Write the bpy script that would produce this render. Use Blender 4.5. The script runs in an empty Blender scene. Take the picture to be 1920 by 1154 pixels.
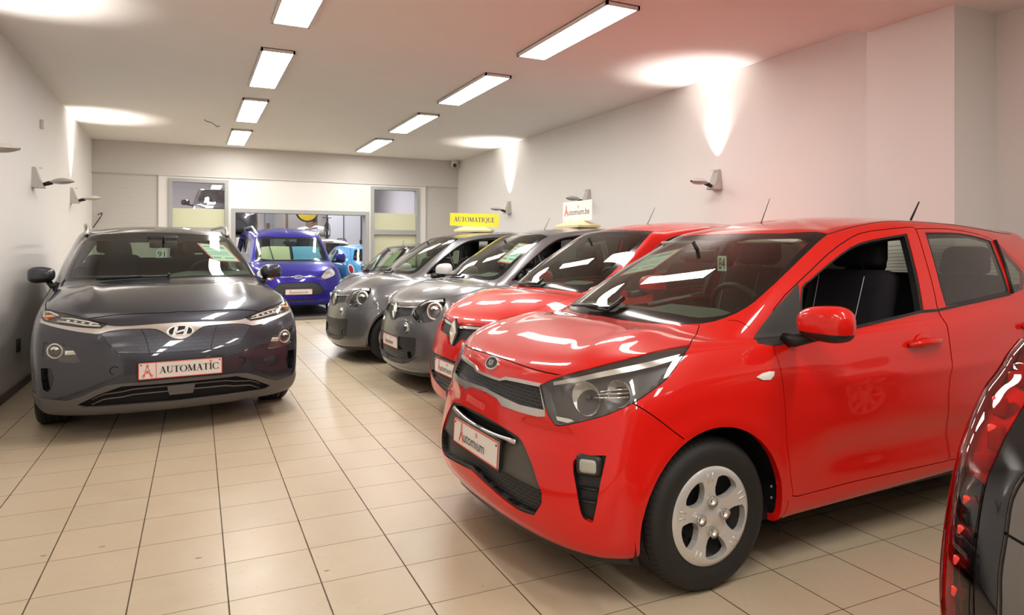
import bpy, bmesh, math, random
import numpy as np
from mathutils import Vector, Matrix
from mathutils.bvhtree import BVHTree
from mathutils.interpolate import poly_3d_calc

random.seed(7)
S = bpy.context.scene
COL = S.collection
R = math.radians

# ------------------------------------------------------------------ camera, world, exposure
cam = bpy.data.cameras.new('camera')
cam.sensor_width = 36.0
cam.lens = 1265.0 / 1920.0 * 36.0
cam.shift_y = -107.0 / 1920.0
cam.clip_start = 0.05
co = bpy.data.objects.new('camera', cam)
co.location = (0, 0, 1.29)
co.rotation_euler = (R(90), 0, -0.4485)
COL.objects.link(co)
S.camera = co

W = bpy.data.worlds.new('world')
S.world = W
W.use_nodes = True
W.node_tree.nodes['Background'].inputs[0].default_value = (0.9, 0.93, 1.0, 1)
W.node_tree.nodes['Background'].inputs[1].default_value = 0.4

S.view_settings.view_transform = 'Standard'
S.view_settings.look = 'None'
S.view_settings.exposure = 0.06
S.view_settings.gamma = 1.0
S.view_settings.use_curve_mapping = False

PANEL_E = 30.0      # ceiling panels
SPOT_W = 110.0      # wall washers
SHOP_E = 95.0       # workshop tubes

# room, metres: x to the right, y into the room, camera above the origin
XL, XR, YB, ZC = -1.41, 5.0, 12.95, 3.12
YN = -6.0

# ------------------------------------------------------------------ materials
MATS = {}
def mat(name, color=(0.8, 0.8, 0.8), rough=0.5, metal=0.0, coat=0.0, emit=0.0, ecol=None, spec=0.5, trans=0.0, ior=1.45, coat_rough=0.03):
    if name in MATS: return MATS[name]
    m = bpy.data.materials.new(name); m.use_nodes = True
    b = m.node_tree.nodes['Principled BSDF']
    b.inputs['Base Color'].default_value = (*color, 1)
    b.inputs['Roughness'].default_value = rough
    b.inputs['Metallic'].default_value = metal
    b.inputs['Coat Weight'].default_value = coat
    b.inputs['Coat Roughness'].default_value = coat_rough
    b.inputs['Specular IOR Level'].default_value = spec
    b.inputs['Transmission Weight'].default_value = trans
    b.inputs['IOR'].default_value = ior
    if emit:
        b.inputs['Emission Color'].default_value = (*(ecol or color), 1)
        b.inputs['Emission Strength'].default_value = emit
    MATS[name] = m
    return m
def bsdf(m): return m.node_tree.nodes['Principled BSDF']
def N(m, t, **kw):
    n = m.node_tree.nodes.new(t)
    for k, v in kw.items(): setattr(n, k, v)
    return n
def L(m, a, b): m.node_tree.links.new(a, b)
def math_node(m, op, a, b=None, c=None):
    n = N(m, 'ShaderNodeMath', operation=op)
    for i, v in enumerate((a, b, c)):
        if v is None: continue
        if isinstance(v, (int, float)): n.inputs[i].default_value = v
        else: L(m, v, n.inputs[i])
    return n.outputs[0]
def mixc(m, f, a, b):
    n = N(m, 'ShaderNodeMix', data_type='RGBA')
    for i, v in ((0, f), (6, a), (7, b)):
        if isinstance(v, (int, float)): n.inputs[i].default_value = v
        elif isinstance(v, tuple): n.inputs[i].default_value = (*v, 1)
        else: L(m, v, n.inputs[i])
    return n.outputs[2]
def noise(m, vec, scale, detail=4, rough=0.6):
    n = N(m, 'ShaderNodeTexNoise'); n.inputs['Scale'].default_value = scale
    n.inputs['Detail'].default_value = detail; n.inputs['Roughness'].default_value = rough
    if vec is not None: L(m, vec, n.inputs['Vector'])
    return n.outputs['Fac']
def bump(m, h, strength=0.3, dist=0.01):
    n = N(m, 'ShaderNodeBump'); n.inputs['Strength'].default_value = strength; n.inputs['Distance'].default_value = dist
    L(m, h, n.inputs['Height']); L(m, n.outputs[0], bsdf(m).inputs['Normal'])
def objco(m): return N(m, 'ShaderNodeTexCoord').outputs['Object']
def ramp(m, fac, p):
    n = N(m, 'ShaderNodeValToRGB'); e = n.color_ramp.elements
    e[0].position, e[0].color = p[0][0], (*p[0][1], 1)
    e[1].position, e[1].color = p[1][0], (*p[1][1], 1)
    for pos, c in p[2:]:
        k = e.new(pos); k.color = (*c, 1)
    L(m, fac, n.inputs[0]); return n.outputs[0]

def glass(name, tint=(0.8, 0.88, 0.84), refl=1.0):
    if name in MATS: return MATS[name]
    m = bpy.data.materials.new(name); m.use_nodes = True
    nt = m.node_tree
    for n in list(nt.nodes):
        if n.type != 'OUTPUT_MATERIAL': nt.nodes.remove(n)
    out = [n for n in nt.nodes if n.type == 'OUTPUT_MATERIAL'][0]
    t = N(m, 'ShaderNodeBsdfTransparent'); t.inputs[0].default_value = (*tint, 1)
    g = N(m, 'ShaderNodeBsdfGlossy'); g.inputs['Roughness'].default_value = 0.01; g.inputs[0].default_value = (refl, refl, refl, 1)
    geo = N(m, 'ShaderNodeNewGeometry')
    fr = N(m, 'ShaderNodeFresnel')
    # same reflectance from both faces of the thin pane
    L(m, math_node(m, 'ADD', math_node(m, 'MULTIPLY', geo.outputs['Backfacing'], 1 / 1.55 - 1.55), 1.55), fr.inputs['IOR'])
    mx = N(m, 'ShaderNodeMixShader'); L(m, math_node(m, 'MULTIPLY', fr.outputs[0], 1.2), mx.inputs[0])
    L(m, t.outputs[0], mx.inputs[1]); L(m, g.outputs[0], mx.inputs[2]); L(m, mx.outputs[0], out.inputs[0])
    MATS[name] = m
    return m
def frosted(name, color, tr=0.55):
    m = mat(name, color, 0.45)
    return m

def wallmat(name, color, bricks=False, var=0.03):
    m = mat(name, color, 0.75, spec=0.2)
    v = objco(m)
    f = noise(m, v, 1.3, 5)
    c = mixc(m, f, tuple(x * (1 - var) for x in color), tuple(min(1, x * (1 + var)) for x in color))
    L(m, c, bsdf(m).inputs['Base Color'])
    if bricks:
        mp = N(m, 'ShaderNodeMapping'); mp.inputs['Rotation'].default_value = (R(90), 0, 0); L(m, v, mp.inputs[0])
        b = N(m, 'ShaderNodeTexBrick'); b.inputs['Scale'].default_value = 1.0
        b.inputs['Brick Width'].default_value = 0.30; b.inputs['Row Height'].default_value = 0.145
        b.inputs['Mortar Size'].default_value = 0.006; b.inputs['Mortar Smooth'].default_value = 0.6
        b.inputs['Color1'].default_value = b.inputs['Color2'].default_value = (1, 1, 1, 1); b.inputs['Mortar'].default_value = (0, 0, 0, 1)
        L(m, mp.outputs[0], b.inputs['Vector'])
        h = math_node(m, 'ADD', math_node(m, 'SUBTRACT', 1.0, b.outputs['Fac']), math_node(m, 'MULTIPLY', noise(m, v, 30), 0.25))
        bump(m, h, 0.35, 0.004)
    else:
        bump(m, noise(m, v, 120, 3), 0.08, 0.002)
    return m

CHIPS = [(-0.548, 3.424, 0.017), (-0.335, 3.418, 0.016), (0.042, 3.118, 0.017), (0.506, 2.77, 0.015), (1.022, 2.383, 0.01), (2.383, 2.383, 0.011)]
def floormat():
    m = mat('beige_stone_tiles', (0.6, 0.48, 0.34), 0.35, spec=0.45)
    sp = N(m, 'ShaderNodeSeparateXYZ'); L(m, objco(m), sp.inputs[0])
    X, Y = sp.outputs[0], sp.outputs[1]
    cd, sd = math.cos(0.0125), math.sin(0.0125)
    u = math_node(m, 'SUBTRACT', math_node(m, 'MULTIPLY', X, cd), math_node(m, 'MULTIPLY', Y, sd))
    w = math_node(m, 'ADD', math_node(m, 'MULTIPLY', Y, cd), math_node(m, 'MULTIPLY', X, sd))
    a, b, x0, y0 = 0.3330, 0.3298, -0.5633, 3.3443
    tu = math_node(m, 'DIVIDE', math_node(m, 'SUBTRACT', u, x0), a)
    tv = math_node(m, 'DIVIDE', math_node(m, 'SUBTRACT', w, y0), b)
    def edge(t, pitch):
        f = math_node(m, 'FRACT', math_node(m, 'ADD', t, 0.5))
        return math_node(m, 'MULTIPLY', math_node(m, 'ABSOLUTE', math_node(m, 'SUBTRACT', f, 0.5)), pitch)
    du, dv = edge(tu, a), edge(tv, b)
    cu = math_node(m, 'FLOOR', tu); cv = math_node(m, 'FLOOR', tv)
    cb = N(m, 'ShaderNodeCombineXYZ'); L(m, cu, cb.inputs[0]); L(m, cv, cb.inputs[1])
    wn = N(m, 'ShaderNodeTexWhiteNoise', noise_dimensions='2D'); L(m, cb.outputs[0], wn.inputs['Vector'])
    # mottled travertine look, shifted per tile
    vm = N(m, 'ShaderNodeVectorMath', operation='MULTIPLY_ADD'); L(m, wn.outputs['Color'], vm.inputs[0]); vm.inputs[1].default_value = (7, 7, 7); L(m, objco(m), vm.inputs[2])
    n1 = noise(m, vm.outputs[0], 5.0, 8, 0.65)
    n2 = noise(m, vm.outputs[0], 38.0, 6, 0.7)
    c = mixc(m, n1, (0.44, 0.365, 0.248), (0.56, 0.48, 0.355))
    c = mixc(m, math_node(m, 'MULTIPLY', math_node(m, 'GREATER_THAN', n2, 0.6), 0.35), c, (0.45, 0.34, 0.22))
    c = mixc(m, math_node(m, 'MULTIPLY', wn.outputs['Value'], 0.25), c, (0.60, 0.46, 0.31))
    # worn specks along the traffic lane
    n3 = noise(m, objco(m), 55, 5, 0.75); n4 = noise(m, objco(m), 1.1, 3)
    sp_ = math_node(m, 'MULTIPLY', math_node(m, 'GREATER_THAN', n3, 0.64), math_node(m, 'MULTIPLY', math_node(m, 'GREATER_THAN', n4, 0.5), 0.35))
    c = mixc(m, sp_, c, (0.2, 0.15, 0.09))
    gw = math_node(m, 'ADD', 0.0014, math_node(m, 'MULTIPLY', noise(m, objco(m), 9, 3), 0.0016))
    gu = math_node(m, 'LESS_THAN', du, math_node(m, 'MULTIPLY', gw, 1.25)); gv = math_node(m, 'LESS_THAN', dv, math_node(m, 'MULTIPLY', gw, 0.8))
    g = math_node(m, 'MAXIMUM', gu, gv)
    c = mixc(m, g, c, (0.085, 0.055, 0.03))
    nz = math_node(m, 'MULTIPLY', noise(m, objco(m), 60, 3), 0.012)
    for (px, py, r) in CHIPS:
        dx = math_node(m, 'MULTIPLY', math_node(m, 'SUBTRACT', X, px), 0.8); dy = math_node(m, 'MULTIPLY', math_node(m, 'SUBTRACT', Y, py), 1.5)
        dd = math_node(m, 'SQRT', math_node(m, 'ADD', math_node(m, 'MULTIPLY', dx, dx), math_node(m, 'MULTIPLY', dy, dy)))
        c = mixc(m, math_node(m, 'MULTIPLY', math_node(m, 'LESS_THAN', math_node(m, 'ADD', dd, nz), r), 0.8), c, (0.16, 0.11, 0.05))
    L(m, c, bsdf(m).inputs['Base Color'])
    L(m, math_node(m, 'ADD', math_node(m, 'MULTIPLY', n1, 0.18), math_node(m, 'ADD', 0.24, math_node(m, 'MULTIPLY', g, 0.4))), bsdf(m).inputs['Roughness'])
    bump(m, math_node(m, 'SUBTRACT', math_node(m, 'MULTIPLY', n2, 0.08), g), 0.25, 0.002)
    return m

def paint(name, color, metal=0.0, rough=0.35, flake=False):
    m = mat(name, color, rough, metal, coat=1.0, spec=0.15)
    bsdf(m).inputs['Coat IOR'].default_value = 1.45
    if flake:
        v = objco(m)
        f = noise(m, v, 900, 1)
        L(m, mixc(m, f, tuple(c * 0.75 for c in color), tuple(min(1, c * 1.25) for c in color)), bsdf(m).inputs['Base Color'])
    return m
def meshgrille(name, w=0.03, h=0.012, dark=(0.004, 0.004, 0.005), light=(0.035, 0.035, 0.038), mortar=0.0028):
    m = mat(name, dark, 0.4)
    sp = N(m, 'ShaderNodeSeparateXYZ'); L(m, objco(m), sp.inputs[0])
    cb = N(m, 'ShaderNodeCombineXYZ'); L(m, sp.outputs[1], cb.inputs[0]); L(m, sp.outputs[2], cb.inputs[1])
    b = N(m, 'ShaderNodeTexBrick'); b.inputs['Scale'].default_value = 1.0
    b.inputs['Brick Width'].default_value = w; b.inputs['Row Height'].default_value = h
    b.inputs['Mortar Size'].default_value = mortar; b.inputs['Mortar Smooth'].default_value = 0.2
    b.inputs['Color1'].default_value = b.inputs['Color2'].default_value = (*dark, 1); b.inputs['Mortar'].default_value = (*light, 1)
    L(m, cb.outputs[0], b.inputs['Vector']); L(m, b.outputs['Color'], bsdf(m).inputs['Base Color'])
    bump(m, b.outputs['Fac'], 0.8, 0.006)
    return m

M = {}
def make_mats():
    M['wall'] = wallmat('warm_white_plaster', (0.82, 0.80, 0.775))
    M['brickwall'] = wallmat('painted_brick', (0.60, 0.575, 0.545), True)
    M['ceiling'] = wallmat('ceiling_plaster', (0.90, 0.875, 0.83))
    M['pillar'] = wallmat('pillar_plaster', (0.82, 0.795, 0.77))
    M['floor'] = floormat()
    M['base'] = mat('brown_baseboard', (0.10, 0.075, 0.055), 0.5)
    M['frame'] = mat('grey_painted_steel', (0.40, 0.41, 0.40), 0.45)
    M['frost_hi'] = mat('clear_upper_pane', (0.62, 0.62, 0.68), 0.12, emit=0.35, ecol=(0.8, 0.8, 0.88))
    M['frost_lo'] = mat('frosted_lower_pane', (0.66, 0.65, 0.52), 0.35, emit=0.22, ecol=(0.85, 0.83, 0.66))
    M['panel'] = mat('lit_diffuser', (1, 1, 1), 0.5, emit=PANEL_E, ecol=(1.0, 0.955, 0.90))
    M['shoplight'] = mat('lit_tube', (1, 1, 1), 0.5, emit=SHOP_E, ecol=(0.95, 0.97, 1.0))
    M['panelrim'] = mat('white_lamp_rim', (0.75, 0.74, 0.72), 0.4)
    M['lampgrey'] = mat('grey_lamp_metal', (0.50, 0.48, 0.45), 0.4, 0.1)
    M['lampglow'] = mat('lamp_glass', (0.8, 0.8, 0.78), 0.2)
    M['black'] = mat('black_plastic', (0.012, 0.012, 0.013), 0.42)
    M['gloss_black'] = mat('gloss_black', (0.006, 0.006, 0.007), 0.06, coat=0.5)
    M['charcoal'] = mat('charcoal_plastic', (0.028, 0.027, 0.026), 0.45)
    M['cladding'] = mat('grey_cladding', (0.105, 0.10, 0.096), 0.42)
    M['gap'] = mat('panel_gap_black', (0.004, 0.004, 0.004), 0.8)
    M['rubber'] = mat('tyre_rubber', (0.018, 0.017, 0.016), 0.6)
    v = objco(M['rubber'])
    M['chrome'] = mat('chrome', (0.82, 0.82, 0.82), 0.07, 1.0)
    M['satin'] = mat('satin_silver', (0.62, 0.60, 0.57), 0.28, 1.0)
    M['hub'] = mat('silver_wheel_paint', (0.72, 0.70, 0.67), 0.30, 0.45, coat=0.4)
    M['steel'] = mat('dark_steel', (0.03, 0.03, 0.032), 0.45, 0.4)
    M['bronze'] = mat('bronze_grey_plastic', (0.085, 0.078, 0.066), 0.5)
    M['glass'] = glass('window_glass', (0.62, 0.77, 0.67))
    M['tint'] = glass('tinted_glass', (0.52, 0.56, 0.52))
    M['lens'] = glass('clear_lens', (0.92, 0.93, 0.93))
    M['refl'] = mat('reflector', (0.92, 0.90, 0.85), 0.26, 0.6)
    M['housing'] = mat('lamp_housing', (0.10, 0.098, 0.095), 0.35)
    M['amber'] = mat('amber_lens', (0.85, 0.28, 0.05), 0.15, coat=0.6)
    M['clearlens'] = mat('clear_lens_solid', (0.80, 0.79, 0.75), 0.12, coat=0.5)
    M['foglens'] = mat('fog_lens_solid', (0.40, 0.39, 0.34), 0.15, coat=0.6)
    M['projector'] = mat('projector_lens', (0.05, 0.05, 0.055), 0.05, coat=1.0)
    M['badge'] = mat('badge_chrome', (0.85, 0.85, 0.85), 0.22, 0.85)
    M['frit'] = mat('black_glass_border', (0.012, 0.012, 0.012), 0.12)
    M['seat'] = mat('dark_seat_fabric', (0.012, 0.010, 0.013), 0.85, spec=0.2)
    M['stitch'] = mat('pale_stitching', (0.45, 0.43, 0.45), 0.8)
    M['trim'] = mat('dark_cabin_trim', (0.020, 0.020, 0.020), 0.65)
    M['dash'] = mat('dashboard_grey', (0.10, 0.105, 0.10), 0.6)
    M['headliner'] = mat('light_headliner', (0.48, 0.46, 0.41), 0.9, spec=0.1)
    M['white'] = mat('plate_white', (0.82, 0.79, 0.76), 0.35)
    M['paper'] = mat('white_paper', (0.80, 0.86, 0.83), 0.6)
    M['print'] = mat('faded_print', (0.28, 0.36, 0.36), 0.6)
    M['ink'] = mat('black_ink', (0.03, 0.028, 0.03), 0.5)
    M['redink'] = mat('red_ink', (0.80, 0.10, 0.06), 0.45)
    M['blueink'] = mat('navy_ink', (0.07, 0.06, 0.22), 0.5)
    M['yellow'] = mat('yellow_card', (0.86, 0.80, 0.05), 0.5)
    M['cream'] = mat('cream_plastic', (0.84, 0.72, 0.40), 0.4)
    M['red'] = paint('red_car_paint', (0.66, 0.009, 0.005), 0.0, 0.36)
    M['slate'] = paint('slate_car_paint', (0.052, 0.056, 0.070), 0.6, 0.32, True)
    M['grey'] = paint('grey_car_paint', (0.165, 0.165, 0.172), 0.55, 0.32, True)
    M['blue'] = paint('blue_car_paint', (0.028, 0.020, 0.27), 0.35, 0.3)
    M['sky'] = paint('light_blue_car_paint', (0.10, 0.33, 0.58), 0.0, 0.3)
    M['wpaint'] = paint('white_car_paint', (0.72, 0.71, 0.70), 0.0, 0.3)
    M['darkpaint'] = paint('dark_car_paint', (0.055, 0.05, 0.052), 0.4, 0.3)
    M['taupe'] = paint('taupe_car_paint', (0.13, 0.115, 0.105), 0.4, 0.3)
    M['taillamp'] = mat('red_lamp_lens', (0.42, 0.006, 0.012), 0.04, coat=1.0)
    M['taildark'] = mat('smoked_red_lens', (0.10, 0.012, 0.012), 0.05, coat=1.0)
    M['tailbright'] = mat('bright_red_reflector', (0.75, 0.03, 0.02), 0.2, coat=1.0)
    M['mesh_brick'] = meshgrille('grille_mesh', 0.034, 0.013)
    M['mesh_hex'] = meshgrille('honeycomb_mesh', 0.016, 0.014, mortar=0.003)
    M['mesh_bar'] = meshgrille('slatted_grille', 5.0, 0.026, light=(0.07, 0.07, 0.07), mortar=0.008)
    M['wool'] = mat('grey_metal_parts', (0.30, 0.30, 0.32), 0.4, 0.5)
    M['card'] = mat('pale_carton', (0.72, 0.66, 0.58), 0.8)
    M['sack'] = mat('white_plastic_sack', (0.80, 0.76, 0.74), 0.5)
    M['door'] = mat('grey_metal_door', (0.50, 0.50, 0.54), 0.4)
    M['workwall'] = wallmat('workshop_wall', (0.72, 0.68, 0.66))
    M['workfloor'] = mat('workshop_floor', (0.28, 0.25, 0.21), 0.5)
    M['brown'] = mat('brown_board', (0.16, 0.10, 0.07), 0.7)
    M['cloth'] = mat('blue_grey_cloth', (0.08, 0.08, 0.16), 0.9)
    M['yel2'] = mat('yellow_reel', (0.75, 0.50, 0.03), 0.4)
    M['green'] = mat('green_plastic', (0.10, 0.42, 0.22), 0.5)
    M['tread'] = M['rubber']

make_mats()
# ------------------------------------------------------------------ objects and tags
def tag(o, label=None, cat=None, group=None, kind=None):
    for k, v in (('label', label), ('category', cat), ('group', group), ('kind', kind)):
        if v: o[k] = v
    return o
def empty(name, loc=(0, 0, 0), rz=0.0, label=None, cat=None, group=None):
    o = bpy.data.objects.new(name, None); o.location = loc; o.rotation_euler = (0, 0, rz); o.empty_display_size = 0.2
    COL.objects.link(o)
    return tag(o, label, cat, group)

class MB:
    """collects polygons, links them as one mesh object"""
    def __init__(s): s.v = []; s.f = []; s.mi = []; s.sm = []; s.T = Matrix.Identity(4)
    def add(s, V, F, mi=0, smooth=False):
        n = len(s.v)
        s.v += [tuple(s.T @ Vector(p)) for p in V]
        for f in F:
            s.f.append([i + n for i in f]); s.mi.append(mi); s.sm.append(smooth)
        return s
    def box(s, x0, x1, y0, y1, z0, z1, mi=0):
        V = [(x, y, z) for x in (x0, x1) for y in (y0, y1) for z in (z0, z1)]
        F = [(0, 1, 3, 2), (4, 6, 7, 5), (0, 4, 5, 1), (2, 3, 7, 6), (0, 2, 6, 4), (1, 5, 7, 3)]
        return s.add(V, F, mi)
    def rbox(s, c, size, r=0.02, seg=2, mi=0, shape=None):
        bm = bmesh.new(); bmesh.ops.create_cube(bm, size=1.0)
        for v in bm.verts: v.co = Vector((v.co.x * size[0], v.co.y * size[1], v.co.z * size[2]))
        if shape: shape(bm)
        bmesh.ops.bevel(bm, geom=list(bm.edges), offset=r, segments=seg, profile=0.5, affect='EDGES', clamp_overlap=True)
        bm.verts.index_update()
        V = [v.co + Vector(c) for v in bm.verts]; F = [[v.index for v in f.verts] for f in bm.faces]
        bm.free()
        return s.add(V, F, mi, True)
    def lathe(s, prof, seg=32, axis='y', c=(0, 0, 0), mi=0, smooth=True, a0=0.0, a1=2 * math.pi):
        # prof: (radius, along axis)
        V = []; F = []; full = abs(a1 - a0 - 2 * math.pi) < 1e-6; n = seg if full else seg + 1
        for i in range(n):
            a = a0 + (a1 - a0) * i / seg; ca, sa = math.cos(a), math.sin(a)
            for r, h in prof:
                p = {'y': (r * ca, h, r * sa), 'x': (h, r * ca, r * sa), 'z': (r * ca, r * sa, h)}[axis]
                V.append((p[0] + c[0], p[1] + c[1], p[2] + c[2]))
        k = len(prof)
        for i in range(seg):
            j = (i + 1) % n
            for q in range(k - 1): F.append((i * k + q, i * k + q + 1, j * k + q + 1, j * k + q))
        return s.add(V, F, mi, smooth)
    def tube(s, P, r, seg=8, mi=0, caps=True):
        P = [Vector(p) for p in P]; V = []; F = []
        rs = r if isinstance(r, (list, tuple)) else [r] * len(P)
        for i, p in enumerate(P):
            t = (P[min(i + 1, len(P) - 1)] - P[max(i - 1, 0)]).normalized()
            u = t.cross(Vector((0, 0, 1)) if abs(t.z) < 0.9 else Vector((1, 0, 0))).normalized(); w = t.cross(u)
            for k in range(seg):
                a = 2 * math.pi * k / seg; V.append(p + (u * math.cos(a) + w * math.sin(a)) * rs[i])
        for i in range(len(P) - 1):
            for k in range(seg): F.append((i * seg + k, i * seg + (k + 1) % seg, (i + 1) * seg + (k + 1) % seg, (i + 1) * seg + k))
        if caps: F += [list(range(seg))[::-1], [(len(P) - 1) * seg + k for k in range(seg)]]
        return s.add(V, F, mi, True)
    def prism(s, P2, h0, h1, fr=None, mi=0):
        # polygon (u,v) extruded along w between h0 and h1 in frame matrix fr (columns u,v,w)
        fr = fr or Matrix.Identity(4); n = len(P2)
        V = [fr @ Vector((u, v, h0)) for u, v in P2] + [fr @ Vector((u, v, h1)) for u, v in P2]
        F = [list(range(n))[::-1], [n + i for i in range(n)]] + [(i, (i + 1) % n, n + (i + 1) % n, n + i) for i in range(n)]
        return s.add(V, F, mi)
    def sphere(s, c, r, su=16, sv=10, mi=0, pw=1.0):
        V = []; F = []
        def sg(x): return math.copysign(abs(x) ** pw, x)
        for i in range(sv + 1):
            a = -math.pi / 2 + math.pi * i / sv
            for k in range(su):
                b = 2 * math.pi * k / su
                V.append((c[0] + r[0] * sg(math.cos(a)) * sg(math.cos(b)), c[1] + r[1] * sg(math.cos(a)) * sg(math.sin(b)), c[2] + r[2] * sg(math.sin(a))))
        for i in range(sv):
            for k in range(su): F.append((i * su + k, i * su + (k + 1) % su, (i + 1) * su + (k + 1) % su, (i + 1) * su + k))
        return s.add(V, F, mi, True)
    def build(s, name, mats, parent=None, kind=None, loc=None, rz=0.0):
        me = bpy.data.meshes.new(name); me.from_pydata([tuple(v) for v in s.v], [], s.f)
        for m in (mats if isinstance(mats, (list, tuple)) else [mats]): me.materials.append(M[m] if isinstance(m, str) else m)
        me.polygons.foreach_set('material_index', s.mi); me.polygons.foreach_set('use_smooth', s.sm); me.update()
        o = bpy.data.objects.new(name, me); COL.objects.link(o)
        if parent: o.parent = parent
        if loc: o.location = loc; o.rotation_euler = (0, 0, rz)
        if kind: o['kind'] = kind
        return o

def frame(o, u, v):
    u = Vector(u).normalized(); v = Vector(v); v = (v - u * v.dot(u)).normalized(); w = u.cross(v)
    m = Matrix.Identity(4)
    for i in range(3): m[i][0], m[i][1], m[i][2], m[i][3] = u[i], v[i], w[i], o[i]
    return m

# ------------------------------------------------------------------ lettering (flat shapes in u,v)
_TXT = {}
def text2d(s, size=1.0, sx=1.0, bold=0.0):
    k = (s, bold)
    if k not in _TXT:
        cu = bpy.data.curves.new('t', 'FONT'); cu.body = s; cu.size = 1.0; cu.offset = bold; cu.resolution_u = 3
        ob = bpy.data.objects.new('t', cu); me = bpy.data.meshes.new_from_object(ob)
        V = np.array([v.co[:2] for v in me.vertices]); F = [list(p.vertices) for p in me.polygons]
        V[:, 0] -= V[:, 0].min(); _TXT[k] = (V, F)
        bpy.data.objects.remove(ob); bpy.data.meshes.remove(me); bpy.data.curves.remove(cu)
    V, F = _TXT[k]
    return V * [size * sx, size], F
def put2d(mb, V, F, fr, w=0.001, mi=0, du=0, dv=0):
    V = [(x + du, y + dv) for x, y in V]
    up = fr.to_3x3() @ Vector((0, 0, 1))
    mb.add([fr @ Vector((x, y, w)) for x, y in V], F, mi)
def seg2d(a, b, w0, w1=None):
    w1 = w0 if w1 is None else w1
    a = np.array(a, float); b = np.array(b, float); d = b - a; n = np.array([-d[1], d[0]]) / (np.linalg.norm(d) + 1e-9) / 2
    return [tuple(a - n * w0), tuple(b - n * w1), tuple(b + n * w1), tuple(a + n * w0)]
def ring2d(c, rx, ry, w, wx=None, a0=0, a1=360, n=24):
    Q = []
    wx = w if wx is None else wx
    for i in range(n):
        t0, t1 = R(a0 + (a1 - a0) * i / n), R(a0 + (a1 - a0) * (i + 1) / n)
        p = []
        for t, k in ((t0, 0), (t1, 0), (t1, 1), (t0, 1)):
            ww = (w * math.sin(t) ** 2 + wx * math.cos(t) ** 2) / 2 * (1 if k else -1)
            p.append((c[0] + (rx + ww) * math.cos(t), c[1] + (ry + ww) * math.sin(t)))
        Q.append(p)
    return Q
def serif(word, h, track=0.1):
    """high-contrast serif capitals as quads; cap height h"""
    T, t, sf = 0.18, 0.055, 0.06
    def bar(x, y, w): return [(x - w / 2, y), (x + w / 2, y), (x + w / 2, y + sf), (x - w / 2, y + sf)]
    G = {
        'A': (0.80, [seg2d((0.14, 0), (0.40, 1), t), seg2d((0.66, 0), (0.40, 1), T), seg2d((0.22, 0.34), (0.58, 0.34), t), bar(0.13, 0, 0.24), bar(0.68, 0, 0.28)]),
        'U': (0.80, [seg2d((0.18, 1), (0.18, 0.3), T), seg2d((0.64, 1), (0.64, 0.3), t), bar(0.18, 0.95, 0.28), bar(0.64, 0.95, 0.24)] + ring2d((0.41, 0.3), 0.23, 0.27, t * 1.6, T * .7, 180, 360, 10)),
        'T': (0.74, [seg2d((0.37, 0), (0.37, 1), T), seg2d((0.04, 0.97), (0.70, 0.97), 0.06), bar(0.37, 0, 0.30), seg2d((0.05, 0.76), (0.05, 1), 0.04), seg2d((0.69, 0.76), (0.69, 1), 0.04)]),
        'O': (0.88, ring2d((0.44, 0.5), 0.36, 0.49, t, T)),
        'Q': (0.88, ring2d((0.44, 0.5), 0.36, 0.49, t, T) + [seg2d((0.42, 0.08), (0.78, -0.2), 0.08, 0.12)]),
        'M': (1.02, [seg2d((0.16, 0), (0.16, 1), t), seg2d((0.84, 0), (0.84, 1), T), seg2d((0.18, 1), (0.50, 0.05), T), seg2d((0.50, 0.05), (0.82, 1), t), bar(0.15, 0, 0.24), bar(0.85, 0, 0.28), bar(0.15, .95, 0.2), bar(0.86, .95, 0.24)]),
        'I': (0.40, [seg2d((0.20, 0), (0.20, 1), T), bar(0.2, 0, 0.30), bar(0.2, 0.95, 0.30)]),
        'C': (0.80, ring2d((0.44, 0.5), 0.36, 0.49, t, T, 42, 318, 20) + [seg2d((0.71, 0.66), (0.71, 0.96), 0.05), seg2d((0.71, 0.04), (0.71, 0.30), 0.04)]),
        'E': (0.70, [seg2d((0.18, 0), (0.18, 1), T), seg2d((0.05, 0.97), (0.62, 0.97), 0.06), seg2d((0.05, 0.03), (0.64, 0.03), 0.06), seg2d((0.2, 0.52), (0.48, 0.52), 0.05), seg2d((0.61, 0.74), (0.61, 1), 0.04), seg2d((0.63, 0), (0.63, 0.28), 0.04)]),
    }
    Q = []; x = 0; marks = {}
    for i, c in enumerate(word):
        w, q = G[c]; marks[i] = (x + w / 2) * h
        for p in q: Q.append([((a + x) * h, b * h) for a, b in p])
        x += w + track - 0.1
    return Q, x * h, marks
def addquads(mb, Q, fr, w, mi=0, du=0, dv=0, sx=1.0):
    for q in Q: mb.add([fr @ Vector((a * sx + du, b + dv, w)) for a, b in q], [list(range(len(q)))], mi)
def lattice_a(h, node=0.085, bar=0.05, fill=False):
    """red A drawn as rods and ring nodes, apex up, height h"""
    P = dict(t=(0.36, 0.90), l=(0.08, 0.10), r=(0.64, 0.10), m=(0.36, 0.42), ml=(0.21, 0.48), mr=(0.51, 0.48))
    Q = []
    for a, b in (('t', 'l'), ('t', 'r'), ('l', 'm'), ('r', 'm')):
        Q.append(seg2d(P[a], P[b], bar))
    for k in ('t', 'l', 'r', 'm'): Q += ring2d(P[k], node, node, 0.045, n=14)
    return [[(x * h, y * h) for x, y in q] for q in Q]

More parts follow.
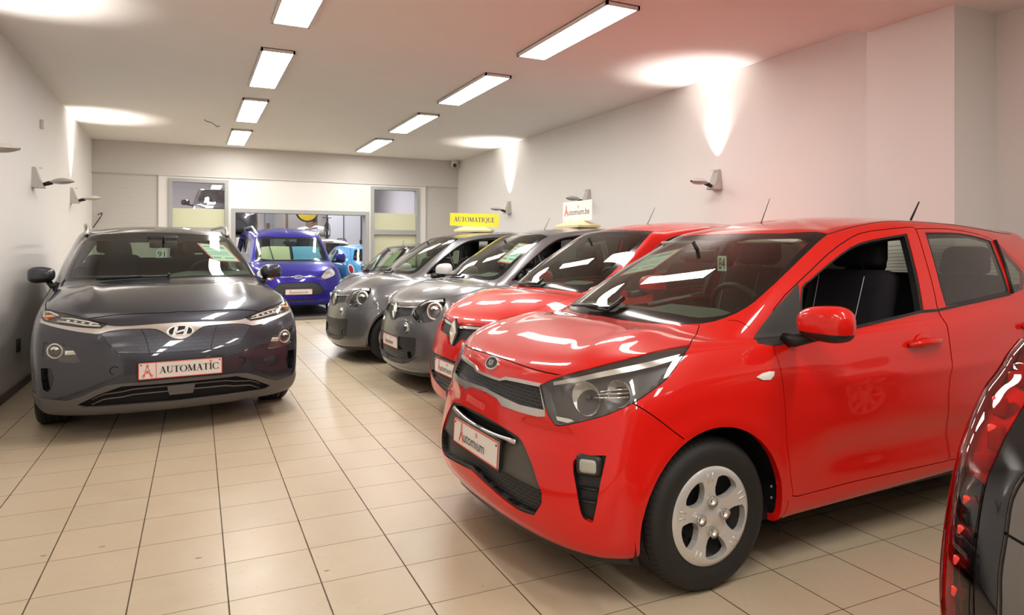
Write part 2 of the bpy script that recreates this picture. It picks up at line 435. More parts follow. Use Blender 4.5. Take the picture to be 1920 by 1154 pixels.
def plate(parent, o, w=0.46, h=0.105, kind='automium', tilt=0.0, holder=True, name='number_plate'):
    """plate facing local -x, centred on o"""
    fr = frame(o, (0, -1, 0), (math.sin(tilt), 0, math.cos(tilt)))
    b = MB(); b.prism([(-w / 2, -h / 2), (w / 2, -h / 2), (w / 2, h / 2), (-w / 2, h / 2)], -0.006, 0.0, fr)
    p = b.build(name, 'white', parent); p['label'] = 'white plate edged in red'
    r = MB(); t = 0.005; e = 0.003
    for q in ([(-w / 2, -h / 2), (w / 2, -h / 2), (w / 2, -h / 2 + t), (-w / 2, -h / 2 + t)], [(-w / 2, h / 2 - t), (w / 2, h / 2 - t), (w / 2, h / 2), (-w / 2, h / 2)],
              [(-w / 2, -h / 2), (-w / 2 + t, -h / 2), (-w / 2 + t, h / 2), (-w / 2, h / 2)], [(w / 2 - t, -h / 2), (w / 2, -h / 2), (w / 2, h / 2), (w / 2 - t, h / 2)]):
        r.prism(q, -0.004, 0.0008, fr)
    k = MB()
    if kind == 'automatic':
        r.prism([(-w / 2 + 0.108, -h / 2), (-w / 2 + 0.112, -h / 2), (-w / 2 + 0.112, h / 2), (-w / 2 + 0.108, h / 2)], -0.002, 0.0008, fr)
        addquads(r, lattice_a(0.088), fr, 0.0012, 0, -w / 2 + 0.024, -0.044)
        Q, tw, mk = serif('AUTOMATIC', 0.046, 0.10); sx = (w - 0.15) / tw
        addquads(k, Q, fr, 0.0012, 0, -w / 2 + 0.128, -0.023, sx)
        addquads(r, ring2d((-w / 2 + 0.128 + mk[7] * sx, 0.036), 0.006, 0.006, 0.004), fr, 0.0014)
    else:
        be = kind == 'automium.be'
        hh = h * 0.80
        addquads(r, lattice_a(hh, 0.08, 0.07), fr, 0.0012, 0, -w * 0.36, -h * 0.36, 0.8)
        V, F = text2d('utomıum' + ('.be' if be else ''), 1.0, 1.0, 0.0)
        tw = V[:, 0].max(); sx = (w * (0.60 if be else 0.47)) / tw; sy = h * 0.62
        put2d(k, V * [sx, sy], F, fr, 0.0012, 0, -w * 0.36 + hh * 0.60, -h * 0.28)
        addquads(r, ring2d((-w * 0.36 + hh * 0.60 + w * (0.60 * 0.50 if be else 0.47 * 0.62), h * 0.27), 0.007, 0.008, 0.004), fr, 0.0014)
    r.build('red_print', 'redink', p); k.build('lettering', 'ink', p)
    d = MB()
    for sx in (-1, 1):
        V = [(math.cos(a) * 0.005 + sx * (w / 2 - 0.017), math.sin(a) * 0.005 + h / 2 - 0.016) for a in np.linspace(0, 2 * math.pi, 9)[:-1]]
        d.prism(V, 0.0, 0.002, fr)
    d.build('screws', 'ink', p)
    if holder:
        q = MB(); q.prism([(-w / 2 - 0.006, -h / 2 - 0.012), (w / 2 + 0.006, -h / 2 - 0.012), (w / 2 + 0.006, h / 2 + 0.006), (-w / 2 - 0.006, h / 2 + 0.006)], -0.016, -0.0062, fr)
        q.build('plate_holder', 'black', parent)
    return p

def price_sheet(loc_fr, label, w=0.30, h=0.21, group=None, name='price_sheet'):
    """sheet of paper with a red border; loc_fr is a world frame, w axis towards the viewer"""
    b = MB(); b.prism([(-w / 2, -h / 2), (w / 2, -h / 2), (w / 2, h / 2), (-w / 2, h / 2)], -0.0006, 0.0, loc_fr)
    o = tag(b.build(name, 'redink'), label, 'price sheet', group)
    b = MB(); m = 0.018
    b.prism([(-w / 2 + m, -h / 2 + m), (w / 2 - m, -h / 2 + m), (w / 2 - m, h / 2 - m), (-w / 2 + m, h / 2 - m)], 0.0, 0.0006, loc_fr)
    b.build('paper', 'paper', o)
    b = MB()
    for (x0, x1, y0, y1) in ((-.40, -.14, .28, .36), (-.08, .36, .22, .36), (-.40, -.16, .16, .20), (-.40, .38, .02, .05), (-.40, .30, -.06, -.03), (-.40, .34, -.14, -.11), (-.40, -.12, -.34, -.26), (.02, .38, -.34, -.27)):
        b.prism([(x0 * w, y0 * h), (x1 * w, y0 * h), (x1 * w, y1 * h), (x0 * w, y1 * h)], 0.0006, 0.0009, loc_fr)
    b.build('print', 'print', o)
    return o

# ------------------------------------------------------------------ body tables (metres, x from nose to tail, y half width, z up)
CARS_PIC = {'xB':2.1,'low':[{'f':(.16,.185),'c':(.36,.66,.185),'b':(.69,.222),'r':(3.2,.66,.25),'e':(3.44,.27),'n':2.4},{'f':(.05,.205),'c':(.335,.745,.195),'b':(.765,.236),'r':(3.22,.72,.27),'e':(3.54,.3),'n':2.4},{'f':(.0,.285),'c':(.33,.77,.28),'b':(.785,.3),'r':(3.25,.745,.35),'e':(3.58,.38),'n':2.4},{'f':(.015,.4),'c':(.33,.785,.41),'b':(.79,.42),'r':(3.28,.765,.48),'e':(3.595,.5),'n':2.4},{'f':(.035,.53),'c':(.36,.787,.53),'b':(.795,.56),'r':(3.28,.77,.62),'e':(3.59,.64),'n':2.4},{'f':(.06,.66),'c':(.42,.785,.66),'b':(.797,.7),'r':(3.26,.77,.75),'e':(3.56,.8),'n':2.4},{'f':(.095,.765),'c':(.48,.775,.77),'b':(.79,.83),'r':(3.24,.76,.88),'e':(3.5,.9),'n':2.4},{'f':(.15,.838),'c':(.6,.725,.89),'b':(.775,.925),'r':(3.2,.74,.99),'e':(3.47,.98),'n':2.4}],'crown':.035,'belt':{'f':(.73,.985),'c':(.94,.68,.945),'b':(.745,.995),'r':(3.14,.7,1.09),'e':(3.42,1.1),'n':2.5,'m':3},'roof':{'f':(1.48,1.38),'c':(1.63,.52,1.365),'b':(.57,1.425),'r':(3.16,.5,1.385),'e':(3.45,1.4),'n':3.0,'m':3,'ba':.012,'bb':.012},'gb':.03,'zpk':1.485,'xpk':2.3}
CARS_KON = {'xB':2.35,'low':[{'f':(.22,.16),'c':(.45,.72,.165),'b':(.78,.22),'r':(3.7,.74,.28),'e':(4.0,.3),'n':2.6},{'f':(.1,.165),'c':(.4,.82,.185),'b':(.875,.24),'r':(3.75,.8,.3),'e':(4.1,.33),'n':2.6},{'f':(.03,.225),'c':(.4,.87,.27),'b':(.895,.33),'r':(3.8,.86,.4),'e':(4.16,.42),'n':2.6},{'f':(.02,.4),'c':(.42,.885,.42),'b':(.905,.48),'r':(3.8,.87,.5),'e':(4.18,.55),'n':2.6},{'f':(.035,.56),'c':(.46,.897,.58),'b':(.91,.64),'r':(3.8,.87,.65),'e':(4.15,.7),'n':2.6},{'f':(.075,.7),'c':(.52,.897,.71),'b':(.91,.79),'r':(3.8,.86,.82),'e':(4.1,.85),'n':2.6},{'f':(.12,.775),'c':(.62,.887,.8),'b':(.895,.88),'r':(3.75,.85,.93),'e':(4.08,.95),'n':2.6},{'f':(.2,.855),'c':(.8,.855,.9),'b':(.885,.95),'r':(3.7,.82,1.03),'e':(4.05,1.02),'n':2.6}],'crown':.035,'belt':{'f':(1.02,1.055),'c':(1.32,.77,1.02),'b':(.84,1.03),'r':(3.75,.76,1.12),'e':(3.99,1.14),'n':2.5,'m':3},'roof':{'f':(1.78,1.447),'c':(2.03,.61,1.41),'b':(.64,1.465),'r':(3.6,.58,1.43),'e':(3.95,1.44),'n':3.0,'m':3,'ba':.012,'bb':.012},'gb':.03,'zpk':1.535,'xpk':2.5}
CARS_TWI = {'xB':2.1,'low':[{'f':(.18,.17),'c':(.36,.62,.175),'b':(.7,.21),'r':(3.2,.68,.25),'e':(3.44,.27),'n':2.4},{'f':(.04,.165),'c':(.33,.735,.195),'b':(.785,.225),'r':(3.22,.74,.27),'e':(3.54,.3),'n':2.4},{'f':(.0,.24),'c':(.32,.785,.27),'b':(.81,.29),'r':(3.25,.765,.35),'e':(3.58,.38),'n':2.4},{'f':(.0,.38),'c':(.33,.805,.41),'b':(.82,.42),'r':(3.28,.785,.48),'e':(3.595,.5),'n':2.4},{'f':(.01,.52),'c':(.36,.81,.54),'b':(.823,.56),'r':(3.28,.79,.62),'e':(3.59,.64),'n':2.4},{'f':(.035,.64),'c':(.42,.81,.66),'b':(.823,.7),'r':(3.26,.79,.75),'e':(3.56,.8),'n':2.4},{'f':(.07,.74),'c':(.48,.8,.76),'b':(.815,.83),'r':(3.24,.78,.88),'e':(3.5,.9),'n':2.4},{'f':(.12,.82),'c':(.56,.745,.875),'b':(.8,.94),'r':(3.2,.76,.99),'e':(3.47,.98),'n':2.4}],'crown':.055,'belt':{'f':(.7,1.0),'c':(.92,.69,.98),'b':(.765,1.02),'r':(3.14,.72,1.09),'e':(3.42,1.1),'n':2.5,'m':3},'roof':{'f':(1.35,1.44),'c':(1.5,.54,1.425),'b':(.6,1.495),'r':(3.16,.52,1.45),'e':(3.45,1.46),'n':3.0,'m':3,'ba':.012,'bb':.012},'gb':.03,'zpk':1.543,'xpk':2.2}
CARS_CLI = {'xB':2.1,'low':[{'f':(.18,.16),'c':(.42,.66,.165),'b':(.74,.2),'r':(3.6,.68,.25),'e':(3.9,.27),'n':2.3},{'f':(.05,.165),'c':(.38,.79,.19),'b':(.83,.23),'r':(3.7,.78,.27),'e':(4.0,.3),'n':2.3},{'f':(.0,.23),'c':(.38,.83,.27),'b':(.85,.29),'r':(3.7,.8,.35),'e':(4.04,.38),'n':2.3},{'f':(.0,.38),'c':(.38,.85,.41),'b':(.862,.42),'r':(3.7,.82,.48),'e':(4.06,.5),'n':2.3},{'f':(.02,.52),'c':(.44,.858,.54),'b':(.866,.56),'r':(3.7,.84,.62),'e':(4.04,.64),'n':2.3},{'f':(.04,.62),'c':(.5,.858,.66),'b':(.866,.7),'r':(3.7,.84,.75),'e':(4.0,.8),'n':2.3},{'f':(.08,.73),'c':(.55,.835,.77),'b':(.855,.83),'r':(3.7,.82,.88),'e':(3.95,.9),'n':2.3},{'f':(.14,.82),'c':(.62,.77,.865),'b':(.81,.94),'r':(3.6,.8,.99),'e':(3.9,.98),'n':2.3}],'crown':.06,'belt':{'f':(.74,1.0),'c':(.98,.71,.975),'b':(.78,1.01),'r':(3.4,.74,1.09),'e':(3.8,1.05),'n':2.5,'m':3},'roof':{'f':(1.37,1.425),'c':(1.55,.55,1.405),'b':(.6,1.46),'r':(3.3,.54,1.39),'e':(3.7,1.4),'n':3.0,'m':3,'ba':.012,'bb':.012},'gb':.03,'zpk':1.535,'xpk':2.2}
CARS_FRD = {'xB':2.4,'low':[{'f':(.2,.22),'c':(.45,.72,.22),'b':(.8,.25),'r':(3.9,.8,.3),'e':(4.2,.3),'n':2.4},{'f':(.06,.23),'c':(.42,.84,.24),'b':(.9,.26),'r':(4.0,.88,.33),'e':(4.35,.35),'n':2.4},{'f':(.0,.3),'c':(.42,.89,.31),'b':(.925,.32),'r':(4.0,.9,.4),'e':(4.4,.42),'n':2.4},{'f':(.0,.46),'c':(.44,.91,.47),'b':(.93,.48),'r':(4.05,.92,.5),'e':(4.42,.55),'n':2.4},{'f':(.03,.62),'c':(.48,.915,.62),'b':(.93,.64),'r':(4.05,.92,.65),'e':(4.42,.7),'n':2.4},{'f':(.06,.74),'c':(.55,.9,.76),'b':(.93,.8),'r':(4.05,.92,.82),'e':(4.4,.85),'n':2.4},{'f':(.1,.82),'c':(.62,.88,.87),'b':(.92,.92),'r':(4.05,.91,.95),'e':(4.38,.97),'n':2.4},{'f':(.18,.89),'c':(.72,.83,.98),'b':(.91,1.02),'r':(4.0,.9,1.03),'e':(4.35,1.05),'n':2.4}],'crown':.05,'belt':{'f':(.8,1.08),'c':(1.1,.8,1.06),'b':(.89,1.1),'r':(4.0,.88,1.12),'e':(4.3,1.18),'n':2.5,'m':3},'roof':{'f':(1.42,1.585),'c':(1.62,.66,1.58),'b':(.74,1.7),'r':(4.0,.76,1.7),'e':(4.2,1.72),'n':3.0,'m':3,'ba':.03,'bb':.01},'gb':.03,'zpk':1.79,'xpk':2.4}
CARS_F5 = {'xB':2.0,'low':[{'f':(.18,.17),'c':(.36,.62,.175),'b':(.7,.21),'r':(3.1,.62,.25),'e':(3.44,.24),'n':2.4},{'f':(.04,.18),'c':(.33,.74,.2),'b':(.785,.225),'r':(3.15,.74,.25),'e':(3.5,.26),'n':2.4},{'f':(.0,.28),'c':(.32,.78,.28),'b':(.8,.3),'r':(3.15,.78,.35),'e':(3.55,.38),'n':2.4},{'f':(.0,.42),'c':(.33,.8,.42),'b':(.813,.44),'r':(3.15,.8,.48),'e':(3.57,.5),'n':2.4},{'f':(.03,.56),'c':(.38,.8,.58),'b':(.813,.6),'r':(3.15,.8,.62),'e':(3.56,.64),'n':2.4},{'f':(.08,.68),'c':(.45,.79,.7),'b':(.813,.74),'r':(3.1,.79,.77),'e':(3.5,.8),'n':2.4},{'f':(.16,.78),'c':(.5,.77,.8),'b':(.8,.86),'r':(3.05,.76,.92),'e':(3.42,.92),'n':2.4},{'f':(.24,.86),'c':(.6,.72,.89),'b':(.77,.96),'r':(3.0,.72,1.0),'e':(3.36,1.0),'n':2.4}],'crown':.05,'belt':{'f':(.85,1.0),'c':(1.0,.66,.96),'b':(.735,1.0),'r':(2.95,.68,1.06),'e':(3.3,1.05),'n':2.5,'m':2.6},'roof':{'f':(1.38,1.36),'c':(1.52,.5,1.34),'b':(.55,1.38),'r':(2.75,.49,1.35),'e':(2.98,1.36),'n':3.0,'m':2.6,'ba':.012,'bb':.012},'gb':.03,'zpk':1.445,'xpk':1.95}
CARS_MIN = {'xB':2.0,'low':[{'f':(.18,.17),'c':(.36,.62,.175),'b':(.7,.21),'r':(3.0,.68,.25),'e':(3.24,.27),'n':2.4},{'f':(.04,.165),'c':(.33,.735,.195),'b':(.785,.225),'r':(3.02,.74,.27),'e':(3.34,.3),'n':2.4},{'f':(.0,.24),'c':(.32,.785,.27),'b':(.81,.29),'r':(3.05,.765,.35),'e':(3.38,.38),'n':2.4},{'f':(.0,.38),'c':(.33,.805,.41),'b':(.82,.42),'r':(3.08,.785,.48),'e':(3.395,.5),'n':2.4},{'f':(.01,.52),'c':(.36,.81,.54),'b':(.823,.56),'r':(3.08,.79,.62),'e':(3.39,.64),'n':2.4},{'f':(.03,.62),'c':(.4,.81,.64),'b':(.823,.7),'r':(3.06,.79,.75),'e':(3.36,.8),'n':2.4},{'f':(.06,.72),'c':(.42,.8,.74),'b':(.815,.83),'r':(3.04,.78,.88),'e':(3.3,.9),'n':2.4},{'f':(.1,.8),'c':(.46,.765,.84),'b':(.8,.94),'r':(3.0,.76,.99),'e':(3.27,.98),'n':2.4}],'crown':.03,'belt':{'f':(.44,.95),'c':(.62,.69,.955),'b':(.765,1.0),'r':(2.94,.72,1.06),'e':(3.22,1.08),'n':2.5,'m':3},'roof':{'f':(.88,1.345),'c':(1.0,.57,1.335),'b':(.62,1.36),'r':(2.96,.56,1.31),'e':(3.25,1.32),'n':3.0,'m':3,'ba':.012,'bb':.012},'gb':.02,'zpk':1.415,'xpk':1.7}
CARS_DK = {'xB':2.1,'low':[{'f':(.16,.185),'c':(.36,.66,.185),'b':(.72,.222),'r':(3.25,.7,.25),'e':(3.46,.27),'n':2.4,'m':3},{'f':(.05,.205),'c':(.335,.745,.195),'b':(.8,.236),'r':(3.28,.8,.27),'e':(3.58,.3),'n':2.4,'m':3.4},{'f':(.0,.285),'c':(.33,.77,.28),'b':(.825,.3),'r':(3.3,.8,.37),'e':(3.63,.4),'n':2.4,'m':3.6},{'f':(.015,.4),'c':(.33,.785,.41),'b':(.83,.42),'r':(3.31,.825,.53),'e':(3.64,.54),'n':2.4,'m':3.8},{'f':(.035,.53),'c':(.36,.787,.53),'b':(.835,.56),'r':(3.31,.838,.66),'e':(3.62,.67),'n':2.4,'m':3.8},{'f':(.06,.66),'c':(.42,.785,.66),'b':(.837,.7),'r':(3.3,.84,.77),'e':(3.585,.78),'n':2.4,'m':3.8},{'f':(.095,.765),'c':(.48,.775,.77),'b':(.83,.83),'r':(3.26,.845,.89),'e':(3.54,.9),'n':2.4,'m':3.6},{'f':(.15,.838),'c':(.6,.725,.89),'b':(.815,.925),'r':(3.24,.83,.99),'e':(3.49,.99),'n':2.4,'m':3.4}],'crown':.035,'belt':{'f':(.73,.985),'c':(.94,.68,.945),'b':(.785,.995),'r':(3.2,.79,1.09),'e':(3.46,1.09),'n':2.5,'m':3.2},'roof':{'f':(1.48,1.38),'c':(1.63,.54,1.365),'b':(.62,1.445),'r':(3.0,.585,1.42),'e':(3.22,1.43),'n':3.0,'m':3,'ba':.012,'bb':.012},'gb':.03,'zpk':1.5,'xpk':2.3}
CARS = {'PIC': CARS_PIC, 'KON': CARS_KON, 'TWI': CARS_TWI, 'CLI': CARS_CLI, 'FRD': CARS_FRD, 'F5': CARS_F5, 'MIN': CARS_MIN, 'DK': CARS_DK}
# outlines of panels, glass and lamps on the bodies (car-local metres)
FEAT = {
'PIC': {
  'bonnet': [(.129,.048,.821),(.13,.178,.819),(.137,.288,.816),(.154,.395,.813),(.18,.487,.813),(.179,.484,.812),(.235,.553,.841),(.313,.612,.872),(.405,.652,.895),(.524,.659,.914),(.635,.668,.924),(.714,.603,.941),(.813,.524,.977),(.747,.398,.973),(.704,.3,.97),(.676,.174,.972),(.671,.048,.974)],
  'headlight': [(.127,.4,.762),(.145,.432,.784),(.177,.486,.81),(.233,.556,.839),(.311,.615,.869),(.401,.657,.893),(.518,.666,.912),(.63,.673,.922),(.574,.711,.901),(.5,.737,.851),(.45,.748,.818),(.388,.751,.786),(.315,.744,.749),(.26,.715,.719),(.212,.674,.692),(.161,.608,.664),(.131,.553,.645),(.119,.522,.641),(.114,.492,.658),(.114,.466,.682),(.119,.437,.719)],
  'grille_out': [(.091,-.065,.759),(.085,-.012,.743),(.084,.048,.739),(.086,.119,.739),(.093,.157,.755),(.105,.269,.762),(.127,.395,.765),(.125,.407,.755),(.113,.456,.687),(.11,.468,.667),(.1,.432,.664),(.079,.319,.662),(.066,.195,.661),(.068,.138,.68),(.068,.027,.687),(.062,-.02,.666)],
  'grille_in': [(.085,-.03,.74),(.083,.052,.734),(.085,.121,.736),(.091,.17,.748),(.102,.274,.753),(.125,.399,.757),(.116,.429,.717),(.111,.456,.681),(.082,.313,.675),(.071,.219,.673),(.071,.167,.685),(.07,.04,.695),(.066,-.027,.679)],
  'low_out': [(.043,.041,.578),(.048,.214,.57),(.058,.335,.557),(.061,.377,.538),(.062,.414,.505),(.063,.448,.472),(.064,.483,.426),(.066,.511,.394),(.063,.516,.368),(.061,.515,.348),(.05,.484,.3),(.029,.392,.292),(.007,.221,.313),(.004,-.05,.345)],
  'slot': [(.041,.026,.567),(.047,.216,.563),(.055,.326,.546),(.054,.331,.538),(.049,.312,.523),(.04,.23,.518),(.034,.042,.523)],
  'lowmesh': [(.015,.085,.402),(.025,.262,.406),(.041,.392,.402),(.062,.494,.399),(.065,.509,.39),(.062,.513,.367),(.059,.508,.347),(.049,.481,.307),(.029,.393,.3),(.008,.22,.321),(.005,.008,.35)],
  'fog': [(.133,.626,.53),(.143,.638,.545),(.169,.673,.559),(.209,.723,.567),(.205,.724,.552),(.184,.723,.473),(.17,.719,.393),(.162,.71,.335),(.152,.698,.333),(.139,.681,.345),(.132,.67,.375),(.129,.652,.44),(.129,.632,.496)],
  'foglamp': [(.147,.65,.533),(.157,.662,.543),(.185,.7,.55),(.189,.709,.538),(.184,.716,.5),(.175,.707,.49),(.152,.676,.486),(.145,.661,.497)],
  'arch': [(.32,.741,.196),(.316,.771,.292),(.321,.78,.368),(.309,.776,.348),(.328,.785,.444),(.364,.787,.515),(.42,.789,.563),(.499,.789,.599),(.601,.788,.623),(.678,.789,.628),(.742,.789,.62),(.823,.79,.592),(.898,.791,.532),(.954,.789,.451),(.986,.785,.366),(.985,.782,.327),(.998,.773,.246),(.977,.766,.226)],
  'fdoor': [(1.009,.746,.899),(1.01,.763,.858),(1.012,.786,.765),(1.021,.792,.633),(1.031,.791,.507),(1.055,.786,.375),(1.071,.783,.321),(1.103,.781,.298),(1.419,.784,.306),(2.109,.786,.302),(2.082,.796,.617),(2.109,.795,.764),(2.107,.787,.857),(2.111,.771,.94),(2.093,.744,1.0),(2.097,.727,1.061),(2.122,.669,1.232),(2.158,.587,1.4),(2.115,.584,1.404),(1.843,.571,1.381),(1.705,.567,1.347),(1.531,.584,1.272),(1.394,.609,1.201),(1.285,.626,1.146),(1.102,.658,1.038)],
  'fwin': [(1.293,.638,1.129),(1.358,.628,1.162),(1.515,.607,1.237),(1.673,.59,1.306),(1.813,.593,1.341),(2.073,.601,1.374),(2.05,.646,1.28),(2.013,.708,1.119),(1.992,.74,1.004),(1.746,.738,.979),(1.524,.736,.953),(1.179,.746,.917),(1.207,.706,.953),(1.246,.67,1.05)],
  'tri': [(1.285,.626,1.146),(1.246,.67,1.05),(1.207,.706,.953),(1.174,.745,.918),(1.011,.744,.903),(.942,.724,.917),(.958,.687,.94),(1.033,.67,.992),(1.102,.658,1.038)],
  'mould': [(1.174,.745,.918),(1.515,.742,.948),(1.743,.74,.973),(1.96,.741,.998),(2.093,.744,1.0),(2.272,.742,1.017),(2.741,.725,1.056),(2.752,.719,1.071),(2.279,.738,1.031),(2.099,.741,1.012),(1.965,.738,1.01),(1.749,.736,.985),(1.531,.731,.961),(1.191,.731,.93)],
  'rwin': [(2.221,.597,1.381),(2.399,.591,1.383),(2.551,.583,1.38),(2.723,.578,1.363),(2.83,.581,1.342),(2.776,.659,1.216),(2.742,.72,1.071),(2.164,.74,1.021),(2.162,.712,1.116),(2.19,.657,1.26)],
  'quarter': [(2.895,.588,1.323),(2.938,.625,1.257),(2.981,.667,1.176),(2.892,.711,1.082),(2.781,.72,1.068)],
  'rdoor_rail': [(2.158,.587,1.4),(2.485,.571,1.405),(2.767,.565,1.377),(2.919,.585,1.323),(3.011,.657,1.191)],
  'drip': [(1.627,.512,1.37),(1.768,.477,1.404),(1.918,.486,1.426),(1.953,.445,1.435)],
  'indic': [(.869,.777,.796),(.92,.774,.811),(.973,.776,.811),(.961,.782,.785),(.944,.783,.777),(.892,.78,.784)],
  'bumpline': [(.309,.742,.746),(.355,.768,.714),(.402,.782,.679),(.457,.788,.636),(.497,.789,.606)],
  'ws': [(1.471,.004,1.377),(1.498,.363,1.372),(1.627,.512,1.37),(1.453,.549,1.291),(1.245,.586,1.183),(1.098,.605,1.103),(1.003,.607,1.051),(.908,.581,1.009),(.825,.526,.982),(.748,.396,.974),(.708,.294,.972),(.68,.168,.973),(.678,.039,.975)],
  'wsin': [(1.396,.082,1.344),(1.466,.391,1.354),(1.508,.514,1.339),(1.382,.538,1.273),(1.221,.571,1.182),(1.087,.587,1.107),(.995,.589,1.056),(.92,.569,1.021),(.848,.492,1.004),(.821,.382,1.011),(.794,.184,1.016),(.787,.021,1.017),(.787,-.119,1.015)],
  'badge': [(.103,.046,.788)],
  'handle': [(1.806,.783,.862),(2.041,.784,.87),(1.932,.777,.904),(1.914,.788,.833)],
  'plate': [(.039,-.22,.513),(.04,.244,.507),(.025,.262,.407),(.022,-.188,.42)]},
'KON': {
  'bonnet': [(.189,-.006,.847),(.181,.089,.842),(.187,.235,.844),(.196,.391,.841),(.213,.569,.818),(.341,.72,.857),(.48,.813,.876),(.7,.822,.905),(.9,.818,.935),(1.08,.806,.962),(1.26,.785,.99),(1.3,.765,1.012),(1.195,.706,1.041),(1.091,.477,1.058),(1.001,0,1.053)],
  'headlight': [(.55,.846,.863),(.505,.829,.872),(.337,.72,.855),(.211,.569,.816),(.153,.453,.782),(.144,.487,.759),(.174,.582,.765),(.252,.716,.785),(.355,.813,.805),(.43,.839,.828)],
  'strip': [(.115,0,.771),(.12,.2,.766),(.12,.309,.762),(.133,.406,.765),(.147,.45,.774),(.14,.484,.753),(.171,.582,.76),(.247,.716,.78),(.349,.813,.8),(.416,.838,.821),(.4,.84,.8),(.363,.835,.79),(.228,.715,.758),(.166,.615,.736),(.127,.514,.72),(.122,.481,.723),(.12,.433,.736),(.111,.344,.743),(.101,.239,.741),(.094,.153,.735),(.078,.096,.703),(.068,.06,.675),(.061,0,.658)],
  'grille': [(.06,.005,.658),(.067,.072,.677),(.076,.096,.7),(.092,.153,.731),(.099,.239,.738),(.109,.344,.74),(.118,.433,.733),(.119,.481,.719),(.09,.447,.663),(.061,.393,.591),(.043,.241,.574),(.038,.099,.57),(.038,.007,.572)],
  'fog': [(.253,.817,.67),(.196,.746,.668),(.139,.653,.641),(.096,.6,.541),(.111,.646,.535),(.162,.745,.548),(.215,.811,.558),(.231,.825,.576)],
  'vent': [(.225,.83,.5),(.174,.771,.502),(.155,.751,.438),(.164,.767,.369),(.182,.79,.343),(.205,.817,.359),(.216,.827,.428)],
  'low': [(.019,0,.36),(.02,.134,.36),(.028,.298,.362),(.035,.366,.363),(.057,.501,.318),(.097,.62,.256),(.09,.58,.237),(.07,.501,.233),(.048,.38,.233),(.038,.277,.231),(.03,.1,.23),(.028,0,.23)],
  'clad': [(.019,0,.385),(.02,.134,.385),(.027,.277,.382),(.046,.447,.376),(.081,.593,.312),(.116,.678,.284),(.203,.811,.3),(.351,.869,.306),(.45,.9,.3),(.45,.86,.15),(.215,.717,.12),(.111,.449,.11),(.079,.1,.11),(.086,0,.11)],
  'ws': [(1.8,0,1.447),(1.806,.2,1.444),(1.83,.409,1.437),(2.03,.607,1.414),(1.84,.64,1.33),(1.661,.671,1.245),(1.255,.752,1.029),(1.198,.706,1.042),(1.094,.477,1.059),(1.006,0,1.056)],
  'wsin': [(1.647,0,1.39),(1.66,.2,1.389),(1.7,.41,1.386),(1.836,.605,1.36),(1.549,.649,1.225),(1.258,.696,1.074),(1.124,.477,1.074),(1.044,0,1.069)],
  'badge': [(.081,.001,.711)],
  'plate': [(.035,.266,.513),(.026,.267,.395),(.026,-.267,.401),(.035,-.269,.513)],
  'foglens': [(.187,.759,.616)]},
'TWI': {
  'bonnet': [(.077,.04,.765),(.079,.109,.765),(.092,.28,.768),(.137,.462,.786),(.162,.472,.815),(.225,.546,.849),(.311,.659,.861),(.508,.665,.925),(.737,.582,.977),(.811,.59,1.005),(.752,.433,1.008),(.724,.253,1.011),(.724,-.026,1.018)],
  'headlight': [(.102,.427,.728),(.141,.47,.787),(.192,.513,.832),(.313,.667,.858),(.301,.708,.817),(.257,.72,.754),(.216,.715,.689),(.164,.665,.654),(.103,.541,.645),(.089,.426,.695)],
  'strip': [(.071,-.001,.75),(.091,.283,.765),(.133,.459,.78),(.125,.456,.766),(.088,.293,.754),(.066,.017,.734)],
  'grille': [(.053,-.001,.695),(.07,.211,.725),(.105,.41,.745),(.087,.432,.687),(.04,.16,.646),(.028,.051,.612)],
  'fog': [(.036,.318,.576),(.045,.317,.614),(.056,.352,.637),(.061,.405,.622),(.059,.439,.587),(.05,.437,.55),(.04,.403,.527),(.034,.352,.541)],
  'lowpan': [(.011,-.19,.484),(.008,.118,.482),(.069,.539,.504),(.075,.561,.491),(.069,.566,.401),(.055,.529,.305),(.021,.363,.246),(.001,.019,.227),(.004,-.181,.238)],
  'lowgr': [(.001,-.155,.338),(.006,.213,.392),(.019,.343,.4),(.027,.406,.366),(.028,.413,.291),(-.0,.144,.271),(.0,-.153,.279)],
  'foglow': [(.035,.445,.362),(.042,.476,.378),(.049,.507,.365),(.053,.522,.33),(.045,.493,.305),(.036,.455,.313)],
  'ws': [(1.353,-.415,1.418),(1.461,-.068,1.467),(1.465,.434,1.444),(1.471,.532,1.425),(1.247,.574,1.297),(.982,.632,1.1),(.88,.645,1.023),(.812,.587,1.007),(.753,.429,1.009),(.729,.241,1.015)],
  'wsin': [(1.372,-.447,1.421),(1.353,.141,1.44),(1.381,.448,1.426),(1.405,.524,1.413),(1.216,.545,1.297),(.963,.601,1.107),(.873,.586,1.049),(.814,.488,1.038),(.773,.222,1.046)],
  'sidewin': [(.986,.685,1.015),(1.007,.679,1.038),(1.082,.663,1.103),(1.29,.613,1.265),(1.494,.582,1.375),(1.684,.588,1.431),(1.864,.607,1.45)],
  'badge': [(.034,.002,.634),(.058,-.175,.699),(.087,-.144,.778),(.06,.05,.717)],
  'plate': [(.012,-.226,.471),(.013,.235,.474),(.005,.216,.359),(.005,-.225,.347)]},
'CLI': {
  'bonnet': [(.089,.0,.756),(.089,.04,.756),(.14,.395,.781),(.175,.441,.809),(.232,.51,.839),(.296,.578,.861),(.45,.62,.915),(.7,.62,.97),(.8,.552,.994),(.745,.287,1.0),(.739,0,1.004)],
  'grille': [(.101,.043,.777),(.088,.106,.75),(.147,.442,.773),(.125,.426,.74),(.102,.394,.704),(.075,.324,.666),(.047,.111,.637),(.033,.041,.588),(.038,-.027,.611),(.047,.027,.641)],
  'strip': [(.083,.044,.742),(.146,.443,.771),(.129,.427,.748),(.075,.064,.72)],
  'headlight': [(.149,.445,.776),(.184,.486,.804),(.242,.553,.833),(.309,.617,.855),(.221,.596,.794),(.161,.518,.756),(.123,.423,.736)],
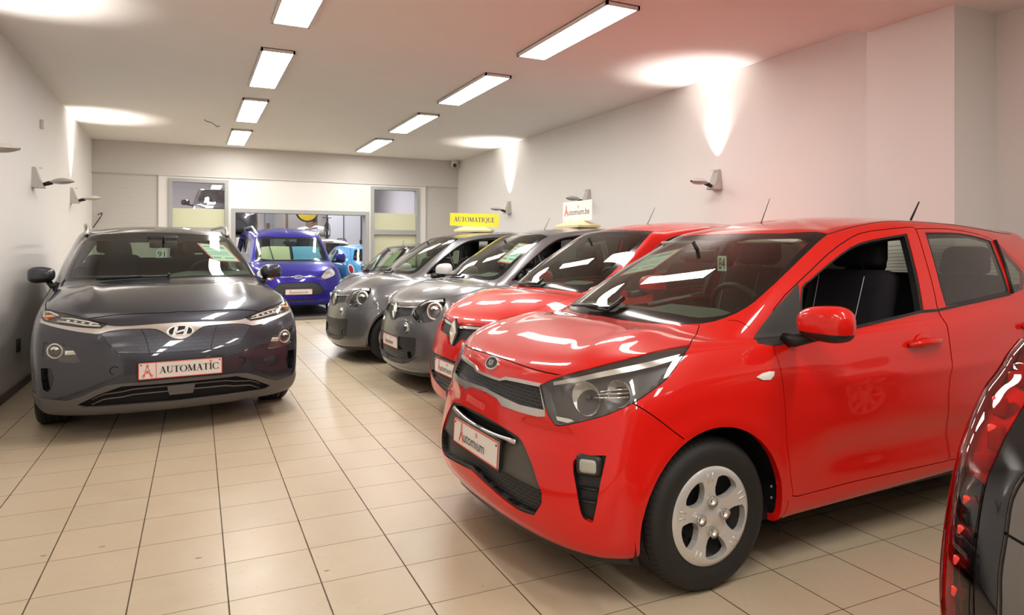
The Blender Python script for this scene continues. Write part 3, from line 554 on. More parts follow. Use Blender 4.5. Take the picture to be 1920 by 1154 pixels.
  'band': [(.02,-.151,.504),(.016,-.004,.498),(.029,.277,.496),(.059,.456,.491),(.046,.483,.334),(.013,.314,.29),(-.002,.107,.263),(-.004,.003,.272),(-.002,-.139,.286)],
  'lowgr': [(.001,-.1,.375),(.002,.14,.367),(.026,.38,.369),(.025,.384,.306),(-.002,.127,.275),(-.004,.004,.28)],
  'ws': [(1.493,-.243,1.453),(1.489,-.016,1.455),(1.464,.293,1.443),(1.555,.488,1.424),(1.33,.581,1.306),(1.14,.613,1.186),(.972,.623,1.07),(.872,.598,1.013),(.833,.586,.995),(.744,.329,.996),(.741,.058,1.005)],
  'wsin': [(1.374,-.075,1.427),(1.382,.136,1.43),(1.401,.376,1.421),(1.451,.525,1.404),(1.307,.556,1.313),(1.126,.576,1.199),(.964,.578,1.088),(.873,.537,1.036),(.799,.237,1.034),(.79,.014,1.035)],
  'badge': [(.091,-.083,.757),(.07,.045,.706),(.044,.003,.631),(.062,-.089,.684)],
  'plate': [(.023,-.24,.481),(.023,.241,.483),(.01,.253,.378),(.007,-.209,.382)]},
'FRD': {
}}
S_F=[0,.16,.32,.47,.61,.73,.83,.91,.965,1.0]
S_A=[.1,.25,.45,.7,1.0]
S_B=[.25,.5,.75,.9,1.0]
S_R=[.965,.9,.8,.65,.45,.22,0]
NF,NA=len(S_F),len(S_F)+len(S_A)
def ring(xB,k):
    # k: f=(x,z) front centre, c=(x,y,z) front corner, b=(y,z), r=(x,y,z) rear corner, e=(x,z) rear centre, n,m exponents, ba,bb bows
    fx,fz=k['f'];cx,cy,cz=k['c'];by,bz=k['b'];rx,ry,rz=k['r'];ex,ez=k['e'];n=k.get('n',2.3);m=k.get('m',2.6)
    xb=k.get('xb',xB)
    P=[]
    for s in S_F:
        g=1-(1-s**n)**(1/n); P.append((fx+(cx-fx)*g, cy*s, fz+(cz-fz)*s**k.get('p',2)))
    for f in S_A:
        g=np.sin(f*np.pi/2); P.append((cx+(xb-cx)*f, cy+(by-cy)*g, cz+(bz-cz)*f+4*k.get('ba',0)*f*(1-f)))
    for f in S_B:
        g=1-np.cos(f*np.pi/2); P.append((xb+(rx-xb)*f, by+(ry-by)*g, bz+(rz-bz)*f+4*k.get('bb',0)*f*(1-f)))
    for s in S_R:
        g=1-(1-s**m)**(1/m); P.append((ex+(rx-ex)*g, ry*s, ez+(rz-ez)*s**2))
    return np.array(P)
def cage(D):
    xB=D['xB'];R=[ring(xB,k) for k in D['low']]
    L=R[-1];B=ring(xB,D['belt']);T=ring(xB,D['roof'])
    n=len(L); w=np.zeros(n); w[:NF]=1-np.array(S_F)**4; wr=np.zeros(n); wr[-len(S_R):]=1-np.array(S_R)**4
    for t in D.get('bt',(.33,.7)):
        q=L+(B-L)*t; q[:,2]+=4*t*(1-t)*(D['crown']*w+D.get('crownr',.0)*wr); q[:,2]+=4*t*(1-t)*D.get('crowns',0)*(1-w)*(1-wr)
        R.append(q)
    R.append(B)
    for t in (.33,.68):
        q=B+(T-B)*t; e=4*t*(1-t); q[:,0]+=e*(-D['gb']*w); q[:,1]+=e*D.get('gs',.02)*(1-w)*(1-wr); q[:,2]+=e*D.get('gz',0.012)*w; R.append(q)
    R.append(T)
    C=T.copy();C[:,1]=0
    xf,xr=T[0,0],T[-1,0]; xm=D.get('xpk',.5*(xf+xr)); zp=D['zpk']
    # centre line roof z: smooth arc through header, peak, rear
    def zc(x):
        a=np.where(x<xm,(xm-x)/(xm-xf+1e-6),(x-xm)/(xr-xm+1e-6)); ze=np.where(x<xm,T[0,2],T[-1,2])
        return zp-(zp-ze)*np.abs(a)**2.0
    x=T[:,0].copy()
    nb=NA-1; j=np.arange(len(x))
    g=np.clip(j/nb,0,1)**1.2; h=np.clip((len(x)-1-j)/(len(x)-1-nb),0,1)**1.2
    C[:,0]=np.where(j<=nb,xf+.25+(xB-xf-.25)*g, xr-.25+(xB-xr+.25)*h)
    C[:,2]=zc(C[:,0])
    for t in (.2,.48,.78):
        q=T+(C-T)*t; q[:,2]=T[:,2]+(C[:,2]-T[:,2])*(1-(1-t)**2); R.append(q)
    R.append(C)
    return np.array(R)
def bmat(n,sub,mirror0=False):
    # uniform cubic b-spline evaluation matrix, end points interpolated (reflected ends)
    M=[];
    for i in range(n-1):
        for k in range(sub):
            M.append((i,k/sub))
    M.append((n-2,1.0))
    W=np.zeros((len(M),n))
    for r,(i,t) in enumerate(M):
        b=[(1-t)**3/6,(3*t**3-6*t**2+4)/6,(-3*t**3+3*t**2+3*t+1)/6,t**3/6]
        for o,bb in zip((-1,0,1,2),b):
            j=i+o
            if j<0: W[r,0]+=2*bb; W[r,1]-=bb
            elif j>=n: W[r,n-1]+=2*bb; W[r,n-2]-=bb
            else: W[r,j]+=bb
    return W
def smooth(G,su,sv,it=2,sym=True):
    # G rows x cols x 3 ; cols mirrored at both ends in y (centre line)
    G=np.asarray(G,float)
    mir=G[:,1:4][:,::-1].copy();mir[...,1]*=-1
    mir2=G[:,-4:-1][:,::-1].copy();mir2[...,1]*=-1
    E=np.concatenate([mir,G,mir2],1)
    r,c=E.shape[:2]
    K=bmat(r,1),bmat(c,1)
    Q=E.copy()
    for _ in range(it):
        ev=np.einsum('ai,bj,ijk->abk',K[0],K[1],Q); Q=Q+(E-ev)
    U=bmat(r,su);V=bmat(c,sv)
    Dn=np.einsum('ai,bj,ijk->abk',U,V,Q)
    Dn=Dn[:,3*sv:-3*sv]
    Dn[:,0,1]=0;Dn[:,-1,1]=0
    return Dn
# ------------------------------------------------------------------ car bodies: smooth half shells cut into panels
CENTER_D = {'front': Vector((-1, 0, 0)), 'side': Vector((0, 1, 0)), 'top': Vector((0, 0, 1)), 'back': Vector((1, 0, 0))}
def refine(P, k=3, sharp=50.0, closed=True):
    """Catmull-Rom subdivision of an outline, corners kept"""
    P = [np.array(p, float) for p in P]; n = len(P); out = []
    def corner(i):
        if not closed and i in (0, n - 1): return True
        a = P[i] - P[i - 1]; b = P[(i + 1) % n] - P[i]
        c = a.dot(b) / (np.linalg.norm(a) * np.linalg.norm(b) + 1e-9)
        return math.degrees(math.acos(max(-1, min(1, c)))) > sharp
    cs = [corner(i) for i in range(n)]
    for i in range(n if closed else n - 1):
        j = (i + 1) % n; p1, p2 = P[i], P[j]
        p0 = P[i - 1] if not cs[i] else p1 * 2 - p2 if False else p1
        p3 = P[(j + 1) % n] if not cs[j] else p2
        for s in range(k):
            t = s / k
            out.append(0.5 * ((2 * p1) + (-p0 + p2) * t + (2 * p0 - 5 * p1 + 4 * p2 - p3) * t * t + (-p0 + 3 * p1 - 3 * p2 + p3) * t ** 3))
    if not closed: out.append(P[-1])
    return out
def offset2(P, w):
    n = len(P); out = []
    A = sum(P[i][0] * P[(i + 1) % n][1] - P[(i + 1) % n][0] * P[i][1] for i in range(n))
    s = 1 if A > 0 else -1
    for i in range(n):
        a = np.array(P[i]) - np.array(P[i - 1]); b = np.array(P[(i + 1) % n]) - np.array(P[i])
        na = np.array([a[1], -a[0]]) / (np.linalg.norm(a) + 1e-9); nb = np.array([b[1], -b[0]]) / (np.linalg.norm(b) + 1e-9)
        m = na + nb; l = np.linalg.norm(m)
        m = m / l if l > 1e-6 else na
        k = 1 / max(0.5, m.dot(na))
        out.append(tuple(np.array(P[i]) + m * w * s * k))
    return out
def inpoly(x, y, P):
    c = False; j = len(P) - 1
    for i in range(len(P)):
        if (P[i][1] > y) != (P[j][1] > y) and x < (P[j][0] - P[i][0]) * (y - P[i][1]) / (P[j][1] - P[i][1]) + P[i][0]: c = not c
        j = i
    return c

class Shell:
    def __init__(s, D, sub=5, deform=None):
        G = smooth(cage(D), sub, sub)
        if deform: G = deform(G)
        s.setup(G)
    def setup(s, G, flip=False):
        r, c = G.shape[:2]; s.G = G
        du = np.gradient(G, axis=0); dv = np.gradient(G, axis=1)
        n = np.cross(dv, du); n /= np.linalg.norm(n, axis=2, keepdims=True) + 1e-12
        # outward
        ctr = np.array([G[..., 0].mean(), 0, G[..., 2].mean()])
        if (n * (G - ctr)).sum() < 0: n = -n; s.rev = True
        else: s.rev = False
        n[:, 0, 1] = 0; n[:, -1, 1] = 0
        s.V = [Vector(p) for p in G.reshape(-1, 3)]; s.Nn = [Vector(p).normalized() for p in n.reshape(-1, 3)]
        idx = np.arange(r * c).reshape(r, c)
        q = np.stack([idx[:-1, :-1], idx[:-1, 1:], idx[1:, 1:], idx[1:, :-1]], -1).reshape(-1, 4)
        s.Q = [tuple(int(k) for k in f) for f in (q[:, ::-1] if s.rev else q)]
        s.bvh = BVHTree.FromPolygons(s.V, s.Q)
        bm = bmesh.new(); s.bm = bm
        vs = [bm.verts.new(p) for p in s.V]
        s.t = bm.faces.layers.int.new('t'); s.names = ['body']
        for f in s.Q:
            try: bm.faces.new([vs[i] for i in f])
            except ValueError: pass
        bm.normal_update()
    def near(s, p):
        loc, nor, i, d = s.bvh.find_nearest(Vector(p)); return loc, i
    def normal(s, p):
        loc, i = s.near(p); q = s.Q[i]
        w = poly_3d_calc([s.V[k] for k in q], loc); n = Vector((0, 0, 0))
        for k, x in zip(q, w): n += s.Nn[k] * x
        return n.normalized() if n.length > 1e-6 else Vector((0, 0, 1))
    def on(s, p, off=0.0):
        loc, i = s.near(p); return loc + s.normal(p) * off
    def tagid(s, name):
        if name not in s.names: s.names.append(name)
        return s.names.index(name)
    def _cut2(s, P2, d, e1, e2, depth, dr, name, allow, facing):
        bm = s.bm; t = s.t; tid = s.tagid(name)
        xs = [p[0] for p in P2]; ys = [p[1] for p in P2]
        x0, x1, y0, y1 = min(xs) - .01, max(xs) + .01, min(ys) - .01, max(ys) + .01
        al = None if allow is None else {s.tagid(a) for a in allow}
        box = {}
        def info(f):
            a = [(v.co.dot(e1), v.co.dot(e2)) for v in f.verts]
            return (min(p[0] for p in a), max(p[0] for p in a), min(p[1] for p in a), max(p[1] for p in a), a)
        def ok(f):
            if al is not None and f[t] not in al: return False
            if facing is not None and f.normal.dot(d) < facing: return False
            c = f.verts[0].co
            return abs(c.dot(d) - depth) < dr
        for f in bm.faces:
            if not ok(f): continue
            b = info(f)
            if b[1] < x0 or b[0] > x1 or b[3] < y0 or b[2] > y1: continue
            box[f] = b
        n = len(P2)
        for i in range(n):
            a, b = P2[i], P2[(i + 1) % n]
            dx, dy = b[0] - a[0], b[1] - a[1]; l = math.hypot(dx, dy)
            if l < 1e-6: continue
            nx, ny = -dy / l, dx / l; k = nx * a[0] + ny * a[1]
            bx0, bx1, by0, by1 = min(a[0], b[0]) - 1e-4, max(a[0], b[0]) + 1e-4, min(a[1], b[1]) - 1e-4, max(a[1], b[1]) + 1e-4
            sel = []
            for f, q in box.items():
                if q[1] < bx0 or q[0] > bx1 or q[3] < by0 or q[2] > by1: continue
                sd = [nx * u + ny * v - k for u, v in q[4]]
                if min(sd) < -2e-5 and max(sd) > 2e-5: sel.append(f)
            if not sel: continue
            ge = set()
            for f in sel:
                ge.update(f.edges); ge.update(f.verts)
            r = bmesh.ops.bisect_plane(bm, geom=list(ge) + sel, dist=1e-5, plane_co=e1 * a[0] + e2 * a[1], plane_no=e1 * nx + e2 * ny)
            for g in r['geom']:
                if isinstance(g, bmesh.types.BMFace): box[g] = info(g)
            for f in sel:
                if f.is_valid: box[f] = info(f)
        got = []
        for f in box:
            if not f.is_valid: continue
            c = f.calc_center_median()
            if inpoly(c.dot(e1), c.dot(e2), P2): f[t] = tid; got.append(f)
        return got
    def cut(s, P, name, d=None, gap=0.0, center=False, allow=('body',), facing=-0.05, k=3, dr=0.45, gapname='gap', sharp=50):
        P = [np.array(p, float) for p in P]
        if center: P = [np.array([P[0][0], -0.1, P[0][2]])] + P + [np.array([P[-1][0], -0.1, P[-1][2]])]
        if d is None:
            d = Vector((0, 0, 0))
            for p in P:
                if p[1] > -0.05: d += s.normal(p)
        elif isinstance(d, str): d = CENTER_D[d]
        d = Vector(d).normalized()
        if k > 1: P = refine(P, k, sharp)
        a = Vector((0, 0, 1)) if abs(d.z) < 0.9 else Vector((1, 0, 0))
        e1 = a.cross(d).normalized(); e2 = d.cross(e1)
        dep = sum(Vector(p).dot(d) for p in P) / len(P)
        P2 = [(Vector(p).dot(e1), Vector(p).dot(e2)) for p in P]
        if gap:
            s._cut2(offset2(P2, gap), d, e1, e2, dep, dr, gapname, allow, facing)
            return s._cut2(P2, d, e1, e2, dep, dr, name, (gapname,), facing)
        return s._cut2(P2, d, e1, e2, dep, dr, name, allow, facing)
    def line(s, P, w=0.0025, name='gap', d=None, allow=('body',), k=3):
        P = [np.array(p, float) for p in P]
        if d is None:
            d = Vector((0, 0, 0))
            for p in P: d += s.normal(p)
        elif isinstance(d, str): d = CENTER_D[d]
        d = Vector(d).normalized(); a = Vector((0, 0, 1)) if abs(d.z) < 0.9 else Vector((1, 0, 0))
        e1 = a.cross(d).normalized(); e2 = d.cross(e1); P = refine(P, k, 60, False)
        q = [np.array((Vector(p).dot(e1), Vector(p).dot(e2))) for p in P]; Lf = []; Rt = []
        for i in range(len(q)):
            t = q[min(i + 1, len(q) - 1)] - q[max(i - 1, 0)]; t /= np.linalg.norm(t) + 1e-9; n = np.array([-t[1], t[0]])
            Lf.append(tuple(q[i] + n * w)); Rt.append(tuple(q[i] - n * w))
        dep = sum(Vector(p).dot(d) for p in P) / len(P)
        return s._cut2(Lf + Rt[::-1], d, e1, e2, dep, 0.5, name, allow, -0.05)
    def faces(s, name):
        i = s.names.index(name) if name in s.names else -1
        return [f for f in s.bm.faces if f[s.t] == i]
    def emit(s, name, obj, mats, parent, tagname=None, off=0.0, flange=0.012, sides='mirror', smooth_n=True, filt=None, inset_n=None, label=None, keep_open=False, scale=None):
        """turns the faces tagged name into object(s). sides: mirror = one object both sides, pair = two objects"""
        fs = s.faces(name)
        if filt: fs = [f for f in fs if filt(f.calc_center_median())]
        if not fs: print('EMPTY PANEL', name); return None
        ids = {}; V = []; Nv = []; F = []
        for f in fs:
            q = []
            for v in f.verts:
                if v not in ids:
                    ids[v] = len(V); n = s.normal(v.co); p = v.co + n * off
                    if abs(v.co.y) < 1e-4: p.y = 0
                    V.append(p); Nv.append(n)
                q.append(ids[v])
            F.append(q)
        cnt = {}
        for q in F:
            for a, b in zip(q, q[1:] + q[:1]): cnt[(a, b)] = 1
        nb = len(V)
        if flange:
            bd = [(a, b) for (a, b) in cnt if (b, a) not in cnt and not (abs(V[a].y) < 1e-4 and abs(V[b].y) < 1e-4)]
            low = {}
            def lo(i):
                if i not in low: low[i] = len(V); p = V[i] - Nv[i] * (flange + 0.004 if flange < -0.008 else flange); V.append(p); Nv.append(None)
                return low[i]
            for a, b in bd: F.append([b, a, lo(a), lo(b)])
        objs = []
        def mk(sgns, nm):
            VV = []; FF = []; NN = []
            for sg in sgns:
                o = len(VV)
                VV += [(p.x, p.y * sg, p.z) for p in V]
                NN += [(n.x, n.y * sg, n.z) if n is not None else (0, 0, 0) for n in Nv]
                FF += [[i + o for i in (q if sg > 0 else q[::-1])] for q in F]
            me = bpy.data.meshes.new(nm); me.from_pydata(VV, [], FF)
            for m in (mats if isinstance(mats, (list, tuple)) else [mats]): me.materials.append(M[m] if isinstance(m, str) else m)
            me.polygons.foreach_set('use_smooth', [True] * len(FF)); me.update()
            if smooth_n:
                # panel faces share the normals of the whole body; the turned-in edges keep their own
                ln = []
                nf = len(FF) // len(sgns); body_f = len(fs)
                for pi, p in enumerate(me.polygons):
                    own = (pi % nf) >= body_f
                    for vi in p.vertices:
                        ln.append(tuple(p.normal) if own else NN[vi])
                me.normals_split_custom_set(ln)
            o = bpy.data.objects.new(nm, me); COL.objects.link(o); o.parent = parent
            if label: o['label'] = label
            return o
        if sides == 'mirror': return mk((1, -1), obj)
        if sides == 'pair': return [mk((1,), obj), mk((-1,), obj)]
        return mk((sides,), obj)

def shut(parent, o):
    pass

# ------------------------------------------------------------------ wheels
def sheetcut(prof, holes, seg=72, rad=9, depth=0.02):
    """disc of profile z(r) with holes; returns V,F (disc in u,v; w outward)"""
    bm = bmesh.new(); t = bm.faces.layers.int.new('t')
    rs = np.linspace(0.0, 1.0, rad + 1); Rm = prof[-1][0]
    pr = np.array(prof); rows = []
    for k, q in enumerate(rs):
        r = q * Rm; z = np.interp(r, pr[:, 0], pr[:, 1])
        rows.append([bm.verts.new((r * math.cos(2 * math.pi * i / seg), r * math.sin(2 * math.pi * i / seg), z)) for i in range(seg)] if k else [bm.verts.new((0, 0, z))])
    for k in range(rad):
        for i in range(seg):
            j = (i + 1) % seg
            if k == 0: bm.faces.new((rows[0][0], rows[1][i], rows[1][j]))
            else: bm.faces.new((rows[k][i], rows[k + 1][i], rows[k + 1][j], rows[k][j]))
    for P in holes:
        n = len(P); cand = set(f for f in bm.faces if any(True for v in f.verts))
        for i in range(n):
            a, b = P[i], P[(i + 1) % n]; dx, dy = b[0] - a[0], b[1] - a[1]; l = math.hypot(dx, dy)
            nx, ny = -dy / l, dx / l; k = nx * a[0] + ny * a[1]; sel = []
            x0, x1, y0, y1 = min(a[0], b[0]), max(a[0], b[0]), min(a[1], b[1]), max(a[1], b[1])
            for f in bm.faces:
                q = [(v.co.x, v.co.y) for v in f.verts]
                if max(p[0] for p in q) < x0 or min(p[0] for p in q) > x1 or max(p[1] for p in q) < y0 or min(p[1] for p in q) > y1: continue
                sd = [nx * u + ny * v - k for u, v in q]
                if min(sd) < -1e-5 and max(sd) > 1e-5: sel.append(f)
            if sel:
                ge = set()
                for f in sel: ge.update(f.edges); ge.update(f.verts)
                bmesh.ops.bisect_plane(bm, geom=list(ge) + sel, dist=1e-6, plane_co=(a[0], a[1], 0), plane_no=(nx, ny, 0))
        dl = [f for f in bm.faces if inpoly(f.calc_center_median().x, f.calc_center_median().y, P)]
        bmesh.ops.delete(bm, geom=dl, context='FACES')
    bm.verts.index_update()
    V = [v.co.copy() for v in bm.verts]; F = [[v.index for v in f.verts] for f in bm.faces]
    E = [(e.verts[0].index, e.verts[1].index, e.link_faces[0]) for e in bm.edges if len(e.link_faces) == 1]
    n0 = len(V); low = {}; F2 = []
    for a, b, f in E:
        for i in (a, b):
            if i not in low: low[i] = len(V); V.append(V[i] - Vector((0, 0, depth)))
        vs = [v.index for v in f.verts]; ia = vs.index(a)
        if vs[(ia + 1) % len(vs)] == b: F2.append([b, a, low[a], low[b]])
        else: F2.append([a, b, low[b], low[a]])
    bm.free()
    return V, F, F2
_WH = {}
def rot2(P, a): c, s = math.cos(a), math.sin(a); return [(x * c - y * s, x * s + y * c) for x, y in P]
def wheel_meshes(style, Rt, Wt, Rr):
    """meshes with the outer face towards -y (local), centre at the axle end"""
    k = (style, Rt, Wt, Rr)
    if k in _WH: return _WH[k]
    t = MB(); h = Wt / 2
    # tread with three grooves, shoulders, bulged sidewall, rim lip ; profile along +y from outer face
    pr = [(Rr - 0.012, 0.012), (Rr + 0.004, 0.004), (Rr + 0.02, -0.004 + 0.002), (Rr + (Rt - Rr) * .45, -0.009), (Rr + (Rt - Rr) * .72, -0.002), (Rt - 0.016, 0.010), (Rt - 0.006, 0.022), (Rt - 0.001, 0.034)]
    for g in (0.30, 0.5, 0.70):
        y = Wt * g
        pr += [(Rt, y - 0.006), (Rt - 0.006, y - 0.004), (Rt - 0.006, y + 0.004), (Rt, y + 0.006)]
    pr += [(Rt - 0.001, Wt - 0.034), (Rt - 0.006, Wt - 0.022), (Rt - 0.016, Wt - 0.010), (Rr + 0.02, Wt), (Rr - 0.012, Wt - 0.012)]
    t.lathe(pr[::-1], 72, 'y')
    # shoulder sipes
    for i in range(72):
        a = 2 * math.pi * i / 72; da = 0.006
        V = []
        for q in (a - da, a + da):
            for r, y in ((Rt - 0.013, 0.0125), (Rt - 0.0045, 0.0235), (Rt + 0.0004, 0.036), (Rt + 0.0006, 0.05)):
                V.append((r * math.cos(q) * 1.0008, y - 0.0004, r * math.sin(q) * 1.0008))
        t.add(V, [(0, 1, 5, 4), (1, 2, 6, 5), (2, 3, 7, 6)], 1)
    hub = MB(); det = MB(); back = MB(); bolts = MB()
    back.lathe([(0.0, 0.075), (Rr * 0.55, 0.07), (Rr * 0.8, 0.06), (Rr - 0.004, 0.02)][::-1], 48, 'y')
    back.lathe([(Rr - 0.006, 0.0), (Rr - 0.012, 0.10)][::-1], 48, 'y')
    fr = Matrix(((1, 0, 0, 0), (0, 0, -1, 0), (0, 1, 0, 0), (0, 0, 0, 1)))  # (u,v,w)->(x,z,-y)
    fr = Matrix(((1, 0, 0, 0), (0, 0, -1, 0), (0, 1, 0, 0), (0, 0, 0, 1)))
    if style == 'five':
        prof = [(0, 0.006), (Rr * .16, 0.005), (Rr * .20, -0.004), (Rr * .45, -0.004), (Rr * .7, 0.006), (Rr * .93, 0.010), (Rr, -0.004)]
        hole = refine([(0.40 * Rr, -0.08 * Rr), (0.55 * Rr, -0.225 * Rr), (0.74 * Rr, -0.285 * Rr), (0.82 * Rr, -0.20 * Rr), (0.86 * Rr, 0), (0.82 * Rr, 0.20 * Rr), (0.74 * Rr, 0.285 * Rr), (0.55 * Rr, 0.225 * Rr), (0.40 * Rr, 0.08 * Rr)], 2)
        hole = [tuple(p) for p in hole]
        holes = [rot2(hole, R(-12 + 72 * i)) for i in range(5)]
        V, F, F2 = sheetcut(prof, holes, depth=0.028)
        hub.add([fr @ v for v in V], F, 0, True)
        hub.add([fr @ v for v in V], F2, 0, False)
        for i in range(4):
            a = R(90 * i + 2); c = (0.315 * Rr * math.cos(a), 0.315 * Rr * math.sin(a))
            bolts.lathe([(0.0, 0.012), (0.009, 0.012), (0.0105, 0.0), (0.017, -0.003), (0.018, 0.003), (0.021, 0.004), (0.022, -0.004)][::-1], 12, 'y', (c[0], -0.012 + 0.004, c[1]))
        for i in range(5):
            for sgn in (-1, 1):
                a = R(-12 + 36 + 72 * i); ca, sa = math.cos(a), math.sin(a); off = sgn * 0.055 * Rr
                A = (0.72 * Rr * ca - off * sa, 0.72 * Rr * sa + off * ca); B = (0.90 * Rr * ca - off * 1.3 * sa, 0.90 * Rr * sa + off * 1.3 * ca)
                hub.tube([fr @ Vector((A[0], A[1], 0.006)), fr @ Vector((B[0], B[1], 0.009))], 0.0028, 6)
        for i in range(16):
            a = 2 * math.pi * i / 16
            det.lathe([(0.0, 0.0), (0.011, 0.0), (0.012, -0.002)], 10, 'y', (0.64 * Rr * math.cos(a), 0.066, 0.64 * Rr * math.sin(a)))
    else:
        prof = [(0, 0.0), (Rr * .2, -0.002), (Rr * .5, -0.012), (Rr * .85, -0.002), (Rr, 0.002)]
        hole = [(0.30 * Rr, -0.045 * Rr), (0.80 * Rr, -0.19 * Rr), (0.86 * Rr, 0), (0.80 * Rr, 0.19 * Rr), (0.30 * Rr, 0.045 * Rr)]
        holes = [rot2(hole, R(20 + 45 * i)) for i in range(8)]
        V, F, F2 = sheetcut(prof, holes, 48, 7, 0.02)
        hub.add([fr @ v for v in V], F, 0, True); hub.add([fr @ v for v in V], F2, 0, False)
    _WH[k] = (t, hub, back, bolts, det)
    return _WH[k]
_WO = {}
def wheels(car, xf, xr, yf, Rt=0.291, Wt=0.175, Rr=0.185, style='five', steer=0.0):
    for x in (xf, xr):
        for sg in (-1, 1):
            T = Matrix.Translation((x, sg * yf, Rt - 0.004)) @ (Matrix.Identity(4) if sg < 0 else Matrix.Rotation(math.pi, 4, 'Z'))
            k = (style, Rt, Wt, Rr)
            if k not in _WO:
                t, hub, back, bolts, det = wheel_meshes(*k)
                w = t.build('wheel', ['rubber', 'gap']); parts = []
                parts.append(back.build('rim', 'steel'))
                parts.append(hub.build('hubcap', 'hub'))
                if bolts.v: parts.append(bolts.build('wheel_bolts', 'chrome'))
                if det.v: parts.append(det.build('vent_holes', 'gap'))
                _WO[k] = (w, parts)
            else:
                w0, p0 = _WO[k]; w = w0.copy(); COL.objects.link(w); parts = []
                for p in p0: q = p.copy(); COL.objects.link(q); parts.append(q)
            w.parent = car; w.matrix_local = T
            for p in parts: p.parent = w
def wells(car, xs, y, Rw, depth=0.24, z0=0.29):
    for x in xs:
        for sg in (-1, 1):
            b = MB(); b.lathe([(Rw, 0.0), (Rw, -depth), (0.05, -depth)], 28, 'y', (x, 0, z0), a0=-0.35, a1=math.pi + 0.35)
            if sg < 0: b.v = [(p[0], -p[1], p[2]) for p in b.v]
            b.v = [(p[0], p[1] + sg * y, p[2]) for p in b.v]
            b.build('wheel_arch_liner', 'black', car)
def underbody(car, x0, x1, hw, z=0.20, xf=0.6, xr=3.0, Rw=0.33):
    b = MB()
    b.box(xf + Rw, xr - Rw, -hw, hw, z, z + 0.06); b.box(x0, xf + Rw, -hw + 0.22, hw - 0.22, z, z + 0.10); b.box(xr - Rw, x1, -hw + 0.22, hw - 0.22, z + 0.02, z + 0.12)
    b.build('underbody', 'black', car)

# ------------------------------------------------------------------ cabin
def headrest(b, x, y, z, w=0.26, h=0.20):
    def shp(bm):
        for v in bm.verts:
            if v.co.z > 0: v.co.y *= 0.86; v.co.x += 0.03
    b.rbox((x, y, z), (0.11, w, h), 0.045, 4, 0, shp)
def seat(car, x, y, z=0.32, row='front', stitch=True, mat_='seat'):
    b = MB()
    def lean(bm):
        for v in bm.verts: v.co.x += (v.co.z + 0.32) * 0.30; v.co.y *= (1.0 - 0.10 * max(0, v.co.z))
    b.rbox((x, y, z + 0.11), (0.52, 0.50, 0.18), 0.07, 4)
    b.rbox((x + 0.24, y, z + 0.48), (0.15, 0.49, 0.62), 0.065, 4, 0, lean)
    o = b.build('front_seat' if row == 'front' else 'rear_seat', mat_, car)
    h = MB(); headrest(h, x + 0.455, y, z + 0.92, 0.30, 0.235)
    for s in (-0.05, 0.05): h.tube([(x + 0.42, y + s, z + 0.78), (x + 0.44, y + s, z + 0.90)], 0.006, 6, 1)
    h.build('headrest', [mat_, 'chrome'], o)
    if stitch:
        t = MB()
        for s in (-0.115, 0.115):
            t.tube([(x + 0.145 + 0.30 * (k / 6 * 0.56 + 0.02), y + s * (1 + 0.15 * k / 6), z + 0.20 + 0.56 * k / 6) for k in range(7)], 0.0022, 4)
        t.build('stitching', 'stitch', o)
    return o
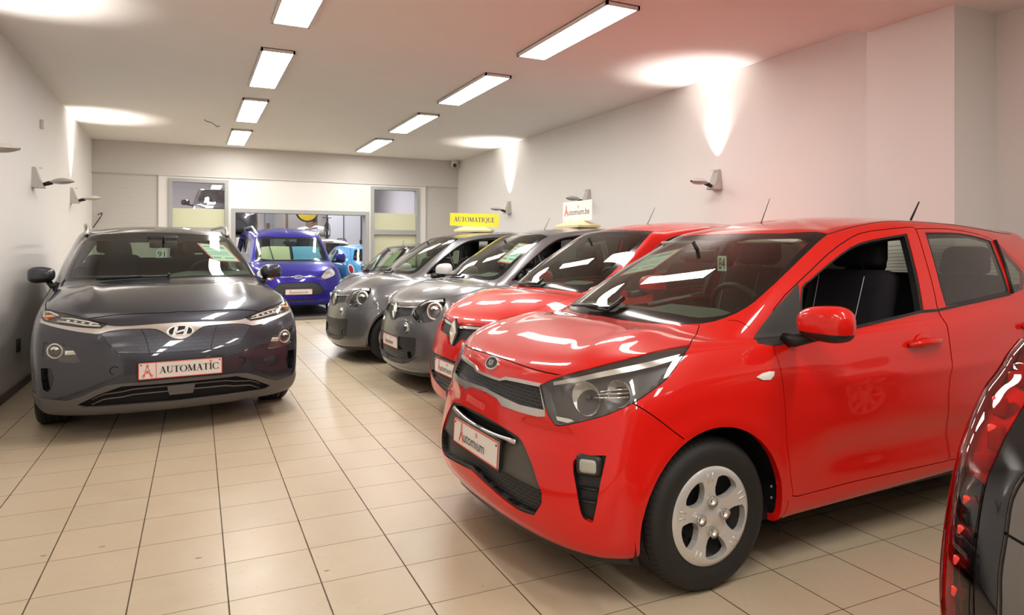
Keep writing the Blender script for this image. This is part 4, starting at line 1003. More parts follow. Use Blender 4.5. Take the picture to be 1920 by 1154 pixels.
def cabin(car, p, sh, beltz, x0, x1, rear=True, stitch=True, seats=True, liner='headliner'):
    """p: dict with seat x, y, z, dash x, wheel side etc."""
    if seats:
        for sg in (-1, 1): seat(car, p['sx'], sg * p['sy'], p['sz'], 'front', stitch)
    if rear:
        b = MB(); xr = p['rx']
        def lean(bm):
            for v in bm.verts: v.co.x += (v.co.z + 0.3) * 0.28
        b.rbox((xr, 0, p['sz'] + 0.12), (0.50, 1.16, 0.16), 0.06, 3)
        b.rbox((xr + 0.24, 0, p['sz'] + 0.46), (0.15, 1.14, 0.58), 0.06, 3, 0, lean)
        o = b.build('rear_bench', 'seat', car)
        for y in (-0.32, 0.32):
            h = MB(); headrest(h, xr + 0.43, y, p['sz'] + 0.83, 0.28, 0.17); h.build('headrest', 'seat', o)
    d = MB(); xd = p['dx']; zd = p['dz']
    V = []; n = 9; prof = [(-0.24, -0.03), (-0.14, 0.005), (0.0, 0.02), (0.10, -0.02), (0.13, -0.12), (0.10, -0.30), (0.0, -0.42)]
    ys = np.linspace(-p['dw'], p['dw'], n)
    for y in ys:
        bow = 0.06 * (1 - (abs(y) / p['dw']) ** 2.2)
        for a, c in prof: V.append((xd + a - (bow if a < -0.1 else 0) , y, zd + c + (0.03 if (p.get('drv', -1) * y > 0.15 and a > -0.1 and c > -0.05) else 0)))
    k = len(prof)
    def inside(q):
        q = Vector(q); p = sh.on((q.x, abs(q.y), q.z), 0); n = sh.normal((q.x, abs(q.y), q.z)); r = Vector((q.x, abs(q.y), q.z))
        if (r - p).dot(n) > -0.03:
            r = p - n * 0.03
            return (r.x, math.copysign(r.y, q.y) if abs(q.y) > 1e-6 else 0.0, r.z)
        return tuple(q)
    V = [inside(q) for q in V]
    d.add(V, [(i * k + q, (i + 1) * k + q, (i + 1) * k + q + 1, i * k + q + 1) for i in range(n - 1) for q in range(k - 1)], 0, True)
    d.build('dashboard', 'dash', car)
    w = MB(); drv = p.get('drv', -1); c = Vector((xd + 0.27, drv * p['sy'], zd - 0.02)); T = Matrix.Rotation(R(-24), 3, 'Y')
    P = [c + T @ Vector((0, 0.18 * math.cos(a), 0.18 * math.sin(a))) for a in np.linspace(0, 2 * math.pi, 29)]
    w.tube(P, 0.014, 8, 0, False)
    for a in (0, 180, 270): w.tube([c, c + T @ Vector((0, 0.17 * math.cos(R(a)), 0.17 * math.sin(R(a))))], 0.016, 6)
    w.sphere(c, (0.03, 0.06, 0.055)); w.build('steering_wheel', 'black', car)
    m = MB(); m.rbox(p['mir'], (0.03, 0.23, 0.065), 0.02, 3); m.tube([Vector(p['mir']), Vector(p['mir']) + Vector((-0.05, 0, 0.075))], 0.01, 6)
    m.build('rearview_mirror', 'black', car)
    # door cards and floor below the belt, headliner and pillars above it (inset copies of the shell)
    sh.emit('body', 'headliner', liner, car, off=-0.028, flange=0, smooth_n=True, filt=lambda c: c.z > beltz(c.x) and c.x > x0 + (0.25 if c.z < beltz(c.x) + 0.1 else 0))
    V = []; F = []
    xs = np.linspace(x0 + 0.28, x1, 14)
    for x in xs:
        zt = beltz(x) - 0.02
        hit, i = sh.near((x, 2.0, zt)); y1 = hit.y - 0.06
        for (y, z) in ((y1 - 0.02, zt), (y1 - 0.03, zt - 0.25), (y1 - 0.05, 0.34), (0, 0.30)): V.append((x, y, z))
    n = len(xs)
    for i in range(n - 1):
        for q in range(3): F.append((i * 4 + q, i * 4 + q + 1, i * 4 + 5 + q, i * 4 + 4 + q))
    b = MB(); b.add(V, F, 0, True); b.add([(x, -y, z) for x, y, z in V], [f[::-1] for f in F], 0, True)
    zt = beltz(x1); b.add([(x1, -0.62, 0.3), (x1, 0.62, 0.3), (x1, 0.62, zt - .05), (x1, -0.62, zt - .05)], [(0, 1, 2, 3)])
    b.add([(x0 + .1, -0.68, 0.3), (x0 + .1, 0.68, 0.3), (x0 + .1, 0.68, zt - .16), (x0 + .1, -0.68, zt - .16)], [(0, 1, 2, 3)])
    b.build('cabin_trim', 'trim', car)
def wiper(car, sh, P, blade, name='wiper'):
    """P: arm polyline near the glass base; blade polyline on the glass"""
    b = MB(); b.tube([sh.on(p, 0.022) for p in P], [0.012, 0.010, 0.008][:len(P)] if len(P) <= 3 else 0.009, 6)
    o = b.build(name, 'black', car)
    c = MB(); c.tube([sh.on(p, 0.014) for p in blade], 0.008, 6); c.build('wiper_blade', 'black', o)
def door_mirror(car, c, size, mat_, foot, arm_z=-0.055, sides=(-1, 1), low=True):
    """c: centre of the housing for y>0 ; foot: point on the door"""
    for sg in sides:
        b = MB(); cy = c[1] * sg
        def shp(V):
            out = []
            for x, y, z in V:
                dx, dy, dz = x - c[0], (y - cy) * sg, z - c[2]
                dx -= 0.018 * (dy / size[1]) * 0
                if dx > 0.25 * size[0]: dx = 0.25 * size[0] + (dx - 0.25 * size[0]) * 0.1
                dz *= 1.0 + 0.10 * (dy / size[1]); dx += 0.25 * dy * 0.35
                out.append((c[0] + dx, cy + dy * sg, c[2] + dz))
            return out
        t = MB(); t.sphere((c[0], cy, c[2]), size, 28, 18, 0, 0.72); t.v = shp(t.v)
        # lower black shell
        F = []; mi = []
        for f, m in zip(t.f, t.mi):
            zc = sum(t.v[i][2] for i in f) / len(f); t_low = zc < c[2] - size[2] * 0.50
            mi.append(1 if (t_low and low) else 0)
        t.mi = mi
        if sg < 0: pass
        o = t.build('door_mirror', [mat_, 'black'], car)
        a = MB()
        f = Vector((foot[0], foot[1] * sg, foot[2])); q = Vector((c[0] + 0.01, cy - sg * size[1] * 0.45, c[2] - size[2] * 0.75))
        a.tube([f + Vector((0, -0.02 * sg, 0)), f + Vector((0, 0.03 * sg, 0.0)), q], [0.028, 0.026, 0.022], 10); a.build('mirror_arm', 'black', o)
        g = MB(); xg = c[0] + size[0] * 0.28
        g.sphere((xg + 0.004, cy, c[2] + 0.004), (0.006, size[1] * 0.82, size[2] * 0.78), 20, 8, 0, 0.7); g.build('mirror_glass', 'chrome', o)
def antenna(car, p, q, r=0.004, name='antenna'):
    b = MB(); p = Vector(p); q = Vector(q); b.tube([p - (q - p).normalized() * 0.03, p, q], [r * 1.8, r * 1.3, r * .7], 7); b.build(name, 'black', car)
def bowl(parent, c, d, r, depth, name='reflector', mat_='refl', lens=None, bulb=True):
    """reflector bowl opening towards d"""
    d = Vector(d).normalized(); u = Vector((0, 0, 1)).cross(d).normalized(); v = d.cross(u)
    fr = Matrix.Identity(4)
    for i in range(3): fr[i][0], fr[i][1], fr[i][2], fr[i][3] = d[i], u[i], v[i], c[i]
    b = MB(); b.T = fr
    b.lathe([(0.001, -depth), (r * .35, -depth * .92), (r * .62, -depth * .68), (r * .84, -depth * .36), (r, 0.0)], 16, 'x', smooth=False)
    b.v = [tuple(q) for q in b.v]
    o = b.build(name, mat_, parent)
    if bulb:
        k = MB(); k.T = fr; k.sphere((-depth * .35, 0, 0), (r * .22, r * .16, r * .16)); 
        k.build('bulb', 'projector', o if parent.parent is None else parent)
    return o
def lamp_unit(sh, name, obj, parent, depth=0.06, lensmat='lens', hmat='housing', hlabel=None, flange=0.01):
    """pair of lamps: clear lens on the body surface with a housing sunk behind it"""
    ls = sh.emit(name, obj, lensmat, parent, sides='pair', off=0.001, flange=0.004)
    for o, sg in zip(ls, (1, -1)):
        h = sh.emit(name, 'lamp_housing', hmat, o, sides=sg, off=-depth, flange=-depth + 0.001, smooth_n=False)
    return ls

def folded_mirror(car, c, size, mat_, sg):
    t = MB(); t.sphere((c[0], c[1] * sg, c[2]), size, 24, 14, 0, 0.75); o = t.build('door_mirror', mat_, car)
    a = MB(); a.tube([(c[0] - size[0] * .8, (c[1] - .10) * sg, c[2] - size[2]), (c[0] - size[0] * .6, c[1] * sg, c[2] - size[2] * .6)], 0.028, 8); a.build('mirror_arm', 'black', o)

def projector(parent, c, d, r):
    """lens in a bright ring, facing d"""
    d = Vector(d).normalized(); u = Vector((0, 0, 1)).cross(d).normalized(); v = d.cross(u)
    fr = Matrix.Identity(4)
    for i in range(3): fr[i][0], fr[i][1], fr[i][2], fr[i][3] = d[i], u[i], v[i], c[i]
    b = MB(); b.T = fr; b.lathe([(r * .80, -0.02), (r * .82, 0.0), (r * .92, 0.006), (r, 0.0), (r * 1.02, -0.02)], 28, 'x'); b.build('lamp_ring', 'refl', parent)
    b = MB(); b.T = fr; b.sphere((-0.012, 0, 0), (0.022, r * .78, r * .78), 24, 14); b.build('projector_lens', 'projector', parent)
    b = MB(); b.T = fr; b.lathe([(r * .30, 0.0125), (r * .62, 0.004), (r * .60, 0.0)], 24, 'x', a0=0.5, a1=2.6); b.build('lens_glint', 'refl', parent)
# ------------------------------------------------------------------ the cars
def arch_poly(xc, zc, Rr, zf, zr, dx=0.0):
    P = [(xc - Rr * math.cos(R(a)), 0.8, zc + Rr * math.sin(R(a))) for a in np.linspace(-12, 192, 30)]
    return [(P[0][0] + dx, 0.8, zf - 0.2)] + P + [(P[-1][0], 0.8, zr - 0.2)]
def flare(G, xs, zc, Rr, amt=0.012, wid=0.045, ymin=0.5):
    for xc in xs:
        r = np.hypot(G[..., 0] - xc, G[..., 2] - zc)
        w = np.exp(-((r - Rr - 0.015) / wid) ** 2) * (G[..., 1] > ymin) * (G[..., 2] < zc + Rr * 1.5)
        G[..., 1] += amt * w
    return G
def car_root(name, loc, rz, label):
    return empty(name, loc, rz, label, 'car')
def off_pts(sh, P, o): return [sh.on(p, o) for p in P]
def ribbon_on(sh, A, B, off, name, m, parent, thick=0.006):
    """strip between two polylines lying off the shell"""
    out = []
    for sg in (1, -1):
        b = MB(); a = [sh.on(p, off) for p in A]; c = [sh.on(p, off) for p in B]
        V = [(p.x, p.y * sg, p.z) for p in a + c]; n = len(a)
        F = [(i, i + 1, n + i + 1, n + i) if sg > 0 else (i, n + i, n + i + 1, i + 1) for i in range(n - 1)]
        b.add(V, F, 0, True); out.append(b.build(name, m, parent))
    return out
def oval_badge(parent, o, nrm, rx, rz, name='badge', field='gloss_black', rim='badge'):
    u = (0, -1, 0); n = Vector(nrm).normalized(); v = Vector((0, 0, 1)) - n * n.z
    fr = frame(o, u, v)
    b = MB(); P = [(rx * math.cos(a), rz * math.sin(a)) for a in np.linspace(0, 2 * math.pi, 33)[:-1]]
    b.prism(P, -0.012, 0.004, fr, 0)
    Q = [(x * 0.86, y * 0.82) for x, y in P]; b.prism(Q, 0.003, 0.0052, fr, 1)
    k = b.build(name, [rim, field], parent)
    return k, fr
def letters_mesh(parent, fr, quads, w, name, m):
    b = MB()
    for q in quads: b.prism(q, 0.004, w, fr)
    return b.build(name, m, parent)

def build_kia():
    D, Fz = CARS['PIC'], FEAT['PIC']
    def deform(G):
        G = flare(G, (0.66, 3.06), 0.285, 0.345, 0.010)
        x, y, z = G[..., 0], G[..., 1], G[..., 2]
        door = np.clip((x - 1.15) / 0.2, 0, 1) * np.clip((2.9 - x) / 0.2, 0, 1) * (y > 0.5)
        G[..., 1] -= 0.014 * door * np.exp(-((z - 0.43) / 0.075) ** 2) - 0.006 * door * np.exp(-((z - 0.74) / 0.03) ** 2)
        # bonnet shoulders
        G[..., 2] += 0.010 * np.exp(-((y - 0.46 - 0.0 * x) / 0.07) ** 2) * np.clip((x - 0.2) / 0.15, 0, 1) * np.clip((0.78 - x) / 0.2, 0, 1) * (z > 0.75)
        # sculpted bumper corner
        G[..., 0] += 0.016 * np.exp(-((z - 0.60) / 0.03) ** 2) * np.clip((y - 0.25) / 0.15, 0, 1) * np.clip((0.66 - y) / 0.08, 0, 1) * (x < 0.25)
        return G
    sh = Shell(D, 6, deform)
    car = car_root('red_hatchback', (1.108, 2.717, 0), R(1.04), 'bright red five-door hatchback in the foreground with a silver wheel cover')
    for xc, zf, zr in ((0.66, 0.19, 0.23), (3.06, 0.235, 0.25)):
        sh.cut(arch_poly(xc, 0.285, 0.345, zf, zr), 'hole', 'side', k=1, facing=None)
    # glass house
    sh.cut(Fz['ws'], 'frit', center=True, k=2)
    sh.cut(Fz['wsin'], 'windscreen', center=True, allow=('frit',), k=2)
    sh.cut(Fz['fdoor'], 'front_door', 'side', gap=0.0042, k=2)
    rd = [(2.125, .78, .302), (2.092, .8, .617), (2.117, .8, .764), (2.115, .79, .857), (2.119, .77, .94), (2.101, .744, 1.0), (2.105, .727, 1.061), (2.13, .669, 1.232), (2.166, .587, 1.396), (2.45, .57, 1.40), (2.74, .565, 1.375), (2.90, .585, 1.322), (3.0, .657, 1.191), (3.02, .70, 1.10), (2.99, .72, 1.0), (2.86, .76, .82), (2.76, .78, .62), (2.70, .78, .45), (2.66, .78, .33), (2.60, .78, .305)]
    sh.cut(rd, 'rear_door', 'side', gap=0.0042, k=2)
    sh.cut(Fz['tri'], 'corner_trim', 'side', allow=('front_door', 'gap', 'body'), k=1)
    sh.cut(Fz['mould'][:5] + Fz['mould'][9:], 'moulding', 'side', allow=('front_door',), k=1)
    sh.cut([Fz['mould'][4]] + Fz['mould'][5:10], 'moulding_rear', 'side', allow=('rear_door', 'body', 'gap'), k=1)
    sh.cut(Fz['fwin'], 'rubber', 'side', allow=('front_door',), k=2)
    c = np.mean(np.array(Fz['fwin']), 0)
    sh.cut([tuple(c + (np.array(p) - c) * 0.955) for p in Fz['fwin']], 'hole', 'side', allow=('rubber',), k=2)
    sh.cut(Fz['rwin'], 'rubber_rear', 'side', allow=('rear_door',), k=2)
    c = np.mean(np.array(Fz['rwin']), 0)
    sh.cut([tuple(c + (np.array(p) - c) * 0.96) for p in Fz['rwin']], 'rear_side_window', 'side', allow=('rubber_rear',), k=2)
    sh.cut(Fz['quarter'], 'quarter_window', 'side', allow=('rear_door', 'body', 'gap'), k=2)
    sh.cut([(3.40, 0, 1.37), (3.34, .40, 1.36), (3.24, .53, 1.33), (3.32, .62, 1.12), (3.40, .4, 1.085), (3.46, 0, 1.08)], 'rear_window', 'back', center=True, allow=('body',), k=2, facing=0.02)
    # front end
    sh.cut(Fz['headlight'], 'headlight', gap=0.003, k=2)
    sh.cut(Fz['bonnet'], 'bonnet', gap=0.0045, center=True, allow=('body', 'gap'), d=(-0.25, 0.1, 1), k=2, sharp=35)
    gi = [(.084, -.08, .735)] + Fz['grille_in'][1:9] + [(.071, -.08, .693)]
    go = [(.086, -.08, .748), (.084, .05, .744), (.086, .12, .745), (.094, .16, .76), (.106, .27, .767), (.127, .40, .770), (.126, .41, .755), (.113, .458, .687), (.110, .47, .660), (.10, .432, .652), (.079, .319, .648), (.066, .19, .648), (.066, .135, .668), (.067, .03, .674), (.067, -.08, .67)]
    sh.cut(go, 'grille_surround', 'front', k=1); sh.cut(gi, 'grille', 'front', allow=('grille_surround',), k=1)
    lo = [(.043, -.1, .578)] + Fz['low_out'][:-1] + [(.004, -.1, .345)]
    sh.cut(lo, 'lower_frame', 'front', k=2)
    sl = [(.041, -.1, .567)] + Fz['slot'][1:6] + [(.034, -.1, .523)]
    sh.cut(sl, 'slot', 'front', allow=('lower_frame',), k=1)
    lm = [(.013, -.1, .40)] + Fz['lowmesh'] + [(.005, -.1, .352)]
    sh.cut(lm, 'lower_mesh', 'front', allow=('lower_frame',), k=1)
    sh.cut(Fz['fog'], 'fog', k=2)
    sh.line([(.306, .742, .748)] + Fz['bumpline'][1:], 0.0022, d='side')
    sh.line([(1.627, .512, 1.372), (1.72, .515, 1.385), (1.9, .53, 1.418), (2.2, .54, 1.432), (2.6, .54, 1.43), (2.95, .53, 1.41), (3.2, .49, 1.385)], 0.003, name='drip', d=(0, .6, 1), allow=('body', 'gap'))
    sh.line([(1.03, .757, .235), (1.04, .775, .262), (1.045, .78, .29)], 0.002, d='side')
    sh.line([(.96, .66, .965), (.93, .625, .995), (.90, .60, 1.005)], 0.002)
    # objects
    for nm, ob, mt, kw in (('body', 'body', 'red', dict(flange=0.03)), ('bonnet', 'bonnet', 'red', dict(flange=0.012)),
                           ('gap', 'panel_gaps', 'gap', dict(off=-0.005, flange=0)), ('drip', 'roof_gutter', 'black', dict(off=0.001, flange=0.004, sides='pair')),
                           ('frit', 'windscreen_border', 'frit', dict(off=-0.001)), ('windscreen', 'windscreen', 'glass', dict(off=-0.001, flange=0))):
        sh.emit(nm, ob, mt, car, **kw)
    ws_ = sh.emit('rear_window', 'rear_window', 'glass', car, flange=0.004)
    hw = MB()
    for k in range(9):
        z = 1.12 + 0.024 * k
        hw.tube([sh.on((3.5, y, z), -0.004) for y in np.linspace(-0.0, 0.50, 9)], 0.0012, 4); hw.tube([Vector((p.x, -p.y, p.z)) for p in [sh.on((3.5, y, z), -0.004) for y in np.linspace(0, 0.50, 9)]], 0.0012, 4)
    hw.build('heating_wires', 'brown', ws_)
    fd = sh.emit('front_door', 'front_door', 'red', car, sides='pair', flange=0.02)
    rdo = sh.emit('rear_door', 'rear_door', 'red', car, sides='pair', flange=0.02)
    for o, sg in zip(fd, (1, -1)):
        sh.emit('corner_trim', 'mirror_corner_trim', 'charcoal', o, sides=sg, off=0.001)
        sh.emit('moulding', 'waist_moulding', 'black', o, sides=sg, off=0.004, flange=0.01)
        sh.emit('rubber', 'window_seal', 'black', o, sides=sg, off=-0.004, flange=0.03)
        b = MB()
        P = [(1.80, .783, .862), (1.85, .79, .868), (1.92, .79, .872), (1.98, .79, .873), (2.035, .783, .874)]
        b.tube([(p.x, p.y * sg, p.z) for p in [sh.on(q, (0.010, 0.034, 0.038, 0.034, 0.012)[i]) for i, q in enumerate(P)]], [0.012, 0.016, 0.017, 0.016, 0.013], 10)
        b.build('door_handle', 'red', o)
        b = MB(); T = Matrix.Identity(4); cc = sh.on((1.915, .79, .875), 0.002); b.sphere((cc.x, cc.y * sg, cc.z), (0.058, 0.006, 0.036), 24, 8); b.build('handle_recess', 'taillamp' if False else 'red', o)
    for o, sg in zip(rdo, (1, -1)):
        sh.emit('moulding_rear', 'waist_moulding', 'black', o, sides=sg, off=0.004, flange=0.01)
        sh.emit('rubber_rear', 'window_seal', 'black', o, sides=sg, off=-0.001, flange=0.02)
        sh.emit('rear_side_window', 'rear_side_window', 'tint', o, sides=sg, off=-0.003, flange=0)
        sh.emit('quarter_window', 'quarter_window', 'tint', o, sides=sg, off=0.0, flange=0.004)
        b = MB(); b.tube([(p.x, p.y * sg, p.z) for p in [sh.on(q, 0.006) for q in ((2.872, .57, 1.335), (2.81, .65, 1.2), (2.76, .72, 1.065))]], 0.009, 6); b.build('window_divider', 'black', o)
        P = [(2.74, .78, .895), (2.79, .79, .90), (2.86, .78, .905), (2.93, .77, .91)]
        b = MB(); b.tube([(p.x, p.y * sg, p.z) for p in [sh.on(q, (0.012, 0.034, 0.034, 0.012)[i]) for i, q in enumerate(P)]], [0.012, 0.017, 0.017, 0.012], 10); b.build('door_handle', 'red', o)
    # lamps
    ls = lamp_unit(sh, 'headlight', 'headlight', car, 0.05)
    for o, sg in zip(ls, (1, -1)):
        def mir(p): return Vector((p[0], p[1] * sg, p[2]))
        nn = Vector((-0.94, 0.30 * sg, -0.05))
        for p, r in (((0.185, 0.603, 0.755), 0.066), ((0.275, 0.697, 0.782), 0.052)):
            q = mir(sh.on(p, -0.022)); bowl(o, q, nn, r, 0.05)
        A = [(0.148, 0.44, 0.787), (0.205, 0.539, 0.820), (0.275, 0.61, 0.850), (0.355, 0.665, 0.873), (0.449, 0.699, 0.892), (0.566, 0.70, 0.909)]
        Bq = [(0.146, 0.445, 0.776), (0.200, 0.54, 0.800), (0.268, 0.615, 0.827), (0.345, 0.67, 0.848), (0.435, 0.708, 0.868), (0.535, 0.714, 0.888)]
        b = MB(); a = [mir(sh.on(p, -0.012)) for p in A]; c = [mir(sh.on(p, -0.018)) for p in Bq]
        n = len(a); b.add(a + c, [((i, i + 1, n + i + 1, n + i) if sg < 0 else (i, n + i, n + i + 1, i + 1)) for i in range(n - 1)], 0, True); b.build('light_strip', 'satin', o)
        b = MB()
        for k in range(3):
            z = 0.752 + 0.018 * k; b.tube([mir(sh.on((.22, .63 + .012 * k, z), -0.010)), mir(sh.on((.27, .69, z + 0.006), -0.010)), mir(sh.on((.31, .72, z + 0.012), -0.014))], 0.0035, 6)
        b.build('lamp_ribs', 'chrome', o)
        b = MB(); P = [mir(sh.on(p, -0.02)) for p in ((.118, .50, .668), (.135, .57, .672), (.15, .585, .665), (.135, .56, .652), (.119, .51, .652))]
        b.add(P, [list(range(5)) if sg < 0 else list(range(5))[::-1]]); b.build('turn_lamp', 'refl', o)
    sh.emit('grille', 'grille', 'mesh_brick', car, off=-0.016, flange=-0.02)
    sh.emit('grille_surround', 'grille_surround', 'satin', car, off=0.005, flange=0.02)
    sh.emit('lower_frame', 'bumper_plate_panel', 'bronze', car, off=-0.010, flange=-0.012)
    sh.emit('slot', 'upper_air_slot', 'gap', car, off=-0.05, flange=-0.045)
    sh.emit('lower_mesh', 'lower_grille', 'mesh_brick', car, off=-0.03, flange=-0.03)
    b = MB(); b.tube([sh.on((.04, y, .517 + 0.02 * (abs(y) / .33) ** 2), -0.004) for y in np.linspace(0, .325, 7)], 0.011, 8); v = list(b.v); f = list(b.f)
    b.add([(x, -y, z) for x, y, z in v], [q[::-1] for q in f], 0, True); b.build('bumper_bar', 'satin', car)
    fs = sh.emit('fog', 'fog_lamp_surround', 'black', car, sides='pair', off=-0.022, flange=-0.024)
    for o, sg in zip(fs, (1, -1)):
        p = sh.on((.166, .678, .522), 0); fr = frame((p.x - 0.004, p.y * sg, p.z), Vector((0.55 * 1, -0.0 - 0.8 * 1 if sg < 0 else 0.8, 0)).normalized() if False else (Vector((-0.62, -0.78, 0)) if sg > 0 else Vector((0.62, -0.78, 0))), (0, 0, 1))
        b = MB(); b.T = fr
        b.rbox((0, 0, -0.020), (0.098, 0.080, 0.04), 0.022, 4); b.build('lamp_ring', 'charcoal', o)
        b = MB(); b.T = fr; b.rbox((0, 0, -0.010), (0.070, 0.056, 0.03), 0.016, 4); b.build('fog_lamp', 'foglens', o)
        b = MB()
        for z in (0.445, 0.40):
            b.tube([(q.x, q.y * sg, q.z) for q in (sh.on((.133, .655, z), -0.014), sh.on((.16, .69, z), -0.006), sh.on((.183, .722, z), -0.014))], 0.005, 5)
        b.build('vent_ribs', 'black', o)
    b = MB(); P = [sh.on(q, 0.0) for q in [(.05, y, .205) for y in np.linspace(0, .3, 5)] + [(.10, .45, .20), (.16, .58, .195), (.24, .68, .19), (.31, .735, .19)]]
    V = [(p.x + 0.012, p.y * 0.985, p.z + 0.004) for p in P] + [(p.x + 0.022, p.y * 0.98, p.z - 0.035) for p in P]; n = len(P); F = [(i, i + 1, n + i + 1, n + i) for i in range(n - 1)]
    b.add(V, [q[::-1] for q in F], 0, True); b.add([(x, -y, z) for x, y, z in V], F, 0, True); b.build('front_lip', 'charcoal', car)
    ind = []
    for sg in (1, -1):
        b = MB(); P = [sh.on(q, 0.004) for q in ((.872, .78, .797), (.905, .78, .809), (.945, .78, .814), (.972, .78, .811), (.966, .78, .795), (.944, .78, .780), (.905, .78, .782))]; c = sh.on((.93, .78, .797), 0.012)
        V = [(p.x, p.y * sg, p.z) for p in P + [c]]; b.add(V, [((i, (i + 1) % 7, 7) if sg < 0 else ((i + 1) % 7, i, 7)) for i in range(7)], 0, True); b.build('side_indicator', 'clearlens', car)
    plate(car, (0.012, -0.012, 0.462), 0.47, 0.108, tilt=0.06)
    bd, fr = oval_badge(car, tuple(sh.on((0.11, 0, 0.79), 0.002)), sh.normal((0.11, 0, 0.79)), 0.058, 0.031)
    V, F = text2d('KIΛ', 0.036, 0.78, 0.02); b = MB(); put2d(b, V, F, fr, 0.0062, 0, -V[:, 0].max() / 2, -0.0128); b.build('badge_letters', 'badge', bd)
    door_mirror(car, (1.115, 0.905, 1.005), (0.075, 0.108, 0.070), 'red', (1.09, 0.745, 0.925), sides=(-1,)); folded_mirror(car, (1.24, 0.80, 1.005), (0.11, 0.06, 0.068), 'red', 1)
    antenna(car, (1.74, 0.0, 1.452), (1.80, 0.0, 1.577), 0.0022); antenna(car, (3.0, -0.02, 1.462), (3.10, -0.02, 1.60), 0.006, 'roof_antenna')
    wheels(car, 0.66, 3.06, 0.765, 0.291, 0.175, 0.187)
    wells(car, (0.66, 3.06), 0.775, 0.365, 0.28); underbody(car, 0.14, 3.42, 0.72)
    for sg in (-1, 1):
        b = MB()
        for z in (0.30, 0.345): b.sphere((0.985, sg * 0.752, z), (0.006, 0.004, 0.006), 8, 6)
        b.build('liner_clips', 'wool', car)
    sh_b = lambda x: 0.93 + 0.058 * (x - 1.0) if x > 1 else 0.96
    cabin(car, dict(sx=1.62, sy=0.34, sz=0.40, rx=2.62, dx=0.98, dz=0.985, dw=0.62, drv=-1, mir=(1.30, 0, 1.26)), sh, sh_b, 0.95, 3.28)
    wiper(car, sh, [(0.73, 0.10, 0.985), (0.745, 0.22, 0.99), (0.752, 0.36, 0.978)][::1], [(0.735, 0.15, 0.99), (0.76, -0.10, 0.992), (0.80, -0.35, 1.0)])
    wiper(car, sh, [(0.84, -0.45, 1.015), (0.78, -0.28, 0.99), (0.735, -0.05, 0.985)], [(0.79, -0.40, 1.005), (0.72, -0.1, 0.99), (0.74, 0.2, 0.99)])
    b = MB(); b.tube([(2.05, .60, 1.22), (2.02, .55, 1.05), (1.99, .535, 1.0), (1.97, .55, .6)], 0.014, 6); b.build('seat_belt', 'trim', car)
    b = MB(); b.rbox((1.985, 0.535, 1.02), (0.012, 0.03, 0.045), 0.004, 2); b.build('belt_buckle', 'chrome', car)
    for sg in (-1, 1):
        b = MB(); b.rbox((1.50, sg * 0.30, 1.335), (0.16, 0.34, 0.018), 0.008, 2); b.build('sun_visor', 'headliner', car)
    return car, sh

